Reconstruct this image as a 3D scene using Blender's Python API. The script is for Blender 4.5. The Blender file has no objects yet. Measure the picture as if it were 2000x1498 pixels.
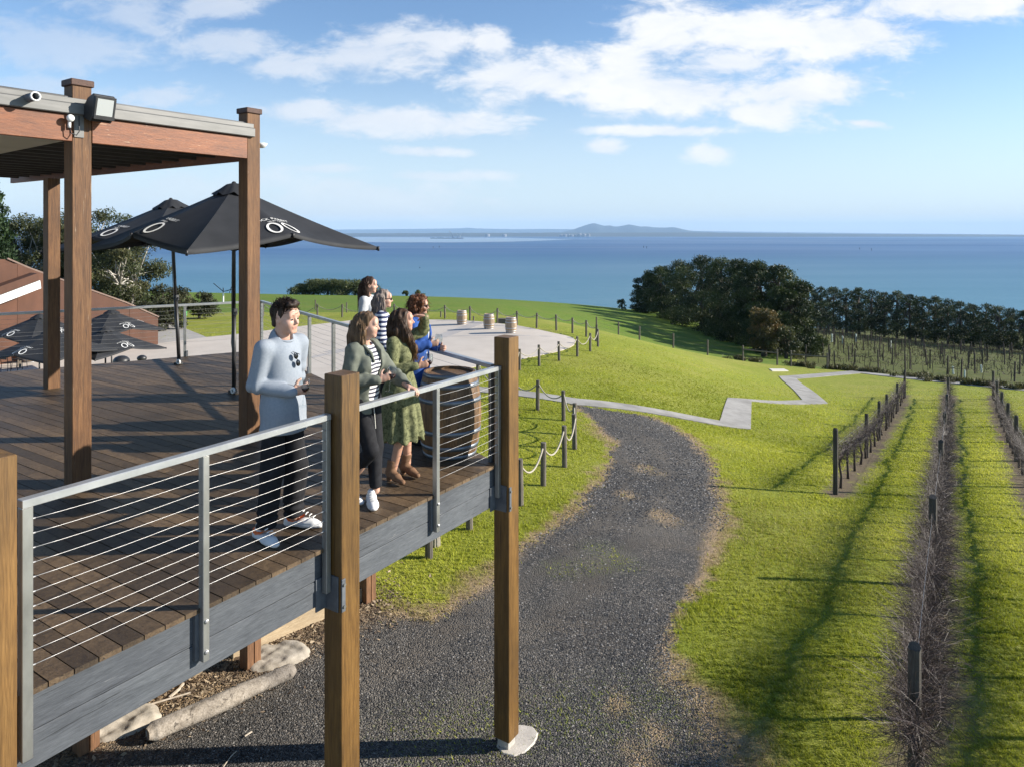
import bpy, bmesh, math, random
import numpy as np
from mathutils import Vector, Matrix
R = math.radians
random.seed(7); rng = np.random.default_rng(7)
scene = bpy.context.scene
col = scene.collection
F = 1387.0; CX = 1000.0; Y0 = 456.0; CAMZ = 2.32      # focal length and horizon of the photograph, metres above the deck
def P(px, py, d): return Vector(((px-CX)/F*d, d, CAMZ-(py-Y0)/F*d))
def on_z(px, py, z): return P(px, py, (CAMZ-z)*F/(py-Y0))
def lin(r, g, b):
    f = lambda c: (c/255/12.92) if c/255 <= .04045 else ((c/255+.055)/1.055)**2.4
    return (f(r), f(g), f(b))
# ------------------------------------------------------------------ materials
def new_mat(name):
    m = bpy.data.materials.new(name); m.use_nodes = True
    nt = m.node_tree; b = nt.nodes['Principled BSDF']
    return m, nt, b
def N(nt, typ, **kw):
    n = nt.nodes.new(typ)
    for k, v in kw.items():
        if k.startswith('i_'):
            key = k[2:]; key = int(key) if key.isdigit() else key.replace('_', ' ')
            n.inputs[key].default_value = v
        else: setattr(n, k, v)
    return n
def L(nt, a, b): nt.links.new(a, b)
def ramp(nt, fac, stops):
    r = N(nt, 'ShaderNodeValToRGB'); e = r.color_ramp.elements
    while len(e) < len(stops): e.new(.5)
    for i, (p, c) in enumerate(stops):
        e[i].position = p; e[i].color = (*c, 1) if len(c) == 3 else c
    if fac is not None: L(nt, fac, r.inputs[0])
    return r
def mixc(nt, fac, a, b, blend='MIX'):
    m = N(nt, 'ShaderNodeMix', data_type='RGBA', blend_type=blend)
    for i, s in ((0, fac), (6, a), (7, b)):
        if hasattr(s, 'is_output'): L(nt, s, m.inputs[i])
        elif isinstance(s, (int, float)): m.inputs[i].default_value = s
        else: m.inputs[i].default_value = (*s, 1)
    return m.outputs[2]
def math_(nt, op, a, b=None, c=None, clamp=False):
    m = N(nt, 'ShaderNodeMath', operation=op, use_clamp=clamp)
    for i, s in enumerate((a, b, c)):
        if s is None: continue
        if hasattr(s, 'is_output'): L(nt, s, m.inputs[i])
        else: m.inputs[i].default_value = s
    return m.outputs[0]
def coords(nt, scale=(1, 1, 1), rnd=True, which='Object'):
    tc = N(nt, 'ShaderNodeTexCoord'); mp = N(nt, 'ShaderNodeMapping')
    mp.inputs['Scale'].default_value = scale
    L(nt, tc.outputs[which], mp.inputs['Vector'])
    if rnd:
        oi = N(nt, 'ShaderNodeObjectInfo'); mu = N(nt, 'ShaderNodeVectorMath', operation='SCALE')
        mu.inputs[0].default_value = (37, 53, 71); L(nt, oi.outputs['Random'], mu.inputs['Scale'])
        L(nt, mu.outputs[0], mp.inputs['Location'])
    return mp.outputs[0]
def noise(nt, vec, scale, detail=4, rough=.55, dist=0):
    n = N(nt, 'ShaderNodeTexNoise'); n.inputs['Scale'].default_value = scale
    n.inputs['Detail'].default_value = detail; n.inputs['Roughness'].default_value = rough
    n.inputs['Distortion'].default_value = dist
    L(nt, vec, n.inputs['Vector']); return n.outputs[0]
def bump(nt, b, h, strength, dist=.02):
    n = N(nt, 'ShaderNodeBump'); n.inputs['Strength'].default_value = strength; n.inputs['Distance'].default_value = dist
    L(nt, h, n.inputs['Height']); L(nt, n.outputs[0], b.inputs['Normal']); return n
def attr(nt, name):
    a = N(nt, 'ShaderNodeAttribute', attribute_name=name); return a.outputs['Fac']
_mc = {}
def simple(name, c1, c2=None, scale=10, stretch=(1, 1, 1), rough=.7, bmp=0, bscale=None, metal=0, detail=5, dist=0, rnd=None, lo=.3, hi=.7, coat=0, bdist=.01, spec=.5, transl=0):
    if name in _mc: return _mc[name]
    m, nt, b = new_mat(name)
    v = coords(nt, stretch)
    f = noise(nt, v, scale, detail, .6, dist)
    c = ramp(nt, f, [(lo, c1), (hi, c2 or c1)]).outputs[0]
    if rnd:
        a = attr(nt, 'rnd')
        c = mixc(nt, 1.0, c, ramp(nt, a, [(0, (1-rnd,)*3), (1, (1+rnd,)*3)]).outputs[0], 'MULTIPLY')
    L(nt, c, b.inputs['Base Color'])
    b.inputs['Roughness'].default_value = rough; b.inputs['Metallic'].default_value = metal
    b.inputs['Specular IOR Level'].default_value = spec
    if coat: b.inputs['Coat Weight'].default_value = coat
    if bmp:
        h = noise(nt, v, bscale or scale*3, 6, .65)
        bump(nt, b, h, bmp, bdist)
    if transl:
        t = N(nt, 'ShaderNodeBsdfTranslucent'); L(nt, c, t.inputs['Color'])
        mx = N(nt, 'ShaderNodeMixShader'); mx.inputs[0].default_value = transl
        out = nt.nodes['Material Output']
        L(nt, b.outputs[0], mx.inputs[1]); L(nt, t.outputs[0], mx.inputs[2]); L(nt, mx.outputs[0], out.inputs[0])
    _mc[name] = m
    return m
# ------------------------------------------------------------------ mesh builder
class MB:
    def __init__(s): s.v = []; s.f = []; s.mi = []; s.r = []; s.cm = 0; s.cr = None
    def add(s, vs, fs, rnd=None):
        o = len(s.v); s.v += [tuple(v) for v in vs]
        rr = rnd if rnd is not None else (s.cr if s.cr is not None else random.random())
        for f in fs: s.f.append([i+o for i in f]); s.mi.append(s.cm); s.r.append(rr)
        return s
    def hexa(s, lo4, hi4, rnd=None):
        return s.add(list(lo4)+list(hi4), [(3, 2, 1, 0), (4, 5, 6, 7), (0, 1, 5, 4), (1, 2, 6, 5), (2, 3, 7, 6), (3, 0, 4, 7)], rnd)
    def box(s, c, sz, rz=0, M=None, rnd=None):
        x, y, z = sz[0]/2, sz[1]/2, sz[2]/2
        vs = [Vector(p) for p in ((-x, -y, -z), (x, -y, -z), (x, y, -z), (-x, y, -z), (-x, -y, z), (x, -y, z), (x, y, z), (-x, y, z))]
        m = M if M is not None else Matrix.Rotation(rz, 4, 'Z')
        c = Vector(c); vs = [m @ v + c for v in vs]
        return s.hexa(vs[:4], vs[4:], rnd)
    def tube(s, pts, rad, n=8, cap=True, rnd=None, flat=1):
        pts = [Vector(p) for p in pts]; k = len(pts)
        if not hasattr(rad, '__len__'): rad = [rad]*k
        t0 = (pts[1]-pts[0]).normalized()
        a = t0.orthogonal().normalized(); vs = []; fs = []
        for i in range(k):
            t = (pts[min(i+1, k-1)]-pts[max(i-1, 0)])
            t = t.normalized() if t.length > 1e-9 else t0
            a = (a-t*a.dot(t)); a = a.normalized() if a.length > 1e-6 else t.orthogonal().normalized()
            b = t.cross(a)
            for j in range(n):
                w = 2*math.pi*j/n
                vs.append(pts[i]+(a*math.cos(w)+b*math.sin(w)*flat)*rad[i])
        for i in range(k-1):
            for j in range(n):
                fs.append((i*n+j, i*n+(j+1) % n, (i+1)*n+(j+1) % n, (i+1)*n+j))
        if cap: fs += [tuple(range(n-1, -1, -1)), tuple(range((k-1)*n, k*n))]
        return s.add(vs, fs, rnd)
    def lathe(s, prof, n=24, c=(0, 0, 0), rnd_seg=False, M=None, cap=True):
        c = Vector(c)
        for j in range(n):
            pass
        vs = []
        for r, z in prof:
            for j in range(n):
                w = 2*math.pi*j/n; p = Vector((r*math.cos(w), r*math.sin(w), z))
                vs.append((M @ p if M is not None else p)+c)
        o = len(s.v); s.v += [tuple(v) for v in vs]
        rs = [random.random() for _ in range(n)]
        for i in range(len(prof)-1):
            for j in range(n):
                s.f.append([o+i*n+j, o+i*n+(j+1) % n, o+(i+1)*n+(j+1) % n, o+(i+1)*n+j]); s.mi.append(s.cm); s.r.append(rs[j] if rnd_seg else .5)
        if cap:
            s.f.append([o+j for j in range(n-1, -1, -1)]); s.mi.append(s.cm); s.r.append(.5)
            k = (len(prof)-1)*n; s.f.append([o+k+j for j in range(n)]); s.mi.append(s.cm); s.r.append(.5)
        return s
    def ell(s, c, r, n=14, m=8, M=None):
        c = Vector(c); r = r if hasattr(r, '__len__') else (r, r, r)
        vs = []; fs = []
        for i in range(m+1):
            th = math.pi*i/m
            for j in range(n):
                w = 2*math.pi*j/n
                p = Vector((r[0]*math.sin(th)*math.cos(w), r[1]*math.sin(th)*math.sin(w), r[2]*math.cos(th)))
                vs.append((M @ p if M is not None else p)+c)
        for i in range(m):
            for j in range(n):
                q = (i*n+j, (i+1)*n+j, (i+1)*n+(j+1) % n, i*n+(j+1) % n)
                fs.append(q)
        return s.add(vs, fs)
    def prism(s, poly, thick):
        # poly: list of 3-D points of a planar outline, thick: extrusion vector
        n = len(poly); t = Vector(thick); a = [Vector(p) for p in poly]; b = [p+t for p in a]
        fs = [tuple(range(n-1, -1, -1)), tuple(range(n, 2*n))]+[(i, (i+1) % n, n+(i+1) % n, n+i) for i in range(n)]
        return s.add(a+b, fs)
    def mesh(s, name):
        me = bpy.data.meshes.new(name); me.from_pydata(s.v, [], s.f); me.update()
        a = me.attributes.new('rnd', 'FLOAT', 'FACE'); a.data.foreach_set('value', s.r)
        me.polygons.foreach_set('material_index', s.mi)
        return me
    def build(s, name, mats, parent=None, smooth=False, bevel=0, loc=None, rz=0, angle=40):
        me = s.mesh(name)
        if bevel:
            bm = bmesh.new(); bm.from_mesh(me)
            ed = [e for e in bm.edges if len(e.link_faces) == 2 and e.calc_face_angle(0) > .5]
            bmesh.ops.bevel(bm, geom=ed, offset=bevel, segments=1, affect='EDGES', clamp_overlap=True)
            bm.to_mesh(me); bm.free()
        return obj(name, me, mats, parent, smooth, loc, rz)
def obj(name, me, mats, parent=None, smooth=False, loc=None, rz=0):
    for m in (mats if isinstance(mats, (list, tuple)) else [mats]): me.materials.append(m)
    if smooth: me.polygons.foreach_set('use_smooth', [True]*len(me.polygons))
    o = bpy.data.objects.new(name, me); col.objects.link(o)
    if parent is not None: o.parent = parent
    if loc is not None: o.location = loc
    if rz: o.rotation_euler = (0, 0, rz)
    return o
def np_mesh(name, V, Fc, mats, nper, smooth=False, attrs=None, parent=None):
    """V (n,3), Fc (m,nper) int"""
    me = bpy.data.meshes.new(name)
    V = np.ascontiguousarray(V, dtype=np.float32); Fc = np.ascontiguousarray(Fc, dtype=np.int32)
    me.vertices.add(len(V)); me.vertices.foreach_set('co', V.ravel())
    me.loops.add(Fc.size); me.loops.foreach_set('vertex_index', Fc.ravel())
    me.polygons.add(len(Fc)); me.polygons.foreach_set('loop_start', np.arange(0, Fc.size, nper, dtype=np.int32))
    me.update(calc_edges=True)
    for k, (dom, arr) in (attrs or {}).items():
        a = me.attributes.new(k, 'FLOAT', dom); a.data.foreach_set('value', np.ascontiguousarray(arr, dtype=np.float32))
    return obj(name, me, mats, parent, smooth)
def tag(o, label, cat, group=None, kind=None):
    if label: o['label'] = label
    if cat: o['category'] = cat
    if group: o['group'] = group
    if kind: o['kind'] = kind
    return o
def thing(name, label, cat, loc=(0, 0, 0), rz=0, group=None):
    o = bpy.data.objects.new(name, None); col.objects.link(o); o.empty_display_size = .1
    o.location = loc; o.rotation_euler = (0, 0, rz)
    return tag(o, label, cat, group)
def dup(root, loc, rz=0, sc=1, label=None, group=None):
    r = root.copy(); col.objects.link(r); r.location = loc; r.rotation_euler = (0, 0, rz)
    r.scale = (sc, sc, sc) if not hasattr(sc, '__len__') else sc
    if label: r['label'] = label
    if group: r['group'] = group
    for ch in list(root.children):
        c = ch.copy(); col.objects.link(c); c.parent = r
        for g in list(ch.children):
            d = g.copy(); col.objects.link(d); d.parent = c
    return r
ORD = 'first second third fourth fifth sixth seventh eighth ninth tenth eleventh twelfth thirteenth fourteenth fifteenth sixteenth seventeenth eighteenth nineteenth twentieth'.split()
# ------------------------------------------------------------------ terrain
PA, PB, PC = 4.49, .03, .0973
def plane(x, y): return PA+PB*x+PC*y
CP = [(-5, 45, 6.05), (-5, 53, 6.08), (3.6, 40, 6.06), (0, 34, 6.03), (-10, 36, 6.05), (-20, 38, 6.05), (-25, 33, 6.05), (-32, 45, 6.05), (-15, 50, 6.07), (2.5, 47, 6.07), (1.5, 51, 6.15),
      (-16, 26, 5.95), (-8, 24, 5.92), (-35, 28, 6.0),
      (0, 7.47, 5.216), (0, 3, 5.03), (-5, 5, 5.12), (-8, 10, 5.3), (-14, 8, 5.25), (-12, 16, 5.6), (0, 14.8, 5.63), (-4, 14, 5.5), (1.2, 23.7, 5.95), (.5, 29, 6.0), (4.5, 10, 5.45), (4, 18, 6.15), (-2, 19, 5.75),
      (5.5, 37, 6.45), (6, 30, 6.72), (9, 45, 7.15), (12, 50, 8.45), (15, 50, 9.05), (8, 55, 7.8), (4.5, 25, 6.45),
      (-35, 120, 10.4), (-70, 120, 9.6), (0, 120, 11.3), (12, 120, 12.2), (23, 130, 13.9), (0, 80, 8.35), (-30, 80, 7.9), (-60, 70, 7.2), (25, 100, 13.3), (10, 85, 10.2), (17, 75, 11.6), (-60, 40, 6.2), (-10, 62, 6.7)]
for (x, y) in ((8, 17.5), (13, 7), (8, 8), (6, 3), (20, 20), (26, 40), (35, 60), (50, 50), (60, 80), (8.4, 27.6), (13, 35), (11, 30), (25, 56), (20, 63), (30, 75), (60, 120), (100, 150), (140, 200), (80, 60), (40, 30), (25, 6), (45, 90), (45, 10), (17.5, 45), (76, 176), (110, 90)):
    CP.append((x, y, plane(x, y)))
CP = np.array(CP, dtype=float)
def _tps(r2): return np.where(r2 > 1e-9, .5*r2*np.log(np.maximum(r2, 1e-9)), 0)
_n = len(CP); _K = _tps(((CP[:, None, :2]-CP[None, :, :2])**2).sum(-1)/400)+np.eye(_n)*.002
_Pm = np.c_[np.ones(_n), CP[:, :2]/20]; _A = np.zeros((_n+3, _n+3)); _A[:_n, :_n] = _K; _A[:_n, _n:] = _Pm; _A[_n:, :_n] = _Pm.T
_w = np.linalg.solve(_A, np.r_[CP[:, 2], 0, 0, 0])
def crest(x): return np.interp(x, [-80, 20, 40, 80, 200], [118, 122, 140, 190, 230])
def Dfun(x, y):
    x = np.asarray(x, float); y = np.asarray(y, float); sh = x.shape; x = x.ravel(); y = y.ravel()
    xc = np.clip(x, -80, 150); yc = np.clip(y, 0, 230)
    out = np.zeros(len(x))
    for i in range(0, len(x), 40000):
        s = slice(i, i+40000)
        r2 = ((xc[s, None]-CP[None, :, 0])**2+(yc[s, None]-CP[None, :, 1])**2)/400
        out[s] = _tps(r2) @ _w[:_n]+_w[_n]+_w[_n+1]*xc[s]/20+_w[_n+2]*yc[s]/20
    e = np.maximum(0, y-crest(x)); out += np.minimum(e*e*.012, 90)+np.maximum(0, y-230)*.1
    return out.reshape(sh)
def gz(x, y): return CAMZ-float(Dfun(x, y))
_T = np.exp(np.linspace(math.log(3), math.log(420), 900))
def ground(px, py, dz=0):
    X = (px-CX)/F*_T; D = Dfun(X, _T)-dz; h = (py-Y0)/F*_T-D
    i = int(np.argmax(h >= 0))
    if h[i] < 0: i = len(_T)-1
    a, b = h[i-1], h[i]; t = _T[i-1]+(_T[i]-_T[i-1])*(-a/(b-a) if b != a else 0)
    x = (px-CX)/F*t
    return Vector((x, t, gz(x, t)+dz))
def inside(poly, x, y):
    x = np.asarray(x); y = np.asarray(y); c = np.zeros(x.shape, bool); n = len(poly)
    for i in range(n):
        x0, y0 = poly[i][:2]; x1, y1 = poly[(i+1) % n][:2]
        if y0 == y1: continue
        c ^= ((y0 > y) != (y1 > y)) & (x < (x1-x0)*(y-y0)/(y1-y0)+x0)
    return c
def dist_line(pts, x, y):
    d = np.full(x.shape, 1e9)
    for i in range(len(pts)-1):
        ax, ay = pts[i][:2]; bx, by = pts[i+1][:2]; dx, dy = bx-ax, by-ay
        t = np.clip(((x-ax)*dx+(y-ay)*dy)/max(dx*dx+dy*dy, 1e-9), 0, 1)
        d = np.minimum(d, np.hypot(x-ax-t*dx, y-ay-t*dy))
    return d
_ph = rng.uniform(0, 6.28, (40,)); _dr = rng.normal(size=(40, 3)); _dr /= np.linalg.norm(_dr, axis=1)[:, None]
def wob(p, freq, n=10, o=0):
    """cheap smooth pseudo-noise, roughly -1..1"""
    s = 0
    for i in range(n):
        k = freq*(.6+.12*i); s = s+np.sin(p @ (_dr[(i+o) % 40][:p.shape[1]]*k)+_ph[(i+o) % 40])
    return s/math.sqrt(n)*.8
# ------------------------------------------------------------------ setting: ground, drive, path, plaza, sea, far shore
gp = lambda pts, dz=0: [ground(x, y, dz) for x, y in pts]
ROAD_L = gp([(735, 1180), (760, 1198), (840, 1203), (905, 1158), (962, 1118), (1022, 1060), (1085, 1018), (1145, 975), (1180, 930), (1192, 890), (1186, 858), (1165, 828), (1140, 803), (1122, 790)])
ROAD_R = gp([(1262, 812), (1312, 832), (1352, 862), (1390, 912), (1404, 962), (1410, 1012), (1398, 1062), (1368, 1112), (1338, 1162), (1316, 1220), (1302, 1270), (1312, 1318), (1368, 1350), (1398, 1400), (1418, 1450), (1432, 1498)])
rl = [(p.x, p.y) for p in ROAD_L]; rr = [(p.x, p.y) for p in ROAD_R]
ROAD = rl+rr+[(rr[-1][0]+.3, 3.0), (rr[-1][0]+.2, -1), (-16, -1), (-16, 6), (-6.5, 7.0), (-3.9, 9.3), (-2.3, 11.0)]
PATH_UP = [(1000, 762), (1126.6, 779.5), (1406, 822.4), (1421.4, 777.3), (1567, 781.7), (1521.5, 735.5), (1664.5, 725), (2010, 759)]
PATH_LO = [(2010, 764.5), (1681, 729.8), (1555.6, 740.5), (1616.7, 788.3), (1468, 784), (1466.5, 839), (1125.5, 791.6), (1000, 773)]
PATH = gp(PATH_UP)+gp(PATH_LO)
for k in (0, -1):   # run on below the deck and out of the frame
    PATH[k] = PATH[k]+(PATH[k]-PATH[1 if k == 0 else -2])*.8; PATH[k].z = gz(PATH[k].x, PATH[k].y)
PLAZA_PX = [(404, 660), (462, 654), (507, 648.5), (600, 637), (690, 626.5), (822, 625.5), (884, 626), (935, 629), (1010, 637), (1045, 643.5), (1080, 651.5), (1104, 656.5), (1117, 660.5), (1125, 667), (1121, 675), (1111, 681), (1094, 686.6), (1052, 696), (1014, 703), (930, 717), (860, 732)]
PLAZA = gp(PLAZA_PX)+[Vector((-6, 19, 0)), Vector((-16, 17, 0)), Vector((-32, 22, 0)), Vector((-32, 33, 0))]+gp([(178, 689), (309, 672.5)])
SIDEPATH = gp([(309, 672.5), (300, 628), (338, 634), (404, 660)])
FENCE_PX = [(1165, 657), (1208, 661), (1249, 668), (1315, 686), (1382, 696), (1451, 703), (1518, 708), (1545, 711), (1616, 721)]
FENCE = gp(FENCE_PX[:2])+[None]*7
for i, (x, y) in enumerate(FENCE_PX):
    if i < 2: continue
    d = [0, 0, 62, 60, 59, 58, 57, 56.5, 55.5][i]; FENCE[i] = Vector(((x-CX)/F*d, d, 0))
FENCE[0] = Vector(((1165-CX)/F*70, 70, 0)); FENCE[1] = Vector(((1208-CX)/F*66, 66, 0))
for p in FENCE: p.z = gz(p.x, p.y)
ROWS = []   # vine rows: (start, end)
for (a, b) in (((1632, 965), (1767, 776)), ((1778, 1700), (1853, 777)), ((2190, 1400), (1940, 779))):
    ROWS.append((ground(*a), ground(*b)))
ROWS[2] = (ROWS[2][1]+(ROWS[0][0]-ROWS[0][1])*1.6, ROWS[2][1])
# terrain grid
ny, nx = 560, 620
gy = np.exp(np.linspace(math.log(5), math.log(560), ny))-5.5
gs = np.linspace(-1.15, 1.15, nx)
GX = gs[None, :]*(gy[:, None]+6.5); GY = np.repeat(gy[:, None], nx, 1)
# push the columns sideways a little so that the rows of faces do not read as lines
jit = rng.uniform(-.35, .35, GX.shape)*(gs[1]-gs[0])*(GY+6.5); GX = GX+jit; GY = GY+rng.uniform(-.3, .3, GY.shape)*np.gradient(gy)[:, None]
GZ = CAMZ-Dfun(GX, GY)
xy = np.c_[GX.ravel(), GY.ravel()]
tex = wob(xy, 9, 10)*.35+wob(xy, 22, 10, 7)*.3+wob(xy, 2.5, 8, 20)*.3
d_road = np.minimum(dist_line(rl, GX, GY), dist_line(rr, GX, GY))
in_road = inside(ROAD, GX, GY)
s_road = np.where(in_road, d_road, -d_road)+tex.reshape(GX.shape)*.16*np.clip(GY/9, .6, 2)
dirt = np.zeros(GX.shape)
for (a, b) in ROWS:
    e = b+(b-a)*.03
    dd = dist_line([a, e], GX, GY); dirt = np.maximum(dirt, np.clip(1.35-(dd+tex.reshape(GX.shape)*.26)/.50, 0, 1))
dry = np.clip(1.15-np.abs(s_road+.02)/np.clip(.30+.17*wob(xy, 1.7, 9, 25).reshape(GX.shape)+.12*tex.reshape(GX.shape), .05, 1), 0, 1)*(GY < 30)*(GX > -4)
dry = np.maximum(dry, np.clip(wob(xy, 1.6, 8, 3).reshape(GX.shape)*1.2-1.15, 0, .6)*(s_road > 0)*(GX > 2)*(GY < 14))
for (_x, _y, _r) in ((1285, 1432, .26), (1200, 1368, .20), (1262, 915, .5), (1300, 1010, .45), (1225, 965, .35), (1250, 1490, .3)):
    _g = ground(_x, _y); dry = np.maximum(dry, np.clip(1.15-np.hypot(GX-_g.x, (GY-_g.y)*.7)/_r+tex.reshape(GX.shape)*.5, 0, .85))
weed = np.clip(wob(xy, 1.1, 8, 12).reshape(GX.shape)*1.3-1.0, 0, 1)
_tk = gp([(1175, 815), (1258, 850), (1296, 905), (1300, 960), (1268, 1025), (1190, 1110), (1085, 1190), (960, 1300), (820, 1480)]); _tk2 = gp([(1130, 820), (1205, 868), (1232, 930), (1200, 1000), (1110, 1080), (1000, 1150), (860, 1240), (720, 1330)])
track = np.clip(1.25-np.minimum(dist_line(_tk, GX, GY), dist_line(_tk2, GX, GY))/.30, 0, 1)
_wp = gp([(1170, 1070), (1210, 1100), (1100, 1110)]); weed = np.maximum(weed, np.clip(1-dist_line(_wp, GX, GY)/.55, 0, .8)); _wq = gp([(900, 1460), (960, 1470)]); weed = np.maximum(weed, np.clip(1-dist_line(_wq, GX, GY)/.35, 0, 1))
fl = [(p.x, p.y) for p in FENCE]
farp = [(PATH[6].x, PATH[6].y), (PATH[7].x, PATH[7].y)]
dxp = farp[1][0]-farp[0][0]; dyp = farp[1][1]-farp[0][1]
VINE_AREA = [(fl[-1][0], fl[-1][1]+.3), (farp[0][0], farp[0][1]+.4), (farp[1][0]+dxp*6, farp[1][1]+dyp*6+.4), (260, 60), (260, 230), (82, 215), (60, 150), (38, 92), (26.5, 66)]
FIELD = fl+[(26, 66), (38, 92), (60, 150), (82, 215), (260, 230), (700, 600), (-800, 600), (-700, 57), (-20, 57), (0, 57.0), (4, 58), (7, 62)]
fc = lambda A: (A[:-1, :-1]+A[1:, :-1]+A[1:, 1:]+A[:-1, 1:])/4
FX, FY = fc(GX), fc(GY)
reg = np.zeros(FX.shape, int)
reg[inside(FIELD, FX, FY)] = 2
reg[inside(VINE_AREA, FX, FY)] = 3
reg[fc(s_road) > 0] = 1
ids = np.arange(ny*nx).reshape(ny, nx)
Q = np.stack([ids[:-1, :-1], ids[:-1, 1:], ids[1:, 1:], ids[1:, :-1]], -1)
V = np.c_[GX.ravel(), GY.ravel(), GZ.ravel()]
def grass_mat(name, c1, c2, c3, straw, sc=1.0, bmp=.6, bs=55):
    m, nt, b = new_mat(name); v = coords(nt, rnd=False)
    big = noise(nt, v, .35*sc, 4, .6); mid = noise(nt, v, 3.2*sc, 6, .65); fine = noise(nt, v, bs, 4, .7)
    c = ramp(nt, fine, [(.3, c1), (.55, c2), (.75, c3)]).outputs[0]
    c = mixc(nt, ramp(nt, mid, [(.4, (0, 0, 0)), (.7, (.6,)*3)]).outputs[0], c, c3)
    c = mixc(nt, ramp(nt, big, [(.42, (0, 0, 0)), (.68, (.5,)*3)]).outputs[0], c, straw)
    dm = math_(nt, 'ADD', attr(nt, 'dry'), math_(nt, 'MULTIPLY', math_(nt, 'SUBTRACT', noise(nt, v, 30, 5, .7), .5), .9), clamp=True)
    c = mixc(nt, math_(nt, 'MULTIPLY', dm, 1.0), c, mixc(nt, fine, (.16, .11, .055), (.46, .35, .21)))
    di = math_(nt, 'MULTIPLY', math_(nt, 'ADD', attr(nt, 'dirt'), math_(nt, 'MULTIPLY', math_(nt, 'SUBTRACT', noise(nt, v, 14, 5, .7), .5), 1.2)), attr(nt, 'dirt'), clamp=True)
    c = mixc(nt, di, c, mixc(nt, noise(nt, v, 40, 5, .7), (.055, .042, .03), (.24, .18, .12)))
    L(nt, c, b.inputs['Base Color']); b.inputs['Roughness'].default_value = .9; b.inputs['Specular IOR Level'].default_value = .15
    h = math_(nt, 'ADD', math_(nt, 'MULTIPLY', fine, 1), math_(nt, 'MULTIPLY', noise(nt, v, 11, 4), .8))
    bump(nt, b, h, bmp, .05); return m
M_LAWN = grass_mat('lawn_grass', (.10, .125, .012), (.21, .25, .028), (.31, .33, .045), (.33, .30, .08))
M_FIELD = grass_mat('field_grass', (.045, .095, .008), (.10, .18, .016), (.16, .22, .03), (.18, .19, .04), .8, 1.0, 3.5)
M_VGND = grass_mat('vineyard_grass', (.035, .048, .009), (.085, .112, .018), (.14, .145, .042), (.11, .09, .045), 2.2, 1.0, 3.2)
def gravel_mat():
    m, nt, b = new_mat('gravel'); v = coords(nt, rnd=False)
    vo = N(nt, 'ShaderNodeTexVoronoi'); vo.inputs['Scale'].default_value = 48; L(nt, v, vo.inputs['Vector'])
    sx = N(nt, 'ShaderNodeSeparateColor'); L(nt, vo.outputs['Color'], sx.inputs[0])
    c = ramp(nt, sx.outputs[0], [(0, (.010, .010, .010)), (.45, (.036, .035, .034)), (.8, (.080, .076, .072)), (1, (.26, .24, .22))]).outputs[0]
    mid = noise(nt, v, 1.3, 6, .65)
    c = mixc(nt, math_(nt, 'MULTIPLY', math_(nt, 'ADD', attr(nt, 'track'), math_(nt, 'MULTIPLY', math_(nt, 'SUBTRACT', noise(nt, v, 5, 5, .7), .5), .8)), attr(nt, 'track'), clamp=True), c, mixc(nt, noise(nt, v, 55, 3), (.030, .028, .026), (.085, .076, .066)))
    pat = noise(nt, v, .42, 5, .6)
    c = mixc(nt, ramp(nt, pat, [(.45, (0, 0, 0)), (.68, (.8,)*3)]).outputs[0], c, mixc(nt, sx.outputs[2], (.055, .052, .048), (.20, .185, .165)))
    c = mixc(nt, ramp(nt, mid, [(.46, (0, 0, 0)), (.74, (.6,)*3)]).outputs[0], c, mixc(nt, noise(nt, v, 60, 3), (.05, .045, .035), (.17, .14, .11)))
    wd = math_(nt, 'MULTIPLY', attr(nt, 'weed'), math_(nt, 'GREATER_THAN', noise(nt, v, 26, 5, .75), .56))
    c = mixc(nt, wd, c, (.10, .14, .02))
    dm = math_(nt, 'ADD', attr(nt, 'dry'), math_(nt, 'MULTIPLY', math_(nt, 'SUBTRACT', noise(nt, v, 24, 5, .75), .52), 1.6), clamp=True)
    c = mixc(nt, math_(nt, 'MULTIPLY', dm, attr(nt, 'dry')), c, mixc(nt, noise(nt, v, 70, 4, .7), (.17, .12, .07), (.45, .34, .21)))
    chip = math_(nt, 'ADD', attr(nt, 'chip'), math_(nt, 'MULTIPLY', math_(nt, 'SUBTRACT', noise(nt, v, 9, 5, .7), .5), .8), clamp=True)
    c = mixc(nt, math_(nt, 'MULTIPLY', chip, attr(nt, 'chip')), c, mixc(nt, sx.outputs[1], (.05, .035, .022), (.34, .25, .15)))
    L(nt, c, b.inputs['Base Color']); b.inputs['Roughness'].default_value = .85
    c = mixc(nt, 1.0, c, (1.16, 1.10, 1.02), 'MULTIPLY'); L(nt, c, b.inputs['Base Color'])
    h = math_(nt, 'ADD', math_(nt, 'MULTIPLY', vo.outputs['Distance'], -1.0), math_(nt, 'MULTIPLY', noise(nt, v, 7, 5), .9))
    bump(nt, b, h, .9, .03); return m
M_GRAVEL = gravel_mat()
chip = np.clip(1.5-dist_line([(-6.5, 5.6), (-4.0, 7.9), (-2.7, 9.6), (-1.9, 10.6)], GX, GY)/.62, 0, 1)
for code, nm, mt in ((0, 'lawn', M_LAWN), (1, 'gravel_drive', M_GRAVEL), (2, 'field', M_FIELD), (3, 'vineyard_ground', M_VGND)):
    q = Q[reg == code].reshape(-1, 4); u, inv = np.unique(q, return_inverse=True)
    at = {'dry': ('POINT', dry.ravel()[u]), 'dirt': ('POINT', dirt.ravel()[u]), 'weed': ('POINT', weed.ravel()[u]), 'chip': ('POINT', chip.ravel()[u]), 'track': ('POINT', track.ravel()[u])}
    o = np_mesh(nm, V[u], inv.reshape(-1, 4), mt, 4, True, at); o['kind'] = 'structure'
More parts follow.
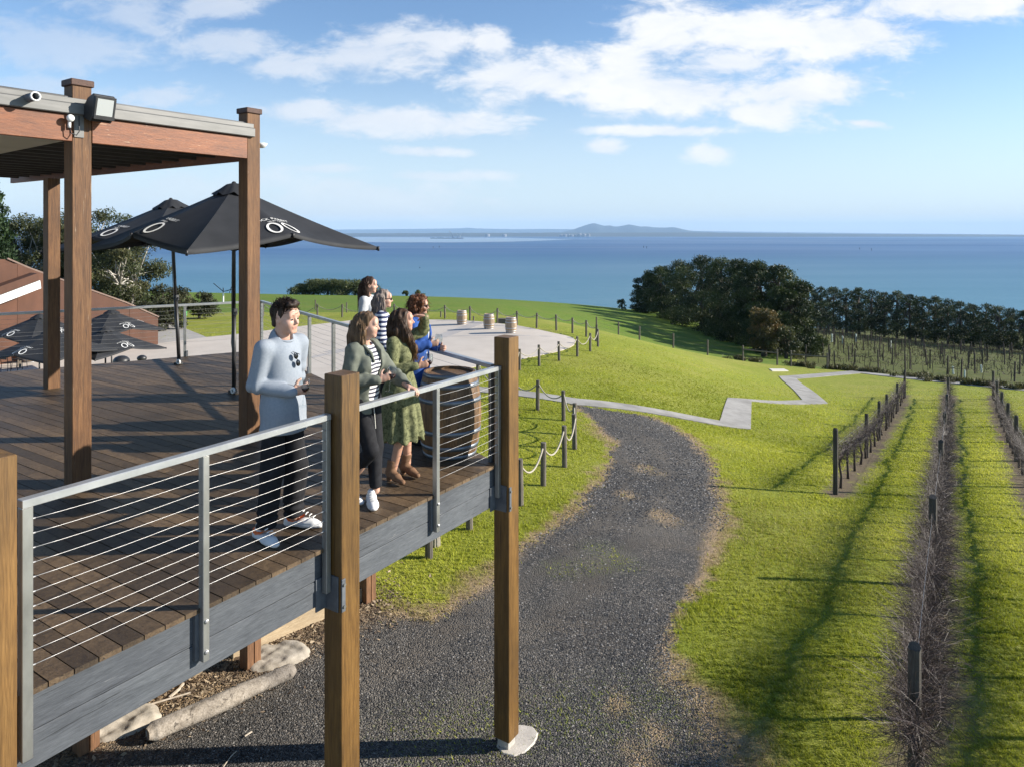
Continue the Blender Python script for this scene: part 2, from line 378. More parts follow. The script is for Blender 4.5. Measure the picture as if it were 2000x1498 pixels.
def sheet(name, poly, m, dz, kind='structure', cell=.5, skirt=.12):
    bm = bmesh.new(); vs = [bm.verts.new((p.x, p.y, 0)) for p in poly]
    f = bm.faces.new(vs); bmesh.ops.triangulate(bm, faces=[f])
    for _ in range(7):
        ed = [e for e in bm.edges if e.calc_length() > cell*max(1, min(v.co.y for v in e.verts)/18)]
        if not ed: break
        bmesh.ops.subdivide_edges(bm, edges=ed, cuts=1); bmesh.ops.triangulate(bm, faces=[f for f in bm.faces if len(f.verts) > 3])
    bm.verts.ensure_lookup_table()
    z = CAMZ-Dfun(np.array([v.co.x for v in bm.verts]), np.array([v.co.y for v in bm.verts]))
    for v, zz in zip(bm.verts, z): v.co.z = zz+dz
    be = [e for e in bm.edges if len(e.link_faces) == 1]
    r = bmesh.ops.extrude_edge_only(bm, edges=be)
    for g in r['geom']:
        if isinstance(g, bmesh.types.BMVert): g.co.z -= skirt
    bmesh.ops.recalc_face_normals(bm, faces=bm.faces)
    me = bpy.data.meshes.new(name); bm.to_mesh(me); bm.free()
    o = obj(name, me, m); o['kind'] = kind; return o
M_CONC = simple('path_concrete', (.19, .18, .165), (.34, .325, .30), 1.1, rough=.9, bmp=.25, bscale=60)
M_PLAZA = simple('plaza_concrete', (.46, .405, .345), (.53, .47, .405), .9, rough=.85, bmp=.1, bscale=40)
M_STRIP = simple('strip_concrete', (.36, .33, .31), (.43, .40, .37), 1.5, rough=.85)
M_SIDE = simple('side_path_concrete', (.30, .28, .26), (.38, .36, .33), 1.0, rough=.9)
sheet('concrete_path', PATH, M_CONC, .035)
sheet('plaza', PLAZA, M_PLAZA, .03, cell=.8)
sheet('side_path', SIDEPATH, M_SIDE, .026, cell=.8)
def strip(a, b, w):
    a, b = ground(*a), ground(*b); d = (b-a).normalized(); n = Vector((-d.y, d.x, 0))*w/2
    return [a-n, b-n, b+n, a+n]
for (a, b, w_) in (((937, 630.5), (856, 660.5), .95), ((700, 661), (1121, 662.5), .22), ((640, 690), (845, 660), .9), ((607, 700), (690, 683), .5)):  # grey paver bands, plus one long thin darker strip across the plaza
    sheet('plaza_strip', strip(a, b, w_), M_STRIP, .035, cell=.8, skirt=.003)
# utility cover on the lawn
cv = [p+Vector((0, 0, 0)) for p in gp([(1502, 721.5), (1531, 721.5), (1540, 725.5), (1508, 725.5)])]
tag(sheet('utility_cover', cv, simple('cover_concrete', (.5, .48, .42), rough=.9), .05, kind='thing'), 'small pale concrete cover set in the lawn near the path bend', 'utility cover')
# sea
SEA = CAMZ-67.0
def sea_mat():
    m, nt, b = new_mat('sea'); v = coords(nt, (1, 1, 1), False)
    mp = N(nt, 'ShaderNodeMapping'); mp.inputs['Scale'].default_value = (.35, 1, 1); L(nt, v, mp.inputs[0])
    big = noise(nt, mp.outputs[0], .0016, 6, .6, .6)
    sx = N(nt, 'ShaderNodeSeparateXYZ'); L(nt, v, sx.inputs[0])
    near = N(nt, 'ShaderNodeMapRange'); L(nt, sx.outputs[1], near.inputs[0]); near.inputs[1].default_value = 500; near.inputs[2].default_value = 2600
    deep = ramp(nt, big, [(.35, (.024, .085, .205)), (.65, (.038, .115, .245))]).outputs[0]
    c = mixc(nt, near.outputs[0], (.075, .20, .265), deep)
    L(nt, c, b.inputs['Base Color']); b.inputs['IOR'].default_value = 1.33; b.inputs['Specular IOR Level'].default_value = .5
    ro = ramp(nt, noise(nt, mp.outputs[0], .0007, 4, .5, .4), [(.4, (.36,)*3), (.6, (.52,)*3)])
    L(nt, ro.outputs[0], b.inputs['Roughness'])
    mp2 = N(nt, 'ShaderNodeMapping'); mp2.inputs['Scale'].default_value = (.5, 1, 1); mp2.inputs['Rotation'].default_value = (0, 0, .3); L(nt, v, mp2.inputs[0])
    h = math_(nt, 'ADD', noise(nt, mp2.outputs[0], .12, 6, .7), math_(nt, 'MULTIPLY', noise(nt, mp2.outputs[0], .02, 4, .6), 2))
    bump(nt, b, h, .55, 1.6); return m
mb = MB(); ys = [130, 300, 600, 1200, 2500, 5000, 9000, 14500]
for i in range(len(ys)-1):
    w0, w1 = min(41000, 6*ys[i]+3000), min(41000, 6*ys[i+1]+3000); mb.add([(-w0, ys[i], SEA), (w0, ys[i], SEA), (w1, ys[i+1], SEA), (-w1, ys[i+1], SEA)], [(0, 1, 2, 3)])
mb.build('sea', sea_mat())['kind'] = 'structure'
# pale calm water off the far shore
def far(px, d): return (px-CX)/F*d
M_CALM = simple('calm_water', (.13, .22, .33), (.17, .26, .37), .001, rough=.28)
mb = MB(); pts = [(300, 473), (520, 470), (720, 474.5), (880, 475), (1000, 473.5), (1120, 469), (1000, 465.5), (700, 464.2), (300, 464.5)]
mb.add([tuple(P(x, y, 69*F/(y-Y0)-0).xy)+(SEA+.6,) for x, y in pts], [tuple(range(len(pts)))])
mb.build('calm_water', M_CALM)['kind'] = 'structure'
# far shore and hills, each a ridge with depth
M_SHORE = simple('shore_land', (.025, .038, .045), (.060, .072, .066), .004, (.3, 1, 1), rough=1, detail=8)
M_HILL = simple('hill_land', (.030, .042, .045), (.045, .055, .052), .0009, rough=1)
def ridge(name, prof, d, depth, m, fine=0, seed=0):
    if name == 'hills': prof = [(x, 457-(457-y)*1.22) for x, y in prof]
    xs = np.arange(prof[0][0], prof[-1][0]+1, 6.0); hs = np.interp(xs, [p[0] for p in prof], [p[1] for p in prof])
    rg = np.random.default_rng(seed); k = np.convolve(rg.normal(size=len(xs)+8), np.ones(5)/5, 'same')[:len(xs)]
    hs = hs-np.abs(k)*fine
    rows = []
    for (t, e) in ((-.5, 0), (-.25, .55), (0, 1), (.25, .6), (.5, 0)):
        dd = d+t*depth; top = CAMZ-(hs-Y0)/F*d
        z = SEA-4+(top-SEA+4)*e; zz = z+ (np.roll(k, int(7*t*4))*fine*4*(1 if 0 < e < 1 else 0))
        rows.append(np.c_[(xs-CX)/F*d, np.full(len(xs), dd), zz])
    V = np.concatenate(rows); n = len(xs); i = np.arange(n-1)
    Fq = np.concatenate([np.stack([r*n+i, r*n+i+1, (r+1)*n+i+1, (r+1)*n+i], -1) for r in range(4)])
    o = np_mesh(name, V, Fq, m, 4, True); o['kind'] = 'structure'; return o
ridge('far_shore', [(-500, 456.5), (300, 457), (600, 457), (760, 456.5), (900, 456), (1100, 455.5), (1350, 455), (1700, 458), (2000, 459.5), (2600, 460)], 13800, 1500, M_SHORE, .7, 1)
ridge('hills', [(1060, 457), (1095, 455), (1120, 450.5), (1138, 445), (1150, 442), (1160, 440), (1168, 442), (1182, 445), (1190, 443.5), (1200, 446), (1213, 445), (1228, 442.5), (1240, 444), (1252, 446), (1264, 445.5), (1275, 447), (1300, 447.5), (1315, 446.5), (1326, 448.5), (1345, 452), (1370, 454), (1420, 457)], 19500, 3000, M_HILL, .25, 2)
ridge('mountains', [(-600, 450), (200, 451), (620, 449.5), (760, 448.5), (850, 447.5), (905, 446.5), (912, 445.5), (930, 447), (1000, 448.5), (1060, 448), (1160, 449), (1300, 451), (1400, 452.5), (1700, 456), (2000, 459), (2500, 460)], 26000, 4000, M_HILL, .15, 3)
# white tanks and sheds on the far shore, port cranes, channel markers
M_TANK = simple('tank_white', (.27, .27, .265))
rg = random.Random(3)
for i, x in enumerate((1096, 1104, 1111, 1117, 1124, 1132, 1141, 1150, 952, 985)):
    dd = 12950; h = 30+rg.random()*22; r_ = 22+rg.random()*26
    b_ = MB().lathe([(r_, -8), (r_, h*.85), (r_*.6, h), (.5, h*1.06)], 12)
    tag(b_.build('storage_tank', M_TANK, loc=(far(x, dd), dd, SEA+6)), 'tiny white storage tank or shed on the distant far shore below the twin peaks' if x > 1000 else 'tiny white shed on the distant shore left of the hills', 'storage tank', 'white tanks along the far shore')
M_CRANE = simple('crane_grey', (.3, .33, .36))
for i, (x, h) in enumerate(((884, 95), (893, 70), (899, 60))):
    dd = 8400; b_ = MB(); b_.tube([(0, 0, 0), (0, 0, h*.62)], 6, 5); b_.tube([(0, 0, h*.55), (-42+30*i, 0, h)], 4.5, 4); b_.box((0, 0, 5), (60, 26, 12))
    tag(b_.build('port_crane', M_CRANE, loc=(far(x, dd), dd, SEA)), ('tallest tiny dockside crane standing out in the distant bay', 'tiny dockside crane in the middle of three out in the distant bay', 'shortest tiny dockside crane of three out in the distant bay')[i], 'crane', 'cranes far out in the bay')
b_ = MB(); pts = [(-190, 0)]
for i in range(15): h = 7+rg.random()*9; pts += [(i*26-190, h), (i*26-168, h*rg.uniform(.7, 1.1))]
b_.prism([(x, -12, z) for x, z in pts+[(210, 0)]], (0, 24, 0))
tag(b_.build('breakwater', M_CRANE, loc=(far(872, 8450), 8450, SEA)), 'low dark breakwater lying in the far bay beneath the cranes', 'breakwater')
M_MARK = simple('marker_dark', (.05, .05, .055))
for i, (x, y, hh) in enumerate(((1257, 485, 6), (1263, 486, 6), (1679, 488.5, 6), (1702, 490.5, 7), (846, 486, 6), (858, 485, 6), (820, 525, 4))):
    dd = 67*F/(y-Y0); hh *= dd/2600
    b_ = MB(); b_.tube([(0, 0, -1), (0, 0, hh)], [.9*dd/2600, .7*dd/2600], 6); b_.box((0, 0, hh), (2.6*dd/2600, 1.5*dd/2600, 2.2*dd/2600))
    lab = ('left of a pair of tiny dark markers in the sea above the big pine clump', 'right of a pair of tiny dark markers in the sea above the big pine clump', 'tiny dark channel marker in the sea, left one above the pine row', 'tiny dark channel marker in the sea, right one above the pine row', 'left of two faint markers in the sea below the cranes', 'right of two faint markers in the sea below the cranes', 'lone small marker in the sea above the blue jacketed woman')[i]
    tag(b_.build('channel_marker', M_MARK, loc=(far(x, dd), dd, SEA)), lab, 'channel marker', 'channel markers in the bay')
# haze: one closed box of pale even air
mb = MB(); X0, X1, Ya, Yb, Za, Zb = -42000, 42000, -60, 30000, SEA-20, 420
m, nt, b = new_mat('haze_air'); nt.nodes.remove(b)
pv = N(nt, 'ShaderNodeVolumePrincipled'); pv.inputs['Color'].default_value = (.44, .68, 1, 1); pv.inputs['Density'].default_value = HAZE if 'HAZE' in globals() else 4.2e-5; pv.inputs['Anisotropy'].default_value = 0
L(nt, pv.outputs[0], nt.nodes['Material Output'].inputs['Volume'])
mb.hexa([(X0, Ya, Za), (X1, Ya, Za), (X1, Yb, Za), (X0, Yb, Za)], [(X0, Ya, Zb), (X1, Ya, Zb), (X1, Yb, Zb), (X0, Yb, Zb)])
mb.build('haze', m)['kind'] = 'stuff'
# ------------------------------------------------------------------ deck, balustrades, pavilion, umbrellas
TH = math.atan(900/F); A = Vector((math.sin(TH), math.cos(TH), 0)); Bv = Vector((-math.cos(TH), math.sin(TH), 0))
E0 = on_z(667, 1050, 0)
def W(u, v, z=0): return E0+A*u+Bv*v+Vector((0, 0, z))
def UV(p): d = Vector(p)-E0; return d.dot(A), d.dot(Bv)
def u_at(px, v):   # u where the line at offset v projects to px
    s = (px-CX)/F; o = E0+Bv*v
    return (s*o.y-o.x)/(A.x-s*A.y)
ROT = math.atan2(A.y, A.x)
def wood(name, c1, c2, c3, stretch, bmp=.25, rough=.6, scale=6, streak=None, rnd=0):
    m, nt, b = new_mat(name); v = coords(nt, stretch)
    g = noise(nt, v, scale, 8, .62, 1.2); c = ramp(nt, g, [(.28, c1), (.5, c2), (.72, c3)]).outputs[0]
    f = noise(nt, v, scale*6, 4, .6)
    c = mixc(nt, .38, c, ramp(nt, f, [(.3, tuple(x*.45 for x in c1)), (.7, c3)]).outputs[0])
    if streak:
        v2 = coords(nt, streak[1]); s = noise(nt, v2, streak[2], 6, .7, .6)
        c = mixc(nt, ramp(nt, s, [(streak[3], (0, 0, 0)), (streak[3]+.06, (.85,)*3)]).outputs[0], c, streak[0])
    if rnd:
        c = mixc(nt, 1.0, c, ramp(nt, attr(nt, 'rnd'), [(0, (1-rnd,)*3), (1, (1+rnd,)*3)]).outputs[0], 'MULTIPLY')
    big = noise(nt, coords(nt, tuple(max(.6, x*.12) for x in stretch)), 1.6, 4, .6)      # uneven weathering
    c = mixc(nt, 1.0, c, ramp(nt, big, [(.3, (.62, .62, .64)), (.7, (1.22, 1.2, 1.16))]).outputs[0], 'MULTIPLY')
    ck = noise(nt, coords(nt, tuple(x*2.6 if x > 2 else x*.6 for x in stretch)), scale*1.3, 3, .5, .3)
    c = mixc(nt, ramp(nt, ck, [(.655, (0, 0, 0)), (.69, (.8,)*3)]).outputs[0], c, tuple(x*.25 for x in c1))
    L(nt, c, b.inputs['Base Color']); b.inputs['Roughness'].default_value = rough
    bump(nt, b, f, bmp, .006); return m
M_POST = wood('oiled_post', (.060, .028, .007), (.150, .075, .018), (.235, .128, .034), (9, 9, .55), .35, .5, 2.4, ((.06, .03, .012), (9, 9, .3), 1.1, .66))
M_RPOST = wood('weathered_post', (.050, .019, .005), (.138, .058, .018), (.23, .116, .044), (9, 9, .5), .55, .7, 3.0, ((.36, .27, .18), (14, 14, .9), 3.2, .65))
M_BEAM = wood('red_beam', (.075, .018, .004), (.165, .046, .010), (.25, .082, .022), (1.2, 1.2, 12), .3, .55, 3, ((.50, .36, .24), (1.4, 1.4, 16), 2.8, .645))
M_DECK = wood('deck_boards', (.032, .019, .010), (.092, .059, .031), (.155, .105, .058), (5, 5, 5), .35, .55, 3.2, ((.30, .25, .20), (2, 2, 2), 7, .76), rnd=.38)
M_FASCIA = wood('grey_fascia', (.052, .060, .071), (.080, .090, .104), (.118, .129, .145), (1.0, 1.0, 9), .25, .7, 3, ((.36, .36, .35), (1.2, 1.2, 18), 2.6, .66), rnd=.06)
M_STEEL = simple('galvanised_steel', (.36, .37, .37), (.50, .51, .51), 6, rough=.36, metal=.55, bmp=.06, bscale=40)
M_SSTEEL = simple('steel_stanchion', (.26, .26, .25), (.42, .42, .40), 9, (1, 1, .4), rough=.42, metal=.8, bmp=.06, bscale=50)
M_CABLE = simple('steel_cable', (.38, .37, .36), (.50, .49, .48), 30, rough=.4, metal=.6)
M_BRKT = simple('bracket_grey', (.10, .11, .125), (.155, .165, .18), 14, rough=.55, metal=.3, bmp=.1)
C_BACK = on_z(512, 587, .985).xy.to_3d(); BK = (on_z(0, 612, .985).xy.to_3d()-C_BACK).normalized()
UC = u_at(972, 0)                                     # right front corner of the deck
C_FR = W(UC, 0); RD = (C_BACK-C_FR).normalized(); RN = Vector((RD.y, -RD.x, 0))
C_BL = C_BACK+BK*14
ub, vb = UV(C_BACK); ul, vl = UV(C_BL)
def vmax(u): return vb+(vl-vb)*(u-ub)/(ul-ub)
def vmin(u): return -.022 if u <= UC else vb*(u-UC)/(ub-UC)
deck = thing('timber_deck', 'raised weathered dark timber deck with grey painted edge boards, people standing on it', 'deck', (W(0, 0)))
def rel(o, T): o.location = Vector(o.location)-Vector(T.location); return o
mb = MB(); pitch = .127; gap = .007; u = ub-.002
seams = [(on_z(0, 794, 0), on_z(465, 767, 0)), (on_z(176, 757, 0), on_z(455, 744, 0))]
seams = [(UV(a), UV(b)) for a, b in seams]
while u > -5.2:
    u1, u0 = u-gap, u-pitch; um = (u0+u1)/2
    cuts = [(vmin(u0), vmin(u1))]
    for (a, b) in seams:
        f = lambda q: a[1]+(b[1]-a[1])*(q-a[0])/(b[0]-a[0])
        if vmin(um)+.1 < f(um) < vmax(um)-.1 : cuts.append((f(u0), f(u1)))
    # random butt joints
    q = vmin(um)+random.uniform(.9, 4.5)
    while q < vmax(um)-.4:
        if all(abs(q-c[0]) > .5 for c in cuts): cuts.append((q, q))
        q += random.uniform(3.2, 5.4)
    cuts.append((float(vmax(u0)), float(vmax(u1)))); cuts.sort()
    for i in range(len(cuts)-1):
        g = .004 if i else 0; a, b = cuts[i], cuts[i+1]; zt = random.uniform(-.002, .001)
        if b[1]-a[1] < .03: continue
        pp = [(u0, a[0]+g), (u1, a[1]+g), (u1, b[1]-g), (u0, b[0]-g)]
        mb.hexa([W(x, y, -.03) for x, y in pp], [W(x, y, zt) for x, y in pp])
    u -= pitch
def worlds(o, T):   # geometry built in world space, hung below a thing
    o.parent = T; o.location = -Vector(T.location); return o
worlds(mb.build('decking', M_DECK), deck)
for z0, z1 in ((-.232, -.034), (-.425, -.236)):
    u = UC-.03
    for u2 in [-5.3]:
        mb = MB(); mb.cr = random.random()
        mb.hexa([W(a, b, z0) for a, b in ((u2+.002, .012), (u-.002, .012), (u-.002, .06), (u2+.002, .06))], [W(a, b, z1) for a, b in ((u2+.002, .012), (u-.002, .012), (u-.002, .06), (u2+.002, .06))])
        o = mb.build('edge_board', M_FASCIA, bevel=.004); worlds(o, deck); u = u2
for z0, z1 in ((-.232, -.034), (-.425, -.236)):
    mb = MB(); a, b = C_FR+RD*.04-RN*.015, C_BACK-RN*.015; n = -RN*.045
    mb.hexa([p+Vector((0, 0, z0)) for p in (a, b, b+n, a+n)], [p+Vector((0, 0, z1)) for p in (a, b, b+n, a+n)]); worlds(mb.build('edge_board', M_FASCIA), deck)
    mb = MB(); a, b = C_BACK-BK*.0, C_BL; bn = Vector((BK.y, -BK.x, 0)); bn = bn if bn.dot(Vector((0, -1, 0))) > 0 else -bn; a = a+bn*.02; b = b+bn*.02; n = bn*.045
    mb.hexa([p+Vector((0, 0, z0)) for p in (a, b, b+n, a+n)], [p+Vector((0, 0, z1)) for p in (a, b, b+n, a+n)]); worlds(mb.build('edge_board', M_FASCIA), deck)
M_JOIST = simple('joist_timber', (.10, .06, .035), (.17, .11, .06), 6, (1, 1, 8), rough=.8)
for v in (.5, 1.4, 2.4, 4.2, 6.2):
    mb = MB(); e = UC-.5-v*.4
    mb.hexa([W(a, b, -.26) for a, b in ((-5, v), (e, v), (e, v+.06), (-5, v+.06))], [W(a, b, -.032) for a, b in ((-5, v), (e, v), (e, v+.06), (-5, v+.06))]); worlds(mb.build('joist', M_JOIST), deck)
M_PIER = wood('pier_timber', (.10, .045, .02), (.19, .09, .04), (.27, .14, .065), (8, 8, .6), .4, .7, 2.6)
for (x, y) in ((489, 1300), (168, 1462), (718, 1172)):
    g = ground(x, y)
    for k in (-.052, .052):
        mb = MB(); c = g+A*k
        mb.box(((c.x, c.y, (g.z-.1-.3)/2)), (.094, .15, abs(g.z-.1+.3)), ROT); worlds(mb.build('pier', M_PIER, bevel=.004), deck)
# front posts
PV = -.055; S_ = .187
def post(name, label, uu, v, s, ztop, m, capm=None, shoe=False):
    w = W(uu, v); zb = gz(w.x, w.y)-.02
    t = thing(name, label, 'post', (w.x, w.y, zb), ROT, 'tall timber deck posts' if not capm else None)
    z0 = .12 if shoe else -.1; h = ztop-zb
    mb = MB(); mb.box((0, 0, (z0+h)/2), (s, s, h-z0)); mb.build('post_timber', m, t, bevel=.006)
    if shoe:
        mb = MB(); mb.box((0, 0, .06), (.13, .13, .14)); mb.build('steel_shoe', simple('shoe_steel', (.42, .40, .36), (.58, .56, .52), 12, rough=.5, metal=.3), t, bevel=.004)
        mb = MB(); c = [(-.19, -.15), (-.05, -.23), (.16, -.24), (.33, -.19), (.40, -.06), (.34, .10), (.2, .19), (.02, .22), (-.16, .14), (-.23, .0)]
        mb.prism([(x*.8+.05, y*.8-.04, -.04) for x, y in c], (0, 0, .075)); mb.build('concrete_base', simple('footing_concrete', (.42, .38, .33), (.60, .55, .48), 7, rough=.9, bmp=.4, bscale=40), t, bevel=.012)
    return t
UM, UR, ULf = u_at(668, PV), u_at(989, PV), u_at(-26, PV)
post('deck_post', 'tall brown timber post in the middle of the front railing, beside the man', UM, PV, S_, 1.27, M_POST)
post('deck_post', 'tall brown timber post at the deck corner standing on a pale concrete base', UR, PV, S_*.985, 1.27, M_POST, shoe=True)
post('deck_post', 'thick timber post with bird droppings, cut by the picture edge beside the railing end', ULf, PV, S_, 1.25, wood('marked_post', (.075, .036, .010), (.175, .090, .026), (.26, .145, .045), (9, 9, .55), .35, .5, 2.4, ((.62, .58, .50), (16, 16, .8), 2.1, .70)))
# brackets between fascia and posts
for uu, lab in ((UM, 'grey angled steel bracket bolting the middle front post to the deck edge'), (UR, 'grey steel bracket bolting the corner post to the deck edge'), (ULf, 'grey steel bracket at the foot of the railing by the cut off post')):
    t = thing('post_bracket', lab, 'bracket', W(uu, 0, -.34), ROT, 'steel post brackets')
    for nm, c, sz in (('side_plate', (-S_/2-.006, -.02, 0), (.012, .20, .26)), ('face_plate', (-S_/2+.012, -S_/2+PV-.0062, 0), (.036, .012, .24)), ('back_plate', (-S_/2-.06, .0055, 0), (.10, .012, .24))):
        mb = MB(); mb.box(c, sz); mb.build(nm, M_BRKT, t, bevel=.002)
    for z in (-.08, .08): MB().lathe([(.012, 0), (.012, .012)], 8, M=Matrix.Rotation(R(90), 4, 'X'), c=(-S_/2+.014, -S_/2+PV-.010, z)).build('bolt', M_SSTEEL, t)
# balustrades
RAILT = .985
def balustrade(name, label, a, b, stan, ncab=11, ends=True, drop=(-.33, -.05), off=Vector((0, 0, 0)), group='wire balustrades round the deck', face=None):
    """a, b: ends on the deck (world); stan: fractions where stanchions stand"""
    a = Vector((a.x, a.y, 0)); b = Vector((b.x, b.y, 0)); d = (b-a); Ln = d.length; d.normalize(); rz = math.atan2(d.y, d.x)
    t = thing(name, label, 'balustrade', a, rz, group)
    mb = MB(); mb.box((Ln/2, 0, RAILT-.02), (Ln, .058, .042)); mb.build('top_rail', M_STEEL, t, bevel=.003)
    for f in stan:
        x = min(max(f*Ln, .022), Ln-.022); zb = drop[0] if 0 < f < 1 or drop[1] is None else drop[0]
        wd = .044 if f or drop[1] is None else .052
        mb = MB(); mb.box((x if wd < .05 else .027, 0, (RAILT-.0425+zb)/2), (wd, .05, RAILT-.0425-zb)); s = mb.build('stanchion', M_SSTEEL, t, bevel=.003)
        if drop[0] < -.1 and 0 < f < 1:
            for z in (zb+.06, zb+.25): MB().lathe([(.013, 0), (.013, .008), (.006, .012)], 8, M=Matrix.Rotation(R(90), 4, 'X'), c=(x, -.0252, z)).build('bolt', M_CABLE, s)
            mb = MB(); mb.box((x-.03, .033, zb+.16), (.035, .03, .30)); mb.build('spacer', M_BRKT, s)
    xs = sorted(min(max(f*Ln, .022), Ln-.022) for f in stan)
    for i in range(ncab):
        z = RAILT-.112-.0745*i; pts = []; sagk = random.uniform(.1, 1.6)
        for k in range(len(xs)-1):
            for q in range(6 if k < len(xs)-2 else 7):
                w = q/6; pts.append((xs[k]+(xs[k+1]-xs[k])*w, 0, z-.010*math.sin(math.pi*w)*(xs[k+1]-xs[k])/1.1*sagk))
        e0, e1 = pts[0], pts[-1]; mv = lambda p, q: (p[0]+q, p[1], p[2])
        pts = [e0, mv(e0, .05), mv(e0, .052)]+pts[1:-1]+[mv(e1, -.052), mv(e1, -.05), e1]
        mb = MB(); mb.tube(pts, [.0058, .0045]+[.0016]*(len(pts)-4)+[.0045, .0058], 6); mb.build('cable', M_CABLE, t, True)
    return t
RV = .004-.035
balustrade('balustrade', 'nearest front railing of wires, between the cut off post and the middle post', W(u_at(38, RV), RV), W(u_at(642, RV), RV), (0, .5, 1))
balustrade('balustrade', 'front railing of steel wires and rail between the middle post and the corner post', W(UM+S_/2+.005, RV), W(UR-S_/2-.004, RV), (.512, 1))
balustrade('balustrade', 'right side railing running back from the corner post behind the women', C_FR-RN*.02+RD*.06, C_BACK-RN*.02, (.003, .2, .36, .53, .66, .80, .995), 9, drop=(-.2, None))
balustrade('balustrade', 'rear railing along the far edge of the deck above the terrace', C_BACK+BK*.01, C_BL, (.004, .10, .212, .32, .44, .56, .68, .8, .92), 9, drop=(-.2, None))
# ---------------------------------------------------------------- pavilion roof
Z2 = 8.12; Z1 = Z2/1.232
p2 = Vector(((487-CX)/F*Z2, Z2, 0)); p1 = Vector(((152-CX)/F*6.62, 6.62, 0)); p3 = on_z(101, 757, 0)
RA = (p2-p1).normalized(); RB = Vector((-RA.y, RA.x, 0)); RROT = math.atan2(RA.y, RA.x); rs = .168
pav = thing('pavilion_roof', 'flat pavilion roof with red brown timber beams, grey metal flashing and dark slatted underside', 'roof', (p2.x, p2.y, 3.16), RROT)
# local frame: x along RA (p2 at 0, negative towards p1), y along RB (inwards)
span = (p2-p1).length; d3 = (p3-p2).length
M_FLASH = simple('grey_flashing', (.105, .105, .10), (.16, .157, .15), 3, (1, 1, 6), rough=.5, metal=.15, bmp=.03)
M_SOFF = simple('dark_soffit', (.030, .022, .016), (.055, .040, .028), 5, (1, 8, 1), rough=.7)
M_CREAM = simple('cream_soffit', (.50, .44, .33), (.58, .52, .40), 3, rough=.8)
bx = lambda c, s, nm, m, bv=.004: (lambda mb: (mb.box(c, s), mb.build(nm, m, pav, bevel=bv)))(MB())
bx((-span/2, -rs/2+.02, .12), (span-rs-.004, .05, .24), 'beam', M_BEAM)
bx((-span-2.2-rs/2, -rs/2+.02, .12), (4.4-.004, .05, .24), 'beam', M_BEAM)
bx((rs/2-.02, (d3+2)/2+.03, .12), (.05, d3+2-.12, .24), 'beam', M_BEAM)
bx((-2.6, -rs/2+.005, .295), (5.2+rs/2-.1, .10, .10), 'flashing', M_FLASH, .008)
bx((-2.6, -rs/2+.03, .372), (5.2+rs/2-.1, .09, .05), 'flashing', M_FLASH, .004)
bx((-2.6, .0+d3/2+1, .40), (5.2, d3+2.1, .03), 'roof_sheet', simple('roof_sheet', (.10, .10, .105), (.14, .14, .145), 2, rough=.6))
bx((-2.6, .0+d3/2+1, .235), (5.3, d3+2-.02, .02), 'soffit', M_SOFF)
for i in range(16):
    y = .25+i*(d3+1.6)/16; bx((-2.6+.02, y, .135), (5.1, .045, .16), 'joist', M_SOFF, 0)
mb = MB(); mb.prism([(-span-rs/2+.06, .02, .035), (-span-3.4, .02, .035), (-span-3.4, 2.6, .035), (-span+.12, 2.6, .035)], (0, 0, .016)); mb.build('cream_soffit', M_CREAM, pav)
def rpost(lab, p, top, s=rs):
    t = thing('pavilion_post', lab, 'post', (p.x, p.y, -.02), RROT, 'tall weathered pavilion posts')
    mb = MB(); mb.box((0, 0, top/2), (s, s, top)); mb.build('post_timber', M_RPOST, t, bevel=.005)
    if top > 3.4:
        mb = MB(); mb.box((0, 0, top+.028), (s+.035, s+.035, .06)); mb.build('post_cap', wood('cap_timber', (.05, .022, .014), (.085, .04, .026), (.12, .06, .04), (6, 6, 6), .3, .7, 3, ((.85, .85, .83), (22, 22, .6), 1.2, .70)), t, bevel=.006)
    return t
rpost('weathered timber roof post carrying the floodlight, nearest of the three', p1, 3.70)
rpost('weathered timber roof post directly behind the man in the pale sweatshirt', p2, 3.70)
rpost('rear roof post at the inner end of the pavilion edge, seen beyond the floodlight post', p3, 3.16)
# fittings on the pavilion
M_BLK = simple('black_metal', (.012, .012, .013), (.028, .028, .03), 10, rough=.45, bmp=.05)
M_WHT = simple('white_plastic', (.7, .69, .66), (.78, .77, .74), 8, rough=.45)
def loc_pav(x, y, z): return p2+RA*x+RB*y+Vector((0, 0, 3.16+z))
fl_t = thing('floodlight', 'square black floodlight with glass front fixed high on the nearest roof post', 'floodlight', loc_pav(-span+.10, -rs/2-.12, .32), RROT+R(4))
fl_t.rotation_euler = (R(14), 0, RROT+R(4)); fl_t.scale = (.76, .76, .76)
prof = [(-.10, -.15), (.06, -.17), (.10, -.10), (.11, .02), (.08, .15), (.05, .17), (-.06, .10), (-.12, -.02)]
mb = MB(); mb.prism([(-.13, -y, z) for y, z in prof], (.26, 0, 0)); mb.build('housing', M_BLK, fl_t, bevel=.008)
mlamp, ntl, bl = new_mat('lamp_glass'); bl.inputs['Base Color'].default_value = (.55, .56, .54, 1); bl.inputs['Roughness'].default_value = .25; bl.inputs['Metallic'].default_value = .5
mb = MB(); mb.add([(-.102, -.117, -.085), (.102, -.117, -.085), (.102, -.115, .125), (-.102, -.115, .125)], [(0, 1, 2, 3)]); mb.build('glass', mlamp, fl_t)
mb = MB()
for c, s in (((0, -.103, .135), (.25, .03, .03)), ((-.112, -.107, .02), (.025, .03, .21)), ((.112, -.107, .02), (.025, .03, .21)), ((0, -.115, -.105), (.25, .03, .05))): mb.box(c, s)
mb.build('bezel', M_BLK, fl_t, bevel=.003)
mb = MB(); mb.box((-.05, .12, -.02), (.05, .12, .14)); mb.build('mount', M_FLASH, fl_t, bevel=.003)
ms = thing('motion_sensor', 'small white motion sensor hanging below the floodlight', 'sensor', loc_pav(-span-.13, -rs/2-.05, .20), RROT)
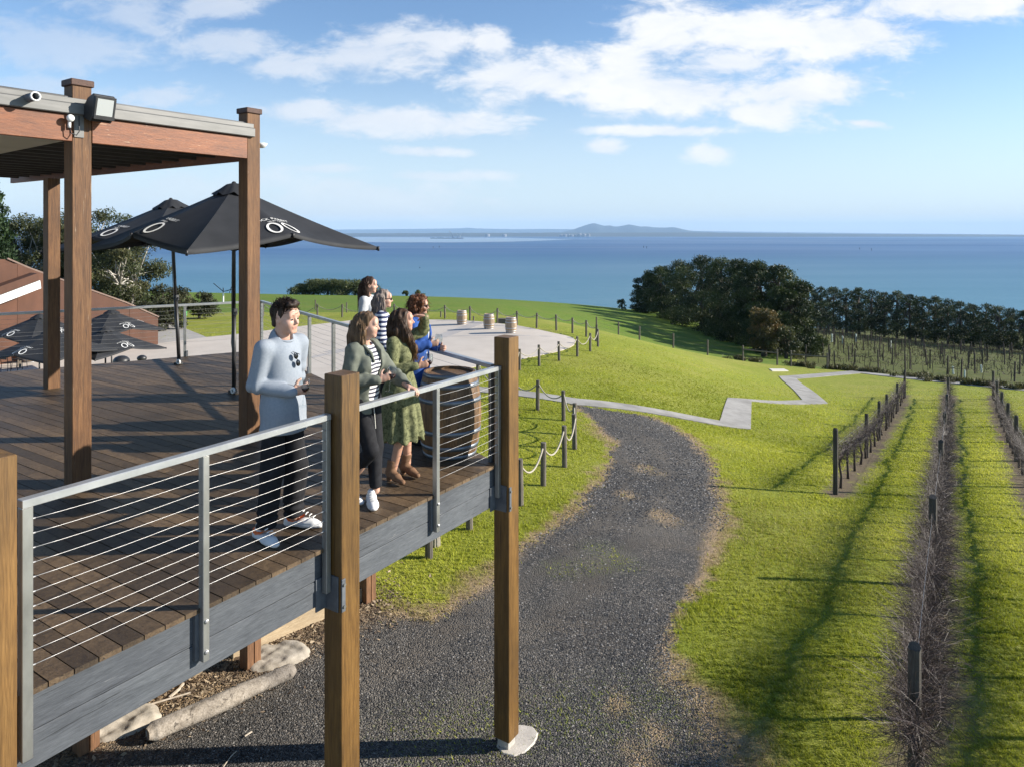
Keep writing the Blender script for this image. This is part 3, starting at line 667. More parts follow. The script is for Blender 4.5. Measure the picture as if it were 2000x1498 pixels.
mb = MB(); mb.ell((0, -.02, 0), (.034, .03, .034)); mb.build('sensor_head', M_WHT, ms, True)
mb = MB(); mb.tube([(0, 0, -.03), (0, 0, -.085)], .014, 8); mb.build('stem', M_WHT, ms, True)
mb = MB(); mb.tube([(0, 0, -.085), (.012, -.01, -.135), (.05, -.02, -.15), (.075, -.02, -.11), (.07, -.02, .03)], .005, 5); mb.build('wire', M_BLK, ms, True)
tag(MB().box((0, 0, 0), (.085, .012, .26)).build('steel_plate', M_FLASH, loc=loc_pav(-span-.03, -rs/2-.0065, .17), rz=RROT, bevel=.002), 'small grey steel plate on the post behind the floodlight bracket', 'plate')
pp = thing('overflow_pipe', 'short drain pipe with white rim poking out of the roof edge near the floodlight', 'pipe', loc_pav(-2.28, -rs/2-.05, .335), RROT)
mr = Matrix.Rotation(R(90), 4, 'X')
mb = MB(); mb.lathe([(.038, -.02), (.038, .125), (.031, .125), (.031, -.02)], 20, M=mr, cap=False); mb.build('pipe_wall', M_BRKT, pp, True); mb = MB(); mb.lathe([(.041, .115), (.041, .132), (.030, .132), (.030, .115)], 20, M=mr, cap=False); mb.build('rim', M_WHT, pp, True)
mb = MB(); mb.box((.0, .055, .035), (.60, .03, .085)); mb.build('dark_strip', M_BLK, pp, bevel=.004)  # flat black box set into the roof edge behind the pipe
ul_ = thing('wall_light', 'half bowl up light on the outer side of the post behind the man', 'wall light', loc_pav(rs/2+.07, -.01, .20), RROT)
mb = MB(); mb.lathe([(.004, -.055), (.035, -.048), (.058, -.022), (.066, .0), (.062, .0), (.05, -.022), (.03, -.042), (.004, -.048)], 18, cap=False); mb.build('bowl', M_WHT, ul_, True)
mb = MB(); mb.box((-.05, 0, .005), (.045, .02, .02)); mb.build('bracket', M_FLASH, ul_)
# ---------------------------------------------------------------- umbrellas
M_CAN = simple('black_canvas', (.016, .017, .019), (.027, .028, .031), 3, rough=.75, bmp=.12, bscale=25, spec=.35)
M_WTXT = simple('white_print', (.75, .74, .70), rough=.6)
def text_pts(s):
    cu = bpy.data.curves.new('t', 'FONT'); cu.body = s; cu.align_x = 'CENTER'; cu.align_y = 'CENTER'; cu.size = 1; cu.resolution_u = 3
    o = bpy.data.objects.new('t', cu); col.objects.link(o); dg = bpy.context.evaluated_depsgraph_get()
    me = bpy.data.meshes.new_from_object(o.evaluated_get(dg)); bm = bmesh.new(); bm.from_mesh(me); bmesh.ops.triangulate(bm, faces=bm.faces)
    v = [tuple(x.co) for x in bm.verts]; f = [[a.index for a in x.verts] for x in bm.faces]; bm.free()
    bpy.data.objects.remove(o); bpy.data.curves.remove(cu); bpy.data.meshes.remove(me); return v, f
T_JR = text_pts('JACK RABBIT'); T_VY = text_pts('VINEYARD')
def umbrella_mesh(half, hm, hc, ha, r0=.16):
    """half: half side. hm/hc/ha: heights of edge middles, corners, apex. Returns canopy mesh builder, logo builder and the surface function"""
    def surf(k, s, t, lift=0):
        ph = k*math.pi/2; M_ = Vector((half*.985, 0, hm)); C_ = Vector((half, half*(1 if s >= 0 else -1), hc)); ap = Vector((0, 0, ha))
        a = abs(s); p = ap+(M_-ap)*t*(1-a)+(C_-ap)*t*a
        bulge = -.035*math.sin(math.pi*min(t, 1))*(1-.3*a)-.05*4*a*(1-a)*t*t*.8
        p.z += bulge+lift
        p.x -= 4*a*(1-a)*.06*t*t
        return Matrix.Rotation(ph, 3, 'Z') @ p
    mb = MB(); ns, ntt = 28, 22
    for k in range(4):
        vs = []; fs = []
        for j in range(ntt+1):
            t = .06+(1-.06)*j/ntt
            for i in range(ns+1): vs.append(surf(k, -1+2*i/ns, t))
        for i in range(ns+1):
            p = surf(k, -1+2*i/ns, 1); vs.append(p-Vector((0, 0, .045))-Matrix.Rotation(k*math.pi/2, 3, 'Z') @ Vector((.012, 0, 0)))
        for j in range(ntt+1):
            for i in range(ns): fs.append((j*(ns+1)+i, (j+1)*(ns+1)+i, (j+1)*(ns+1)+i+1, j*(ns+1)+i+1))
        mb.add(vs, fs)
    lgs = []
    for k in range(4):
        lg = MB(); lgs.append(lg)
        def put(v, f, size, tc, xoff=0):
            out = []
            for (x, y, _) in v:
                t = tc-y*size/math.hypot(half, ha-hm); s = (x*size+xoff)/(half*t); out.append(surf(k, max(-1, min(1, s)), t, .018))
            lg.add(out, f)
        put(*T_JR, .088*half/1.5, .675); put(*T_VY, .050*half/1.5, .725)
        for sx in (-1, 1):
            v = []; n = 28
            for r_ in (1, .72):
                for i in range(n):
                    w = 2*math.pi*i/n; x = math.cos(w)*.105*(r_ if r_ == 1 else .66); y = math.sin(w)*.165*(1 if r_ == 1 else .80); v.append((x-sx*y*.12, y, 0))
            f = [(i, (i+1) % n, n+(i+1) % n, n+i) for i in range(n)]
            put(v, f, half/1.5, (.845), sx*.125*half/1.5)
    return mb, lgs, surf
def make_umbrella(label, base, rz, H, half, hm, hc, ha, tilt=(0, 0), big=True, group=None):
    t = thing('market_umbrella', label, 'umbrella', base, rz, group)
    if tilt != (0, 0): t.rotation_euler = (tilt[0], tilt[1], rz)
    mb, lg, surf = umbrella_mesh(half, hm, hc, ha)
    c = mb.build('canopy', M_CAN, t, True)
    for l_ in lg: l_.build('printed_logo', M_WTXT, c)
    mb = MB(); vs = []; fs = []; n = 24
    for j, (r_, z) in enumerate(((.03, ha+.045), (.10, ha+.02), (.19*half/1.5, ha-.055), (.28*half/1.5, ha-.125))):
        for i in range(n):
            w = 2*math.pi*i/n; rip = .02*math.sin(8*w)*j/3+.008*math.sin(13*w+1)*j; sq = 1+.13*abs(math.sin(2*w))*j/3
            vs.append((r_*sq*math.cos(w), r_*sq*math.sin(w), z+rip))
    for j in range(3):
        for i in range(n): fs.append((j*n+i, (j+1)*n+i, (j+1)*n+(i+1) % n, j*n+(i+1) % n))
    fs.append(tuple(range(n))); mb.add(vs, fs); mb.lathe([(.03, ha+.03), (.032, ha+.055), (.015, ha+.07)], 10); mb.build('vent_cap', M_CAN, t, True)
    mb = MB(); mb.tube([(0, 0, 0), (0, 0, 1.2)], .031, 12); mb.tube([(0, 0, 1.15), (0, 0, ha-.05)], .025, 12)
    if big: mb.tube([(0, 0, 1.17), (0, 0, 1.22)], .036, 12)
    mb.build('pole', M_BLK, t, True)
    dn = lambda q: Vector((0, 0, q))
    for k in range(4):
        for s in (0, 1):
            a_ = surf(k, s, .08); b_ = surf(k, s, .99); c_ = surf(k, s, .55); p = surf(k, s, 1)
            MB().tube([a_-dn(.03), (a_+b_)/2-dn(.05), b_-dn(.025)], .011, 6).build('rib', M_BLK, t, True)
            MB().tube([dn(hm-.25), c_-dn(.06)], .009, 6).build('strut', M_BLK, t, True)
            MB().tube([p+dn(.012), p-dn(.055)], [.02, .015], 6).build('rib_tip', M_BLK, t, True)
    if big:
        mb = MB(); mb.box((-.02, 0, .02), (.17, .07, .035)); mb.box((.05, -.02, .05), (.05, .05, .06)); mb.build('base', M_BLK, t, bevel=.005)
        mb = MB(); mb.lathe([(.022, -.012), (.046, -.012), (.046, .012), (.022, .012), (.022, -.012)], 20, M=Matrix.Rotation(R(90), 4, 'X'), c=(.055, -.05, .055), cap=False); mb.build('wheel', M_WHT, t, True)
        mb = MB(); mb.tube([(.03, 0, 1.18), (.075, 0, 1.18), (.08, -.03, 1.10)], .010, 6); mb.box((.03, 0, 1.18), (.05, .05, .09)); mb.build('crank', M_BLK, t)
        mb = MB(); mb.tube([(-.045, 0, hm-.15), (-.06, 0, 1.4), (-.05, 0, .95), (-.07, 0, .72), (-.04, 0, .60)], .006, 5); mb.build('cord', M_BLK, t)
    return t
make_umbrella('nearer black market umbrella with white oval logo, partly behind the post beside the man', on_z(457, 768, 0), R(-38), 0, 1.46, 2.31, 2.11, 3.0, group='black umbrellas on the deck')
u2 = on_z(350, 712, 0)
make_umbrella('farther leaning black market umbrella, half hidden by the nearer umbrella', u2, R(-30), 0, 1.46, 2.28, 2.12, 2.88, tilt=(R(1), R(-3.2)), group='black umbrellas on the deck')
# ------------------------------------------------------------------ people
def _smin(a, b, k):
    h = np.maximum(k-np.abs(a-b), 0)/k; return np.minimum(a, b)-h*h*k*.25
class SDF:
    def __init__(s, lo, hi, res):
        s.lo = np.array(lo, float); s.res = res; s.n = np.ceil((np.array(hi)-s.lo)/res).astype(int)+1
        s.f = np.full(s.n, .2, np.float32); s.ax = [s.lo[i]+res*np.arange(s.n[i]) for i in range(3)]
    def box(s, lo, hi):
        a = np.clip(((np.array(lo)-s.lo)/s.res).astype(int), 0, s.n-1); b = np.clip(((np.array(hi)-s.lo)/s.res).astype(int)+2, 1, s.n)
        sl = tuple(slice(a[i], b[i]) for i in range(3))
        g = np.meshgrid(*[s.ax[i][sl[i]] for i in range(3)], indexing='ij', sparse=False)
        return sl, np.stack(g, -1)
    def _put(s, sl, d, k, mode):
        f = s.f[sl]; d = d.astype(np.float32)
        if mode == 'add': s.f[sl] = _smin(f, d, k)
        elif mode == 'sub': s.f[sl] = -_smin(-f, d, k)
    def cap(s, a, b, ra, rb=None, k=.02, flat=None, mode='add'):
        """round cone a->b; flat=(axis, factor): squeezed along the axis"""
        a = np.array(a, float); b = np.array(b, float); rb = ra if rb is None else rb; m = max(ra, rb)+k+3*s.res
        sl, p = s.box(np.minimum(a, b)-m, np.maximum(a, b)+m)
        if p.size == 0: return s
        pa = p-a; ba = b-a
        if flat is not None:
            n = np.array(flat[0], float); n /= np.linalg.norm(n); f = 1/flat[1]-1
            pa = pa+(pa @ n)[..., None]*n*f; ba = ba+(ba @ n)*n*f
        l2 = max((ba*ba).sum(), 1e-12); h = np.clip((pa @ ba)/l2, 0, 1)
        d = np.linalg.norm(pa-h[..., None]*ba, axis=-1)-(ra+(rb-ra)*h)
        if flat is not None: d = d*(.55+.45*flat[1])
        s._put(sl, d, k, mode); return s
    def ell(s, c, r, k=.02, M=None, mode='add'):
        c = np.array(c, float); r = np.array(r, float); m = r.max()+k+3*s.res
        sl, p = s.box(c-m, c+m)
        if p.size == 0: return s
        q = p-c
        if M is not None: q = q @ M
        k0 = np.linalg.norm(q/r, axis=-1); k1 = np.linalg.norm(q/(r*r), axis=-1)
        d = k0*(k0-1)/np.maximum(k1, 1e-6); s._put(sl, d, k, mode); return s
    def chain(s, pts, rad, k=.02, **kw):
        for i in range(len(pts)-1): s.cap(pts[i], pts[i+1], rad[i], rad[i+1], k, **kw)
        return s
    def cut(s, fn):
        """intersect with a region: fn(points)->signed distance, keep negative"""
        sl, p = s.box(s.lo, s.lo+s.n*s.res); s.f = np.maximum(s.f, fn(p).astype(np.float32)); return s
    def fold(s, amp, fn):
        sl, p = s.box(s.lo, s.lo+s.n*s.res); near = np.abs(s.f) < 4*s.res+amp*2
        q = p[near]; s.f[near] += (amp*fn(q)).astype(np.float32); return s
    def mesh(s):
        f = s.f; n = np.array(f.shape)
        c = np.stack([f[i:n[0]-1+i, j:n[1]-1+j, k:n[2]-1+k] < 0 for i in (0, 1) for j in (0, 1) for k in (0, 1)]).sum(0)
        act = (c > 0) & (c < 8); idx = np.argwhere(act)
        off = np.array([(i, j, k) for i in (0, 1) for j in (0, 1) for k in (0, 1)])
        vals = np.stack([f[idx[:, 0]+o[0], idx[:, 1]+o[1], idx[:, 2]+o[2]] for o in off], 1)
        P_ = np.zeros((len(idx), 3)); cnt = np.zeros(len(idx))
        for a in range(8):
            for b in range(a+1, 8):
                if np.abs(off[a]-off[b]).sum() != 1: continue
                va, vb = vals[:, a], vals[:, b]; m = (va < 0) != (vb < 0); t = np.where(m, va/np.where(m, va-vb, 1), 0)
                P_ += np.where(m[:, None], off[a]+t[:, None]*(off[b]-off[a]), 0); cnt += m
        V = s.lo+(idx+P_/cnt[:, None])*s.res
        vid = np.full(act.shape, -1); vid[act] = np.arange(len(idx)); Fs = []
        for ax in range(3):
            o1, o2 = [q for q in range(3) if q != ax]
            A0 = np.take(f, range(n[ax]-1), ax); A1 = np.take(f, range(1, n[ax]), ax)
            m = (A0 < 0) != (A1 < 0); e = np.argwhere(m)
            e = e[(e[:, o1] > 0) & (e[:, o2] > 0) & (e[:, o1] < n[o1]-1) & (e[:, o2] < n[o2]-1)]
            flip = A0[tuple(e.T)] < 0
            def cell(d1, d2):
                q = e.copy(); q[:, o1] -= d1; q[:, o2] -= d2; return vid[tuple(q.T)]
            q = np.stack([cell(1, 1), cell(0, 1), cell(0, 0), cell(1, 0)], 1)
            if ax == 1: flip = ~flip
            q[~flip] = q[~flip][:, ::-1]; Fs.append(q)
        return V, np.concatenate(Fs)
    def build(s, name, m, T, attrs=None):
        V, Fq = s.mesh(); ok = (Fq >= 0).all(1); return np_mesh(name, V, Fq[ok], m, 4, True, attrs(V) if attrs else None, parent=T)
def skin_mat(name, c, c2):
    m, nt, b = new_mat(name); v = coords(nt); n = noise(nt, v, 14, 4); co = ramp(nt, n, [(.35, c), (.65, c2)]).outputs[0]
    co = mixc(nt, attr(nt, 'lip'), co, (.42, .14, .12)); L(nt, co, b.inputs['Base Color']); b.inputs['Roughness'].default_value = .5
    b.inputs['Subsurface Weight'].default_value = .12; b.inputs['Subsurface Radius'].default_value = (.01, .004, .002); b.inputs['Subsurface Scale'].default_value = .6; return m
M_SKIN = skin_mat('skin', (.46, .265, .185), (.55, .33, .245)); M_SKIN2 = skin_mat('skin_warm', (.40, .215, .14), (.50, .28, .195))
def cloth(name, c1, c2, sc=30, bmp=.25, rough=.9): return simple(name, c1, c2, sc, rough=rough, bmp=bmp, bscale=sc*9, spec=.2, bdist=.004)
def stripe_mat(name, c1, c2, per, duty, soft=.06):
    m, nt, b = new_mat(name); v = coords(nt, rnd=False); sx = N(nt, 'ShaderNodeSeparateXYZ'); L(nt, v, sx.inputs[0])
    w = math_(nt, 'ADD', sx.outputs[2], math_(nt, 'MULTIPLY', noise(nt, v, 7, 2), .02))
    f = math_(nt, 'FRACT', math_(nt, 'DIVIDE', w, per)); st = ramp(nt, f, [(duty-soft, c1), (duty, c2)]).outputs[0]
    L(nt, st, b.inputs['Base Color']); b.inputs['Roughness'].default_value = .9; return m
def hair_mat(name, c1, c2, c3=None, flow=(1, 1, .12)):
    m, nt, b = new_mat(name); v = coords(nt, flow); n = noise(nt, v, 70, 4, .6); c = ramp(nt, n, [(.3, c1), (.68, c2)]).outputs[0]
    if c3: 
        v3 = coords(nt, (1, 1, 1), False); sx = N(nt, 'ShaderNodeSeparateXYZ'); L(nt, v3, sx.inputs[0]); mr_ = N(nt, 'ShaderNodeMapRange'); L(nt, sx.outputs[2], mr_.inputs[0]); mr_.inputs[1].default_value = c3[1]; mr_.inputs[2].default_value = c3[2]
        c = mixc(nt, mr_.outputs[0], mixc(nt, n, c1, c3[0]), c)
    L(nt, c, b.inputs['Base Color']); b.inputs['Roughness'].default_value = .55; b.inputs['Specular IOR Level'].default_value = .25; bump(nt, b, n, .6, .006); return m
M_EYEW = simple('eye_white', (.6, .58, .55), rough=.3); M_EYED = simple('eye_dark', (.03, .022, .016), rough=.25); M_LENS = simple('dark_lens', (.006, .006, .008), rough=.08, spec=.8)
def glass_mat():
    m, nt, b = new_mat('clear_glass'); b.inputs['Base Color'].default_value = (.95, .97, .97, 1); b.inputs['Roughness'].default_value = .02; b.inputs['IOR'].default_value = 1.45
    tr = N(nt, 'ShaderNodeBsdfTransparent'); lw = N(nt, 'ShaderNodeLayerWeight'); lw.inputs[0].default_value = .35; gl = N(nt, 'ShaderNodeBsdfGlossy'); gl.inputs['Roughness'].default_value = .03
    tr.inputs[0].default_value = (.93, .95, .95, 1); mx = N(nt, 'ShaderNodeMixShader'); L(nt, math_(nt, 'ADD', math_(nt, 'MULTIPLY', math_(nt, 'POWER', lw.outputs['Facing'], 2.5), .5), .05), mx.inputs[0]); L(nt, tr.outputs[0], mx.inputs[1]); L(nt, gl.outputs[0], mx.inputs[2]); L(nt, mx.outputs[0], nt.nodes['Material Output'].inputs[0]); return m
M_GLASS = glass_mat(); M_WINE = simple('red_wine', (.035, .004, .008), rough=.06, spec=.6)
v3 = lambda *a: np.array(a, float)
def unit(v): v = np.array(v, float); return v/max(np.linalg.norm(v), 1e-9)
def hand(s, w, d, n, side, sc=1.0, curl=(.5, .7, .5), spread=.10, thumb=.5, k=.008):
    """w wrist, d finger direction, n palm normal; side=+1: thumb lies along +cross(d,n)"""
    d = unit(d); n = unit(np.array(n)-d*np.dot(n, d)); t = np.cross(d, n)*side; w = np.array(w, float)
    L_ = .092*sc
    s.cap(w-d*.012, w+d*L_*.45, .026*sc, .033*sc, k=.012, flat=(n, .55)); s.cap(w+d*.02, w+d*L_*.82, .034*sc, .037*sc, k=.012, flat=(n, .42))
    for i, (o, ln, r) in enumerate(((.030, .070, .0088), (.011, .079, .0092), (-.010, .073, .0088), (-.029, .057, .0078))):
        p = w+d*L_*(.98-.05*abs(i-1.2))+t*o*sc; dd = unit(d+t*spread*(1.3-i)*.5); cu = 0
        for q, (fr_, c) in enumerate(zip((.45, .30, .25), curl)):
            cu += c*(1+.08*i); v = dd*math.cos(cu)+n*math.sin(cu); e = p+v*ln*fr_*sc
            s.cap(p, e, r*sc*(1-.10*q), r*sc*(.93-.10*q), k=.004 if q else .009); p = e
    p = w+d*L_*.28+t*.030*sc; v = unit(d*.55+t*.75+n*thumb); e = p+v*.042*sc; s.cap(p-v*.02, e, .0125*sc, .011*sc, k=.010); v2 = unit(d*.75+t*.15+n*(thumb+.25)); s.cap(e, e+v2*.032*sc, .0105*sc, .0085*sc, k=.005)
    return w+d*L_+n*.03*sc
def frame(yaw, pitch=0, roll=0):
    """head axes as columns r,f,u in body space; yaw to the left positive"""
    m = Matrix.Rotation(yaw, 3, 'Z') @ Matrix.Rotation(pitch, 3, 'X') @ Matrix.Rotation(roll, 3, 'Y'); return np.array(m)
def head(s, c, M_, k=1.0, male=False):
    g = lambda x, y, z: np.array(c)+M_ @ (v3(x, y, z)*k)
    E = lambda p, r, kk=.02, mode='add': s.ell(g(*p), np.array(r)*k, kk*k, M_, mode)
    Cp = lambda a, b, ra, rb, kk=.012, mode='add': s.cap(g(*a), g(*b), ra*k, rb*k, kk*k, None, mode)
    E((0, -.014, .032), (.074, .093, .086)); E((0, .02, -.02), (.064, .072, .085), .03); E((0, .03, -.062), (.052 if not male else .057, .058, .052), .03)
    Cp((-.016, .072, -.100), (.016, .072, -.100), .018, .018, .025); E((.038, .052, -.032), (.028, .034, .030), .025); E((-.038, .052, -.032), (.028, .034, .030), .025)
    Cp((-.042, .078, .018), (.042, .078, .018), .013, .013, .02); E((0, .074, .045), (.05, .022, .035), .03)
    for q in (-1, 1): E((q*.030, .100, -.002), (.017, .014, .0115), .012, 'sub')
    for q in (-1, 1): E((q*.030, .0805, -.003), (.0135, .012, .0115), .004)
    Cp((0, .090, .008), (0, .112, -.030), .0075, .0115, .012); Cp((-.010, .098, -.036), (.010, .098, -.036), .0085, .0085, .006)
    Cp((-.017, .0885, -.0615), (.017, .0885, -.0615), .0062, .0062, .008); Cp((-.014, .088, -.0735), (.014, .088, -.0735), .0068, .0068, .008); Cp((-.020, .0985, -.0675), (.020, .0985, -.0675), .0035, .0035, .003, 'sub')
    for q in (-1, 1): s.ell(g(q*.073, -.008, -.012), np.array((.009, .020, .031))*k, .008, M_); s.ell(g(q*.080, -.004, -.010), np.array((.006, .010, .017))*k, .004, M_, 'sub')
    return g
def face_bits(T, g, M_, k, brow=None, shades=False):
    if shades:
        mb = MB()
        for q in (-1, 1): mb.ell(g(q*.031, .097, .0), (.026*k, .008*k, .022*k), 12, 6, Matrix([list(r) for r in M_]).to_4x4())
        mb.tube([g(-.012, .104, .005), g(.012, .104, .005)], .003, 5)
        for q in (-1, 1): mb.tube([g(q*.055, .09, .006), g(q*.078, .04, .008), g(q*.08, -.01, .004)], .003, 5)
        mb.build('sunglasses', M_LENS, T, True)
    else:
        for q in (-1, 1):
            e = MB().ell(g(q*.030, .0850, -.003), (.0112*k, .0105*k, .0085*k), 12, 8).build('eye', M_EYEW, T, True)
            MB().ell(g(q*.030+.001, .0925, -.003), (.0072*k, .0052*k, .0070*k), 10, 6).build('iris', M_EYED, e, True)
    if brow is not None:
        for q in (-1, 1): MB().tube([g(q*.014, .0945, .0185), g(q*.032, .0935, .0235), g(q*.050, .080, .0185)], [.0032*k, .0036*k, .002*k], 6).build('eyebrow', brow, T, True)
def folds(freq, seed, zs=1.0):
    return lambda p: wob(p*np.array([1, 1, zs]), freq, 9, seed)
def wine_glass(name, label, loc, red=True, tilt=(0, 0, 0), sc=1.0):
    t = thing('wine_glass', label, 'wine glass', loc, 0, 'wine glasses held by people'); t.rotation_euler = tilt; t.scale = (sc,)*3
    # origin at the middle of the bowl
    MB().lathe([(.034, -.155), (.033, -.152), (.006, -.147), (.004, -.14), (.004, -.065), (.010, -.055), (.030, -.038), (.041, -.008), (.0415, .012), (.036, .058), (.0352, .058), (.0407, .012), (.040, -.008), (.029, -.0365), (.008, -.052)], 24, cap=False).build('glass', M_GLASS, t, True)
    if red: MB().lathe([(.001, -.05), (.012, -.0495), (.029, -.035), (.0392, -.010), (.0392, -.004), (.001, -.004)], 20, cap=False).build('wine', M_WINE, t, True)
    return t
def strands(rg, T, name, m, roots, n, ln, grav, r0=.004, flow=None, wave=.3):
    mb = MB()
    for i in range(n):
        a = roots(rg); d = np.array(flow(a, rg) if flow else rg.normal(size=3)); d = unit(d); pts = [a]; K = 6
        for k in range(K):
            d = unit(d+np.array([0, 0, -grav])+rg.normal(size=3)*.12*wave); pts.append(pts[-1]+d*ln*(.7+.6*rg.random())/K)
        mb.tube([Vector(p) for p in pts], [r0*(1-.8*k/K) for k in range(K+1)], 4, cap=False)
    return mb.build(name, m, T, True)
def person(label, loc, heading, H, grp=None):
    return thing('person', label, 'person', loc, R(heading)-math.pi/2)
def shoe(s, p, d, k=1.0, r=.042):
    """low shoe: p heel centre on ground level, d toe direction"""
    d = unit(d); p = np.array(p, float); up = v3(0, 0, 1); z = v3(0, 0, r*.75)
    s.cap(p+z, p+d*.17*k+z*.85, r*.95, r*.98, k=.03, flat=(up, .85)); s.cap(p+d*.12*k+z*.7, p+d*.215*k+z*.55, r*.98, r*.72, k=.03, flat=(up, .8))
    s.cap(p+z*1.2+d*.01, p+d*.03*k+v3(0, 0, .085*k), r*.9, r*.85, k=.03); s.cut_z = True; return s
def shoe_pair(T, name, m, feet, k=1.0, sole=None, swoosh=None):
    for (p, d) in feet:
        p = np.array(p, float); s = SDF(p-.14, p+np.array([.14, .14, .14])+np.abs(np.array(d))*.0+v3(0, 0, .02), .006)
        s = SDF(np.minimum(p, p+unit(d)*.27)-.09, np.maximum(p, p+unit(d)*.27)+v3(.09, .09, .16), .0055)
        shoe(s, p, d, k); s.cut(lambda q: -(q[..., 2]-(p[2]+.004))); s.cut(lambda q: q[..., 2]-(p[2]+.115))
        o = s.build(name, m, T); 
        if sole:
            s2 = SDF(s.lo, s.lo+s.n*s.res, .0055); shoe(s2, p, d, k*1.005, .046); s2.cut(lambda q: -(q[..., 2]-(p[2]+.001))); s2.cut(lambda q: q[..., 2]-(p[2]+.026)); s2.build('sole', sole, o)
            d_ = unit(d); r_ = np.cross(d_, v3(0, 0, 1)); mb = MB()
            for q in range(4): c = p+d_*(.10+.026*q)*k+v3(0, 0, (.098-.010*q)*k); mb.tube([Vector(c-r_*.026), Vector(c+v3(0, 0, .006)), Vector(c+r_*.026)], .0042, 5)
            mb.build('laces', M_WHT if swoosh is None else simple('lace', (.7, .7, .68), rough=.8), o)
        if swoosh:
            d_ = unit(d); r_ = np.cross(d_, v3(0, 0, 1))
            o2 = [(-.012, .066), (.012, .046), (.04, .040), (.08, .052), (.125, .080), (.075, .064), (.045, .058), (.026, .060), (.004, .078)]
            # press the outline on the flank of the shoe, from both sides
            for sd_ in (1, -1):
                vs = []
                for (x, z) in o2:
                    best = .03
                    for q in np.linspace(.02, .065, 46):
                        c = p+d_*x*k+r_*sd_*q+v3(0, 0, z*k); i = np.clip(((c-s.lo)/s.res).round().astype(int), 0, s.n-1)
                        if s.f[tuple(i)] < 0: best = q
                    vs.append(p+d_*x*k+r_*sd_*(best+.008)+v3(0, 0, z*k))
                MB().prism([Vector(v) for v in vs], Vector(-r_*sd_*.010)).build('swoosh', swoosh, o)
# ---------------------------------------------------------------- the man in the pale sweatshirt
def bone_dims(H): return dict(ank=.05*H, knee=.275*H, hip=.515*H, waist=.61*H, chest=.725*H, sh=.815*H, neck=.855*H, hd=.925*H)
def legs_sdf(s, H, hips, knees, ankles, th=.082, kn=.058, an=.045, k=.03, end=0):
    for sgn, hp, kp, ap in zip((1, -1), hips, knees, ankles):
        s.cap(hp, kp, th, kn, k); s.cap(kp, ap, kn, an, k)
    s.ell((0, -.015, .535*H), (.165, .115, .10), .05)
def arm_chain(s, sh, el, wr, r, k=.03): s.cap(sh, el, r[0], r[1], k); s.cap(el, wr, r[1], r[2], k)
M_SWEAT = cloth('pale_sweatshirt', (.235, .265, .305), (.28, .31, .35), 60, .2)
M_TRS = cloth('black_trousers', (.012, .012, .014), (.024, .024, .027), 20, .2)
M_SHOE = simple('white_shoe', (.66, .66, .66), (.74, .74, .73), 12, rough=.6); M_ORANGE = simple('orange_mark', (.75, .14, .02), rough=.6)
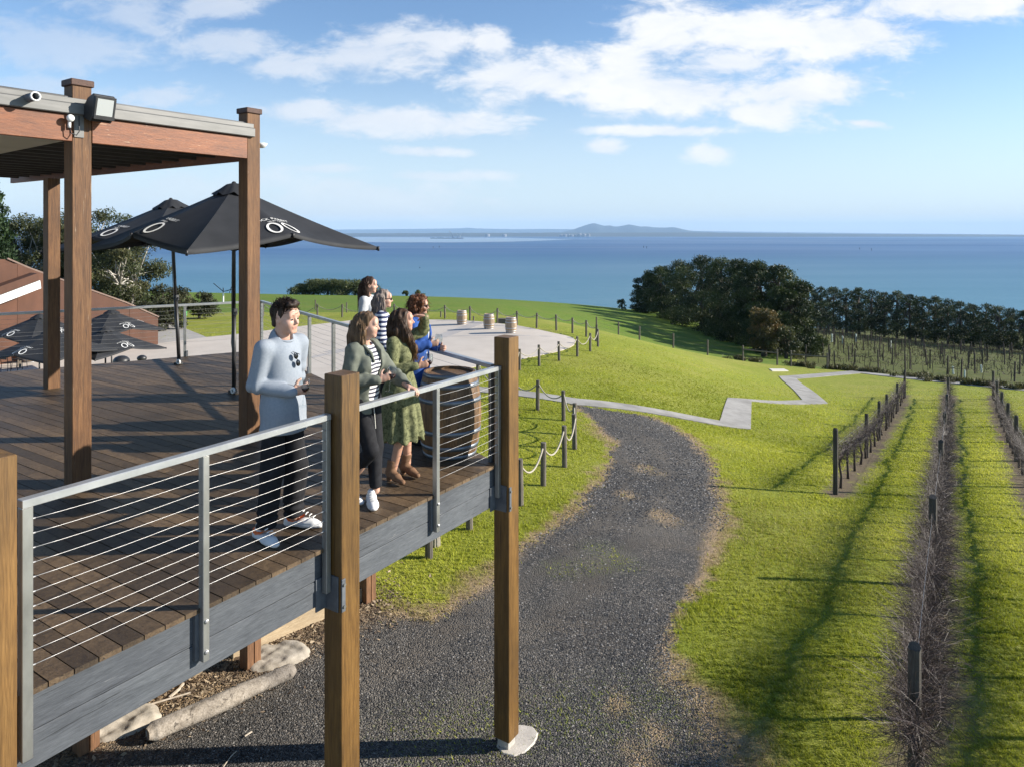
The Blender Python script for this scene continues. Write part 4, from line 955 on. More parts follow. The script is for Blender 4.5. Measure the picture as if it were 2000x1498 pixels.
def man():
    H = 1.79; T = person('young man in pale blue grey sweatshirt and black trousers holding red wine', (-1.785, 5.52, .003), -30, H)
    d = bone_dims(H); sR, sL = v3(.185, -.01, 1.445), v3(-.185, -.01, 1.445)
    eR, wR = v3(.212, -.06, 1.17), v3(.075, .185, 1.125); eL, wL = v3(-.215, -.09, 1.17), v3(-.195, -.08, .93)
    hc = v3(0.0, .035, 1.665); M_ = frame(R(6), R(-3), R(2)); k = 1.03
    s = SDF((-.46, -.30, 0), (.46, .46, 1.86), .0062)
    g = head(s, hc, M_, k, True); s.cap(g(0, -.02, -.06), v3(0, -.02, 1.45), .056, .066, .03)
    s.cap(sR, sL, .048, .048, .03); s.cap(v3(0, 0, 1.36), v3(0, 0, 1.0), .115, .11, .03, (v3(0, 1, 0), .75))
    hips = [v3(.085, 0, .92), v3(-.085, 0, .92)]; knees = [v3(.125, .03, .50), v3(-.105, .035, .50)]; ank = [v3(.15, -.01, .09), v3(-.12, .0, .09)]
    legs_sdf(s, H, hips, knees, ank)
    for a, e, w in ((sR, eR, wR), (sL, eL, wL)): arm_chain(s, a, e, w, (.044, .038, .027))
    gp_ = hand(s, wR, unit(v3(-.62, .60, .10)), v3(-.55, -.60, .15), 1, 1.06, (.75, .8, .55), .05, .55)
    hand(s, wL, unit(v3(.0, .2, -1)), v3(1, 0, 0), -1, 1.06, (.3, .4, .3), .05, .4)
    body = s.build('body', M_SKIN, T, lambda V: {'lip': ('POINT', np.clip(1.4-np.linalg.norm((V-g(0, .094, -.0675))*np.array([.45, .8, 1.3]), axis=1)/.0105, 0, .75))})
    # sweatshirt
    s = SDF((-.48, -.34, .70), (.48, .42, 1.60), .0075)
    s.cap(v3(0, -.005, 1.36), v3(0, .0, .96), .160, .168, .03, (v3(0, 1, 0), .78)); s.cap(v3(.035, .01, .98), v3(-.035, .01, .98), .140, .140, .03); s.cap(v3(0, .01, .98), v3(0, .01, .83), .180, .196, .03, (v3(0, 1, 0), .82))
    s.cap(v3(.135, -.012, 1.435), v3(-.135, -.012, 1.435), .070, .070, .03); s.cap(v3(0, -.018, 1.44), v3(0, -.018, 1.50), .115, .085, .04); s.cap(v3(0, -.02, 1.465), v3(0, -.015, 1.50), .088, .078, .03)
    for a, e, w in ((sR, eR, wR), (sL, eL, wL)):
        u = unit(w-e); s.cap(a, e, .068, .064, .025); s.cap(e, w-u*.01, .062, .042, .02); s.cap(w-u*.05, w+u*.005, .041, .040, .012)
    s.cut(lambda p: np.where(np.hypot(p[..., 0], (p[..., 1]-.0)*1.0) < .30, .795-p[..., 2], -1)); s.cut(lambda p: .072-np.linalg.norm((p-v3(0, .022, 1.545))*np.array([1, 1, .85]), axis=-1))
    def fo(p):
        q = np.zeros(len(p))
        for a, e, w in ((sR, eR, wR), (sL, eL, wL)):
            de = np.linalg.norm(p-e, axis=1); t = (p-e) @ unit(w-e); q += np.exp(-(de/.14)**2)*np.sin(t*68+wob(p, 20, 8)*2.6)*.75
        return q+.75*wob(p*np.array([1, 1, .45]), 26, 9, 3)+.35*wob(p, 60, 8, 9)*np.exp(-((p[:, 2]-.86)/.09)**2)
    s.fold(.010, fo); top = s.build('sweatshirt', M_SWEAT, T)
    # collar band and sunglasses hung on it
    ring = [v3(.078*math.cos(w), .006+.076*math.sin(w), 1.503-.020*math.sin(w)) for w in np.linspace(0, 2*math.pi, 25)]
    MB().tube([Vector(q) for q in ring], .010, 6, cap=False).build('collar', M_SWEAT, top, True)
    # trousers
    s = SDF((-.30, -.25, .06), (.30, .28, 1.02), .0075)
    for hp, kp, ap in zip(hips, knees, ank): s.cap(hp, kp, .088, .084, .03); s.cap(kp, ap+v3(0, 0, .02), .084, .075, .03)
    s.ell((0, .0, .90), (.165, .12, .09), .04); s.cut(lambda p: .095-p[..., 2]); s.cut(lambda p: p[..., 2]-.86); s.fold(.008, lambda p: wob(p*np.array([1, 1, .55]), 24, 9, 5)+np.exp(-((p[:, 2]-.16)/.09)**2)*np.sin(p[:, 2]*110+wob(p, 12, 5)*2)); s.build('trousers', M_TRS, T)
    shoe_pair(T, 'shoe', M_SHOE, [(v3(.16, -.085, 0), unit(v3(.22, 1, 0))), (v3(-.115, -.05, 0), unit(v3(-.42, 1, 0)))], 1.16, M_SHOE, M_ORANGE)
    # hair
    M_H = hair_mat('dark_brown_hair', (.012, .008, .006), (.045, .028, .019), None, (1, 1, 1)); s = SDF(hc-.17, hc+.19, .006)
    s.ell(g(0, -.022, .044), np.array((.082, .098, .088))*k, .01, M_); s.ell(g(0, .055, .105), np.array((.066, .045, .028))*k, .03, M_); s.ell(g(0, -.06, -.03), np.array((.062, .05, .06))*k, .03, M_)
    hp = lambda p: ((p-hc) @ M_)/k
    s.cut(lambda p: (lambda q: np.minimum(np.minimum(q[..., 1]-(.040+.02*(q[..., 2] > .02)), .074-q[..., 2]), 1))(hp(p))); s.cut(lambda p: (lambda q: np.minimum(-(q[..., 2]+.005), q[..., 1]+.012))(hp(p))); s.cut(lambda p: -(hp(p)[..., 2]+.085))
    s.fold(.007, lambda p: wob(p*np.array([1, 1, .5]), 90, 9, 6)+.6*wob(p, 160, 9)); hair = s.build('hair', M_H, T)
    rg = np.random.default_rng(3)
    def root(rg): a = unit(rg.normal(size=3)*np.array([1, .8, .6])+v3(0, .35, 1.1)); return g(a[0]*.078, -.02+a[1]*.096, .045+a[2]*.083)
    strands(rg, hair, 'hair_tufts', M_H, root, 520, .042, .05, .0035, lambda a, r_: M_ @ (unit((M_.T @ (a-hc)))*.6+v3(r_.normal()*.4, .75+.3*r_.normal(), .25)), 1.5)
    face_bits(T, g, M_, k, M_H)
    top_w = T.matrix_basis @ Vector((-.02, .136, 1.395)); sgl = thing('sunglasses', 'dark sunglasses hanging from the neck of the pale sweatshirt', 'sunglasses', top_w, R(-30)-math.pi/2)
    mI = Matrix.Rotation(R(62), 4, 'Y')
    for i, (x, z) in enumerate(((.020, -.018), (-.002, -.076))): MB().ell((x, .012, z), (.022, .007, .027), 14, 8, Matrix.Rotation(R(25), 4, 'Y')).build('lens', M_LENS, sgl, True)
    MB().tube([(.018, .010, -.040), (.006, .018, -.052), (.006, .012, -.062)], .003, 5).build('bridge', M_EYED, sgl, True)
    for q in ((.030, -.012, .012),): MB().tube([q, (q[0]-.045, q[1]+.01, q[2]-.02), (q[0]-.07, q[1]+.0, q[2]-.03)], .0028, 5).build('temple', M_EYED, sgl, True)
    gw = T.matrix_basis @ Vector(wR+v3(-.075, .052, .028)); wine_glass('wine_glass', 'red wine glass in the hand of the man in the pale sweatshirt', gw, True, (R(4), R(6), 0))
man()
def woman(label, loc, heading, H, arms, headyaw, headpitch, top, bottom, legs, skin=M_SKIN, hands=((1, None), (-1, None)), lean=0):
    """arms: [(elbow, wrist, hand dir, palm normal, curl) for right, left]"""
    T = person(label, loc, heading, H); f = H/1.64
    sR, sL = v3(.158, -.01, 1.322)*f, v3(-.158, -.01, 1.322)*f
    hc = v3(0, .03, 1.53)*f; M_ = frame(R(headyaw), R(headpitch)); k = .905*f
    lo = [-.42, -.36, 0]; hi = [.42, .52, 1.70*f]
    s = SDF(lo, hi, .0068); g = head(s, hc, M_, k)
    s.cap(g(0, -.02, -.06), v3(0, -.02, 1.33)*f, .047, .056, .03); s.cap(sR, sL, .038, .038, .03); s.cap(v3(0, 0, 1.25)*f, v3(0, 0, .98)*f, .098, .09, .03, (v3(0, 1, 0), .78))
    hips, knees, ank = [[v3(*a)*f for a in l] for l in legs]; legs_sdf(s, H, hips, knees, ank, .078, .05, .036)
    A_ = []
    for (sh, sg, (e, w, hd, pn, cu)) in ((sR, 1, arms[0]), (sL, -1, arms[1])):
        e, w = v3(*e)*f, v3(*w)*f; arm_chain(s, sh, e, w, (.036, .032, .023), .02); hand(s, w, hd, pn, sg, .92, cu, .05, .5); A_.append((sh, e, w))
    s.build('body', skin, T, lambda V: {'lip': ('POINT', np.clip(1.4-np.linalg.norm((V-g(0, .094, -.0675))*np.array([.45, .8, 1.3]), axis=1)/.0105, 0, .9))})
    return T, f, A_, (sR, sL), g, M_, k, hc, (hips, knees, ank)
def top_sdf(f, A_, z0, grow=0, lo=(-.44, -.38), hi=(.44, .52), hem=.16, bust=True, sleeve=True, res=.0075):
    s = SDF((lo[0], lo[1], z0*f-.03), (hi[0], hi[1], 1.46*f), res); gr = grow
    s.cap(v3(0, -.005, 1.25)*f, v3(0, .0, 1.02)*f, .135+gr, .122+gr, .05, (v3(0, 1, 0), .80)); s.cap(v3(0, 0, 1.02)*f, v3(0, -.005, z0*f/f)*f, .125+gr, hem+gr, .05, (v3(0, 1, 0), .80))
    s.cap(v3(.12, -.012, 1.318)*f, v3(-.12, -.012, 1.318)*f, .052+gr, .052+gr, .03); s.cap(v3(0, -.015, 1.32)*f, v3(0, -.015, 1.375)*f, .085+gr, .06+gr, .03)
    if bust:
        for q in (-1, 1): s.ell(v3(q*.070, .072, 1.205)*f, (.064+gr, .052+gr, .07+gr), .06)
    if sleeve:
        for sh, e, w in A_:
            u = unit(w-e); s.cap(sh, e, .050+gr, .046+gr, .022); s.cap(e, w-u*.015, .045+gr, .034+gr*.6, .02)
    return s
def arm_folds(A_, amp=1.0, o=3):
    def fo(p):
        q = np.zeros(len(p))
        for a, e, w in A_: de = np.linalg.norm(p-e, axis=1); t = (p-e) @ unit(w-e); q += np.exp(-(de/.12)**2)*np.sin(t*80+wob(p, 20, 8)*2.6)*.8
        return q*amp+.7*wob(p*np.array([1, 1, .5]), 30, 9, o)+.35*wob(p, 70, 8, o+4)
    return fo
def long_hair(T, g, M_, k, hc, m, path, rads, front=.042, n=260, seed=1, crown_r=(.086, .102, .092), ln=.22, side_cover=-.03, fringe=True, wave=1.0):
    """cap of hair plus falls along paths given in head space"""
    lo = hc-.22-v3(0, 0, .35); hi = hc+.24; s = SDF(lo, hi, .0065); hp = lambda p: ((p-hc) @ M_)/k
    s.ell(g(0, -.02, .042), np.array(crown_r)*k, .01, M_)
    s.cut(lambda p: (lambda q: np.minimum(q[..., 1]-front-.25*np.maximum(q[..., 2]-.03, 0), .082-q[..., 2]))(hp(p)))
    for pth, rd in zip(path, rads): s.chain([g(*q) for q in pth], [r_*k for r_ in rd], .03)
    s.cut(lambda p: np.where(hp(p)[..., 1] > .0, .0, -1)+np.where(hp(p)[..., 1] > .0, np.minimum(.058-np.abs(hp(p)[..., 0]), .07-hp(p)[..., 2]), 0)) if fringe else None
    s.fold(.006, lambda p: wob(p*np.array([1, 1, .25]), 85, 9, seed)+.7*wob(p*np.array([1, 1, .35]), 150, 9, seed+5)); o = s.build('hair', m, T)
    rg = np.random.default_rng(seed); P_ = [[g(*q) for q in pth] for pth in path]
    mb = MB()
    for i in range(n):
        a = rg.integers(len(P_)); pts = P_[a]; rd = rads[a]; an = rg.random()*6.28; out = []
        for q, r_ in zip(pts, rd): off = M_ @ v3(math.cos(an)*r_*k*1.03, math.sin(an)*r_*k*1.03, 0); out.append(Vector(np.array(q)+off+rg.normal(size=3)*.006*wave))
        e = out[-1]+Vector((rg.normal()*.02, rg.normal()*.02, -.03-rg.random()*.05)); out.append(e)
        # smooth by midpoints
        o2 = [out[0]]
        for u_, w_ in zip(out[:-1], out[1:]): o2 += [(u_+w_)/2]
        mb.tube(o2+[out[-1]], [.0032]*(len(o2)-1)+[.002, .0008], 4, cap=False)
    mb.build('hair_strands', m, o, True); return o
STAND = ([(.085, 0, .84), (-.085, 0, .84)], [(.09, .03, .46), (-.09, .03, .46)], [(.09, -.02, .08), (-.09, -.02, .08)])
M_KHAKI = cloth('khaki_jacket', (.115, .125, .10), (.155, .165, .135), 30, .2); M_STR1 = stripe_mat('thin_striped_knit', (.05, .05, .075), (.66, .65, .64), .034, .52)
M_OLIVE = simple('olive_dress', (.075, .082, .038), (.185, .19, .095), 34, rough=.9, bmp=.25, bscale=200, spec=.2, bdist=.004, lo=.38, hi=.56, dist=.8); M_BLUE = cloth('blue_coat', (.022, .065, .235), (.04, .10, .32), 40, .3); M_JEAN = cloth('blue_jeans', (.022, .04, .085), (.045, .075, .14), 40, .25)
M_PGREY = cloth('pale_grey_top', (.42, .43, .44), (.50, .51, .52), 30, .2); M_STR2 = stripe_mat('broad_striped_knit', (.03, .04, .10), (.72, .73, .76), .052, .55); M_TAN = simple('tan_suede', (.15, .078, .040), (.21, .115, .062), 25, rough=.9, bmp=.15)
def w_khaki():
    legs = ([(.085, 0, .84), (-.085, 0, .84)], [(.10, .13, .48), (-.06, .06, .46)], [(.03, -.16, .12), (-.02, .10, .10)])
    arms = (((.215, -.03, 1.07), (.105, .215, 1.085), (-.45, .75, .32), (-.85, -.35, .2), (.7, .8, .5)), ((-.20, .14, 1.09), (-.10, .38, 1.005), (.12, .92, -.22), (.1, -.3, -.95), (.35, .7, .6)))
    T, f, A_, sh, g, M_, k, hc, lg = woman('woman in khaki jacket over a striped shirt, one hand resting on the railing', (-1.28, 6.17, .003), -22, 1.63, arms, 22, -4, None, None, legs)
    hips, knees, ank = lg
    s = top_sdf(f, A_, .86, .0, sleeve=False); s.fold(.004, folds(26, 4, .6)); s.cut(lambda p: .055-np.linalg.norm(p-v3(0, .03, 1.40)*f, axis=-1)); s.build('striped_shirt', M_STR1, T)
    s = top_sdf(f, A_, .80, .018, hem=.165)
    s.cut(lambda p: np.where(p[..., 1] > .03, (.068+.05*np.clip((1.28-p[..., 2])/.5, -.4, 1))-np.abs(p[..., 0]+.015*np.sin(p[..., 2]*9)), -1)); s.cut(lambda p: .075-np.linalg.norm((p-v3(0, .05, 1.40)*f), axis=-1)); s.cut(lambda p: np.where(np.hypot(p[..., 0], p[..., 1]) < .25, .80*f-p[..., 2], -1))
    s.fold(.011, arm_folds(A_, 1.1)); j = s.build('jacket', M_KHAKI, T)
    for q in (-1, 1): MB().tube([Vector(v3(q*.035, -.055, 1.405)*f), Vector(v3(q*.085, .03, 1.375)*f), Vector(v3(q*.075, .115, 1.30)*f), Vector(v3(q*.055, .135, 1.22)*f)], [.018, .026, .024, .010], 8, flat=.6).build('collar', M_KHAKI, j, True)
    mb = MB(); mb.tube([Vector(v3(.07, .135, .90)*f), Vector(v3(.075, .15, .78)*f), Vector(v3(.06, .15, .66)*f)], .0035, 4); mb.build('drawstring', simple('cord_white', (.6, .58, .52), rough=.8), j)
    s = SDF((-.28, -.32, .09), (.28, .32, 1.0), .0075)
    for hp, kp, ap in zip(hips, knees, ank): s.cap(hp, kp, .095, .068, .04); s.cap(kp, ap+v3(0, 0, .05), .068, .052, .03)
    s.ell((0, -.012, .545*1.63), (.175, .125, .10), .05); s.cut(lambda p: .13-p[..., 2]); s.fold(.006, folds(26, 7, .6)); s.build('trousers', M_TRS, T)
    shoe_pair(T, 'shoe', M_SHOE, [(ank[0]*np.array([1, 1, 0])+v3(0, -.03, .0), unit(v3(.3, 1, 0))), (ank[1]*np.array([1, 1, 0])+v3(0.01, -.04, 0), unit(v3(.75, .6, 0)))], 1.0, M_SHOE)
    m = hair_mat('fair_brown_hair', (.035, .020, .010), (.15, .092, .048), None)
    path = [[(0, -.085, .03), (.01, -.115, -.06), (.02, -.12, -.17), (.03, -.125, -.27)], [(.07, -.045, .02), (.082, -.035, -.07), (.085, -.03, -.16), (.075, -.01, -.25)], [(-.07, -.045, .02), (-.08, -.035, -.08), (-.08, -.03, -.2)], [(.05, -.08, .02), (.06, -.09, -.10), (.065, -.095, -.25)]]
    h_ = long_hair(T, g, M_, k, hc, m, path, [(.06, .06, .058, .035), (.028, .034, .034, .02), (.028, .032, .02), (.045, .05, .035)], .030, 300, 3)
    MB().ell(g(0, -.105, .075), .026*k, 10, 8).build('hair_knot', m, h_, True)
    face_bits(T, g, M_, k, m)
    wine_glass('wine_glass', 'red wine glass held by the woman in the khaki jacket', T.matrix_basis @ Vector(A_[0][2]+v3(-.075, .075, .05)), True, (R(-6), R(8), 0))
w_khaki()
def w_olive():
    legs = ([(.085, 0, .84), (-.085, 0, .84)], [(.095, .05, .46), (-.085, .03, .46)], [(.10, -.03, .12), (-.10, .03, .12)])
    arms = (((.205, -.01, 1.07), (.11, .225, 1.115), (-.40, .85, .18), (-.85, -.35, .15), (.7, .8, .5)), ((-.25, .14, 1.40), (-.10, .215, 1.56), (.28, -.90, .10), (.25, .05, -.95), (.25, .3, .25)))
    T, f, A_, sh, g, M_, k, hc, lg = woman('woman in olive dress and tan ankle boots shading her eyes with a raised hand', (-1.06, 6.74, .003), -14, 1.60, arms, 20, 2, None, None, legs, M_SKIN2)
    hips, knees, ank = lg
    s = top_sdf(f, A_, .84, .010, hi=(.44, .52), hem=.15)
    s2 = SDF((-.44, -.40, .30), (.44, .54, 1.72*f), .0078)
    s2.cap(v3(0, -.005, 1.25)*f, v3(0, .0, 1.02)*f, .150, .128, .05, (v3(0, 1, 0), .82)); s2.cap(v3(0, 0, 1.02)*f, v3(0, -.005, .82)*f, .128, .182, .05, (v3(0, 1, 0), .85)); s2.cap(v3(0, 0, .84)*f, v3(.0, .02, .34)*f, .178, .235, .05, (v3(0, 1, 0), .88))
    s2.cap(v3(.12, -.012, 1.318)*f, v3(-.12, -.012, 1.318)*f, .060, .060, .03); s2.cap(v3(0, -.015, 1.32)*f, v3(0, -.015, 1.375)*f, .09, .066, .03)
    for q in (-1, 1): s2.ell(v3(q*.070, .075, 1.205)*f, (.070, .058, .074), .06)
    for sh_, e, w in A_: u = unit(w-e); s2.cap(sh_, e, .060, .058, .022); s2.cap(e, w-u*.02, .056, .040, .02)
    s2.cut(lambda p: .40*f-p[..., 2]+.012*np.sin(p[..., 0]*30)); s2.cut(lambda p: .066-np.linalg.norm((p-v3(0, .045, 1.40)*f), axis=-1))
    af = arm_folds(A_)
    def fo(p):
        an = np.arctan2(p[:, 0], p[:, 1]); sk = np.clip((.92-p[:, 2])/.4, 0, 1); return af(p)*.8+sk*1.6*np.sin(an*11+wob(p, 5, 5)*1.3)
    s2.fold(.009, fo); dr_ = s2.build('dress', M_OLIVE, T)
    mb = MB(); ring = [Vector((v3(.135*math.cos(w), .112*math.sin(w), .995)*f)) for w in np.linspace(0, 6.2832, 25)]; mb.tube(ring, .013, 6, cap=False); mb.build('belt', M_OLIVE, dr_, True)
    for (ap, dd) in ((ank[0], unit(v3(.55, 1, 0))), (ank[1], unit(v3(.45, 1, 0)))):
        p = ap*np.array([1, 1, 0])+v3(0, -.035, 0); s = SDF(np.minimum(p, p+dd*.26)-.09, np.maximum(p, p+dd*.26)+v3(.09, .09, .26), .0058)
        s.cap(p+v3(0, 0, .085), p+dd*.10+v3(0, 0, .055), .040, .037, .03); s.cap(p+dd*.10+v3(0, 0, .05), p+dd*.19+v3(0, 0, .030), .037, .027, .03, (v3(0, 0, 1), .85)); s.cap(p+v3(0, 0, .08)+dd*.015, ap+v3(0, 0, .10), .046, .050, .03); s.cap(p-dd*.005+v3(0, 0, .06), p-dd*.008+v3(0, 0, .0), .028, .024, .012)
        s.cut(lambda q: -(q[..., 2]-.003)); s.cut(lambda q: q[..., 2]-.20); s.fold(.003, folds(40, 2, .5)); s.build('ankle_boot', M_TAN, T)
    m = hair_mat('long_brown_hair', (.018, .009, .005), (.062, .032, .016), ((.26, .14, .055), 1.05, 1.38))
    path = [[(0, -.085, .03), (.01, -.11, -.08), (.01, -.11, -.2), (.0, -.10, -.3)], [(.07, -.02, .03), (.084, .01, -.07), (.09, .05, -.17), (.075, .10, -.29), (.06, .11, -.37)], [(-.07, -.02, .03), (-.082, .0, -.08), (-.08, .05, -.2), (-.07, .09, -.3)], [(.05, -.07, .02), (.075, -.06, -.1), (.085, -.03, -.24)]]
    long_hair(T, g, M_, k, hc, m, path, [(.062, .065, .06, .035), (.03, .038, .042, .036, .015), (.028, .034, .036, .018), (.045, .05, .035)], .034, 340, 8)
    face_bits(T, g, M_, k, m)
    wine_glass('wine_glass', 'red wine glass held by the woman in the olive dress', T.matrix_basis @ Vector(A_[0][2]+v3(-.07, .078, .045)), True, (R(-4), R(4), 0))
w_olive()
def w_blue():
    arms = (((.20, -.04, 1.07), (.11, .185, 1.11), (-.35, .88, .20), (-.85, -.35, .15), (.7, .8, .5)), ((-.225, .0, 1.06), (-.12, .22, 1.05), (.3, .8, -.1), (.8, -.3, .1), (.6, .7, .5)))
    T, f, A_, sh, g, M_, k, hc, lg = woman('woman with curly auburn hair in a blue coat holding up a glass', (-1.06, 7.92, .003), -12, 1.62, arms, 14, -2, None, None, STAND, M_SKIN)
    hips, knees, ank = lg
    s = top_sdf(f, A_, .9, .004, sleeve=False); s.cut(lambda p: .07-np.linalg.norm((p-v3(0, .05, 1.41)*f), axis=-1)); s.build('white_top', M_PGREY, T)
    s = top_sdf(f, A_, .66, .026, hem=.19); s.cut(lambda p: np.where(p[..., 1] > .03, .035+.03*np.clip((p[..., 2]-1.1)/.3, 0, 1)-np.abs(p[..., 0]), -1)); s.cut(lambda p: .08-np.linalg.norm((p-v3(0, .055, 1.41)*f), axis=-1)); s.cut(lambda p: np.where(np.hypot(p[..., 0], p[..., 1]) < .28, .66*f-p[..., 2], -1)); s.fold(.008, arm_folds(A_)); j = s.build('coat', M_BLUE, T)
    for q in (-1, 1): MB().tube([Vector(v3(q*.05, -.07, 1.405)*f), Vector(v3(q*.09, .02, 1.385)*f), Vector(v3(q*.085, .12, 1.29)*f), Vector(v3(q*.055, .145, 1.13)*f)], [.016, .026, .026, .010], 8, flat=.6).build('lapel', M_BLUE, j, True)
    s = SDF((-.28, -.2, .04), (.28, .24, 1.0), .009)
    for hp, kp, ap in zip(hips, knees, ank): s.cap(hp, kp, .095, .066, .04); s.cap(kp, ap, .066, .055, .03)
    s.fold(.006, folds(26, 7, .6)); s.build('jeans', M_JEAN, T)
    shoe_pair(T, 'shoe', M_TRS, [(v3(.09, -.06, 0), unit(v3(.2, 1, 0))), (v3(-.09, -.06, 0), unit(v3(-.1, 1, 0)))], .95)
    m = hair_mat('auburn_hair', (.045, .015, .007), (.17, .068, .028), None, (1, 1, 1))
    s = SDF(hc-.26, hc+.24, .0075); hp = lambda p: ((p-hc) @ M_)/k; rg = np.random.default_rng(4)
    s.ell(g(0, -.02, .045), np.array((.092, .108, .096))*k, .01, M_)
    for i in range(46):
        an = rg.random()*6.28; z = rg.uniform(-.13, .11); r_ = .095*math.sqrt(max(.25, 1-(z/.17)**2)); x, y = r_*math.cos(an), r_*math.sin(an)*1.1-.02
        if y > .045 and z < .06: continue
        s.ell(g(x, y, z), (.030*k,)*3, .02)
    s.cut(lambda p: (lambda q: np.minimum(np.minimum(q[..., 1]-.045, .07-q[..., 2]), .06-np.abs(q[..., 0])))(hp(p))); s.fold(.009, lambda p: wob(p, 80, 9, 2)+.6*wob(p, 150, 9, 8)); h_ = s.build('hair', m, T)
    def root(rg): a = unit(rg.normal(size=3)+v3(0, -.5, .1)); return g(a[0]*.098, -.02+a[1]*.115, .01+a[2]*.11)
    strands(rg, h_, 'curls', m, root, 420, .075, .35, .0035, lambda a, r_: unit(a-hc)+r_.normal(size=3)*.7, 4)
    face_bits(T, g, M_, k, m, True)
    wine_glass('wine_glass', 'clear tasting glass held up by the woman in the blue coat', T.matrix_basis @ Vector(A_[0][2]+v3(-.06, .085, .05)), False, (R(-3), R(5), 0))
w_blue()
DOWN = (((.215, -.02, 1.06), (.19, .08, .86), (0, .15, -1), (-1, 0, 0), (.3, .4, .3)), ((-.215, -.02, 1.06), (-.19, .08, .86), (0, .15, -1), (1, 0, 0), (.3, .4, .3)))
def w_back(label, loc, heading, H, mt, tname, hm, path, rads, yaw, seed, shades=False, stripes=False):
    T, f, A_, sh, g, M_, k, hc, lg = woman(label, loc, heading, H, DOWN, yaw, -2, None, None, STAND)
    hips, knees, ank = lg; s = top_sdf(f, A_, .84, .014, hem=.16); s.cut(lambda p: .066-np.linalg.norm((p-v3(0, .04, 1.41)*f), axis=-1)); s.fold(.007, arm_folds(A_)); s.build(tname, mt, T)
    s = SDF((-.28, -.2, .04), (.28, .24, 1.02), .009)
    for hp, kp, ap in zip(hips, knees, ank): s.cap(hp, kp, .095, .066, .04); s.cap(kp, ap, .066, .055, .03)
    s.ell((0, -.012, .545*H), (.172, .125, .10), .05); s.fold(.006, folds(26, 7, .6)); s.build('trousers', M_TRS, T)
    shoe_pair(T, 'shoe', M_TRS, [(v3(.09, -.06, 0), unit(v3(.2, 1, 0))), (v3(-.09, -.06, 0), unit(v3(-.1, 1, 0)))], .95)
    long_hair(T, g, M_, k, hc, hm, path, rads, .034, 260, seed); face_bits(T, g, M_, k, hm, shades)
w_back('tall woman with long dark brown hair in a pale grey top, rearmost of the group', (-2.06, 10.15, .003), -6, 1.69, M_PGREY, 'grey_top', hair_mat('dark_long_hair', (.018, .009, .006), (.060, .032, .020), ((.22, .12, .06), 1.2, 1.45)),
       [[(0, -.085, .03), (0, -.115, -.08), (0, -.12, -.2), (0, -.12, -.32)], [(.065, -.05, .02), (.07, -.05, -.1), (.075, -.02, -.22), (.06, .03, -.34)], [(-.065, -.05, .02), (-.07, -.05, -.1), (-.07, -.05, -.24)]], [(.06, .058, .055, .035), (.028, .032, .036, .02), (.03, .032, .025)], 12, 12)
w_back('woman with ash blonde hair and sunglasses in a broad navy striped top, behind the others', (-1.60, 8.72, .003), 14, 1.62, M_STR2, 'striped_top', hair_mat('ash_blonde_hair', (.075, .055, .045), (.27, .22, .19)),
       [[(0, -.085, .03), (0, -.105, -.06), (0, -.10, -.17)], [(.068, -.04, .02), (.08, -.03, -.07), (.085, -.01, -.18)], [(-.068, -.04, .02), (-.08, -.03, -.07), (-.08, -.01, -.18)], [(.04, -.08, .02), (.055, -.085, -.08), (.06, -.08, -.18)]], [(.062, .062, .05), (.032, .036, .03), (.032, .036, .03), (.05, .05, .045)], 0, 15, True)
# ------------------------------------------------------------------ rope fences, barrels, timbers, shed, terrace, trees, vines, grass
M_FPOST = wood('fence_timber', (.055, .047, .038), (.12, .105, .088), (.20, .178, .15), (12, 12, 1.2), .6, .85, 2.5)
M_ROPE = simple('rope', (.30, .27, .21), (.44, .40, .32), 60, rough=.9, bmp=.5, bscale=160)
def fence_post(p, h, r, label, group):
    t = thing('rope_post', label, 'post', (p.x, p.y, p.z), random.uniform(0, 6), group)
    lx, ly = random.uniform(-.02, .02), random.uniform(-.02, .02); n = 10
    pts = [(0, 0, -.15), (lx*.3, ly*.3, h*.35), (lx, ly, h-.01), (lx, ly, h)]
    MB().tube(pts, [r*1.03, r, r*.97, r*.9], n).build('post_timber', M_FPOST, t, False)
    return Vector((p.x+lx, p.y+ly, p.z+h-.10)), t
def rope(a, b, sag, label, group):
    pts = [a.lerp(b, k/12)-Vector((0, 0, 4*sag*(k/12)*(1-k/12))) for k in range(13)]
    o = MB().tube([p-a for p in pts], .021, 6).build('rope', M_ROPE, smooth=True, loc=a)
    return tag(o, label, 'rope', group)
def rope_fence(px, h, r, lab, group, sag, rl_, rgrp):
    tops = []
    for i, (x, y) in enumerate(px):
        p = ground(x, y); a, t = fence_post(p, h*random.uniform(.96, 1.05), r, lab(i, len(px)), group); tops.append(a)
    for i in range(len(tops)-1):
        rope(tops[i], tops[i+1], sag*(tops[i]-tops[i+1]).length*random.uniform(.9, 1.1), rl_(i, len(px)), rgrp)
far_px = [(403, 613.5), (514, 618), (620, 619.5), (668, 620), (722, 621.5), (770, 622), (820, 622), (869, 622.8), (918, 625.8), (971, 631), (1009.7, 637), (1048, 641.2), (1086.6, 646), (1118, 651.2), (1145, 658.2), (1164.5, 667)]
near_px = [(1168, 677.3), (1152.7, 686.6), (1127.5, 696.6), (1092, 705), (1053, 715.3), (1014.5, 723.3), (1000, 739)]
low_px = [(933, 756), (996, 781), (1050, 801.7), (1100.6, 821.3), (1121, 850), (1122.5, 877.5), (1102.8, 911.8), (1061, 948.2), (1016.5, 986.6), (917, 1034), (838, 1089)]
g1 = 'rope posts along the far edge of the plaza'; g2 = 'rope posts along the near edge of the plaza'; g3 = 'rope posts curving round the grass beside the drive'
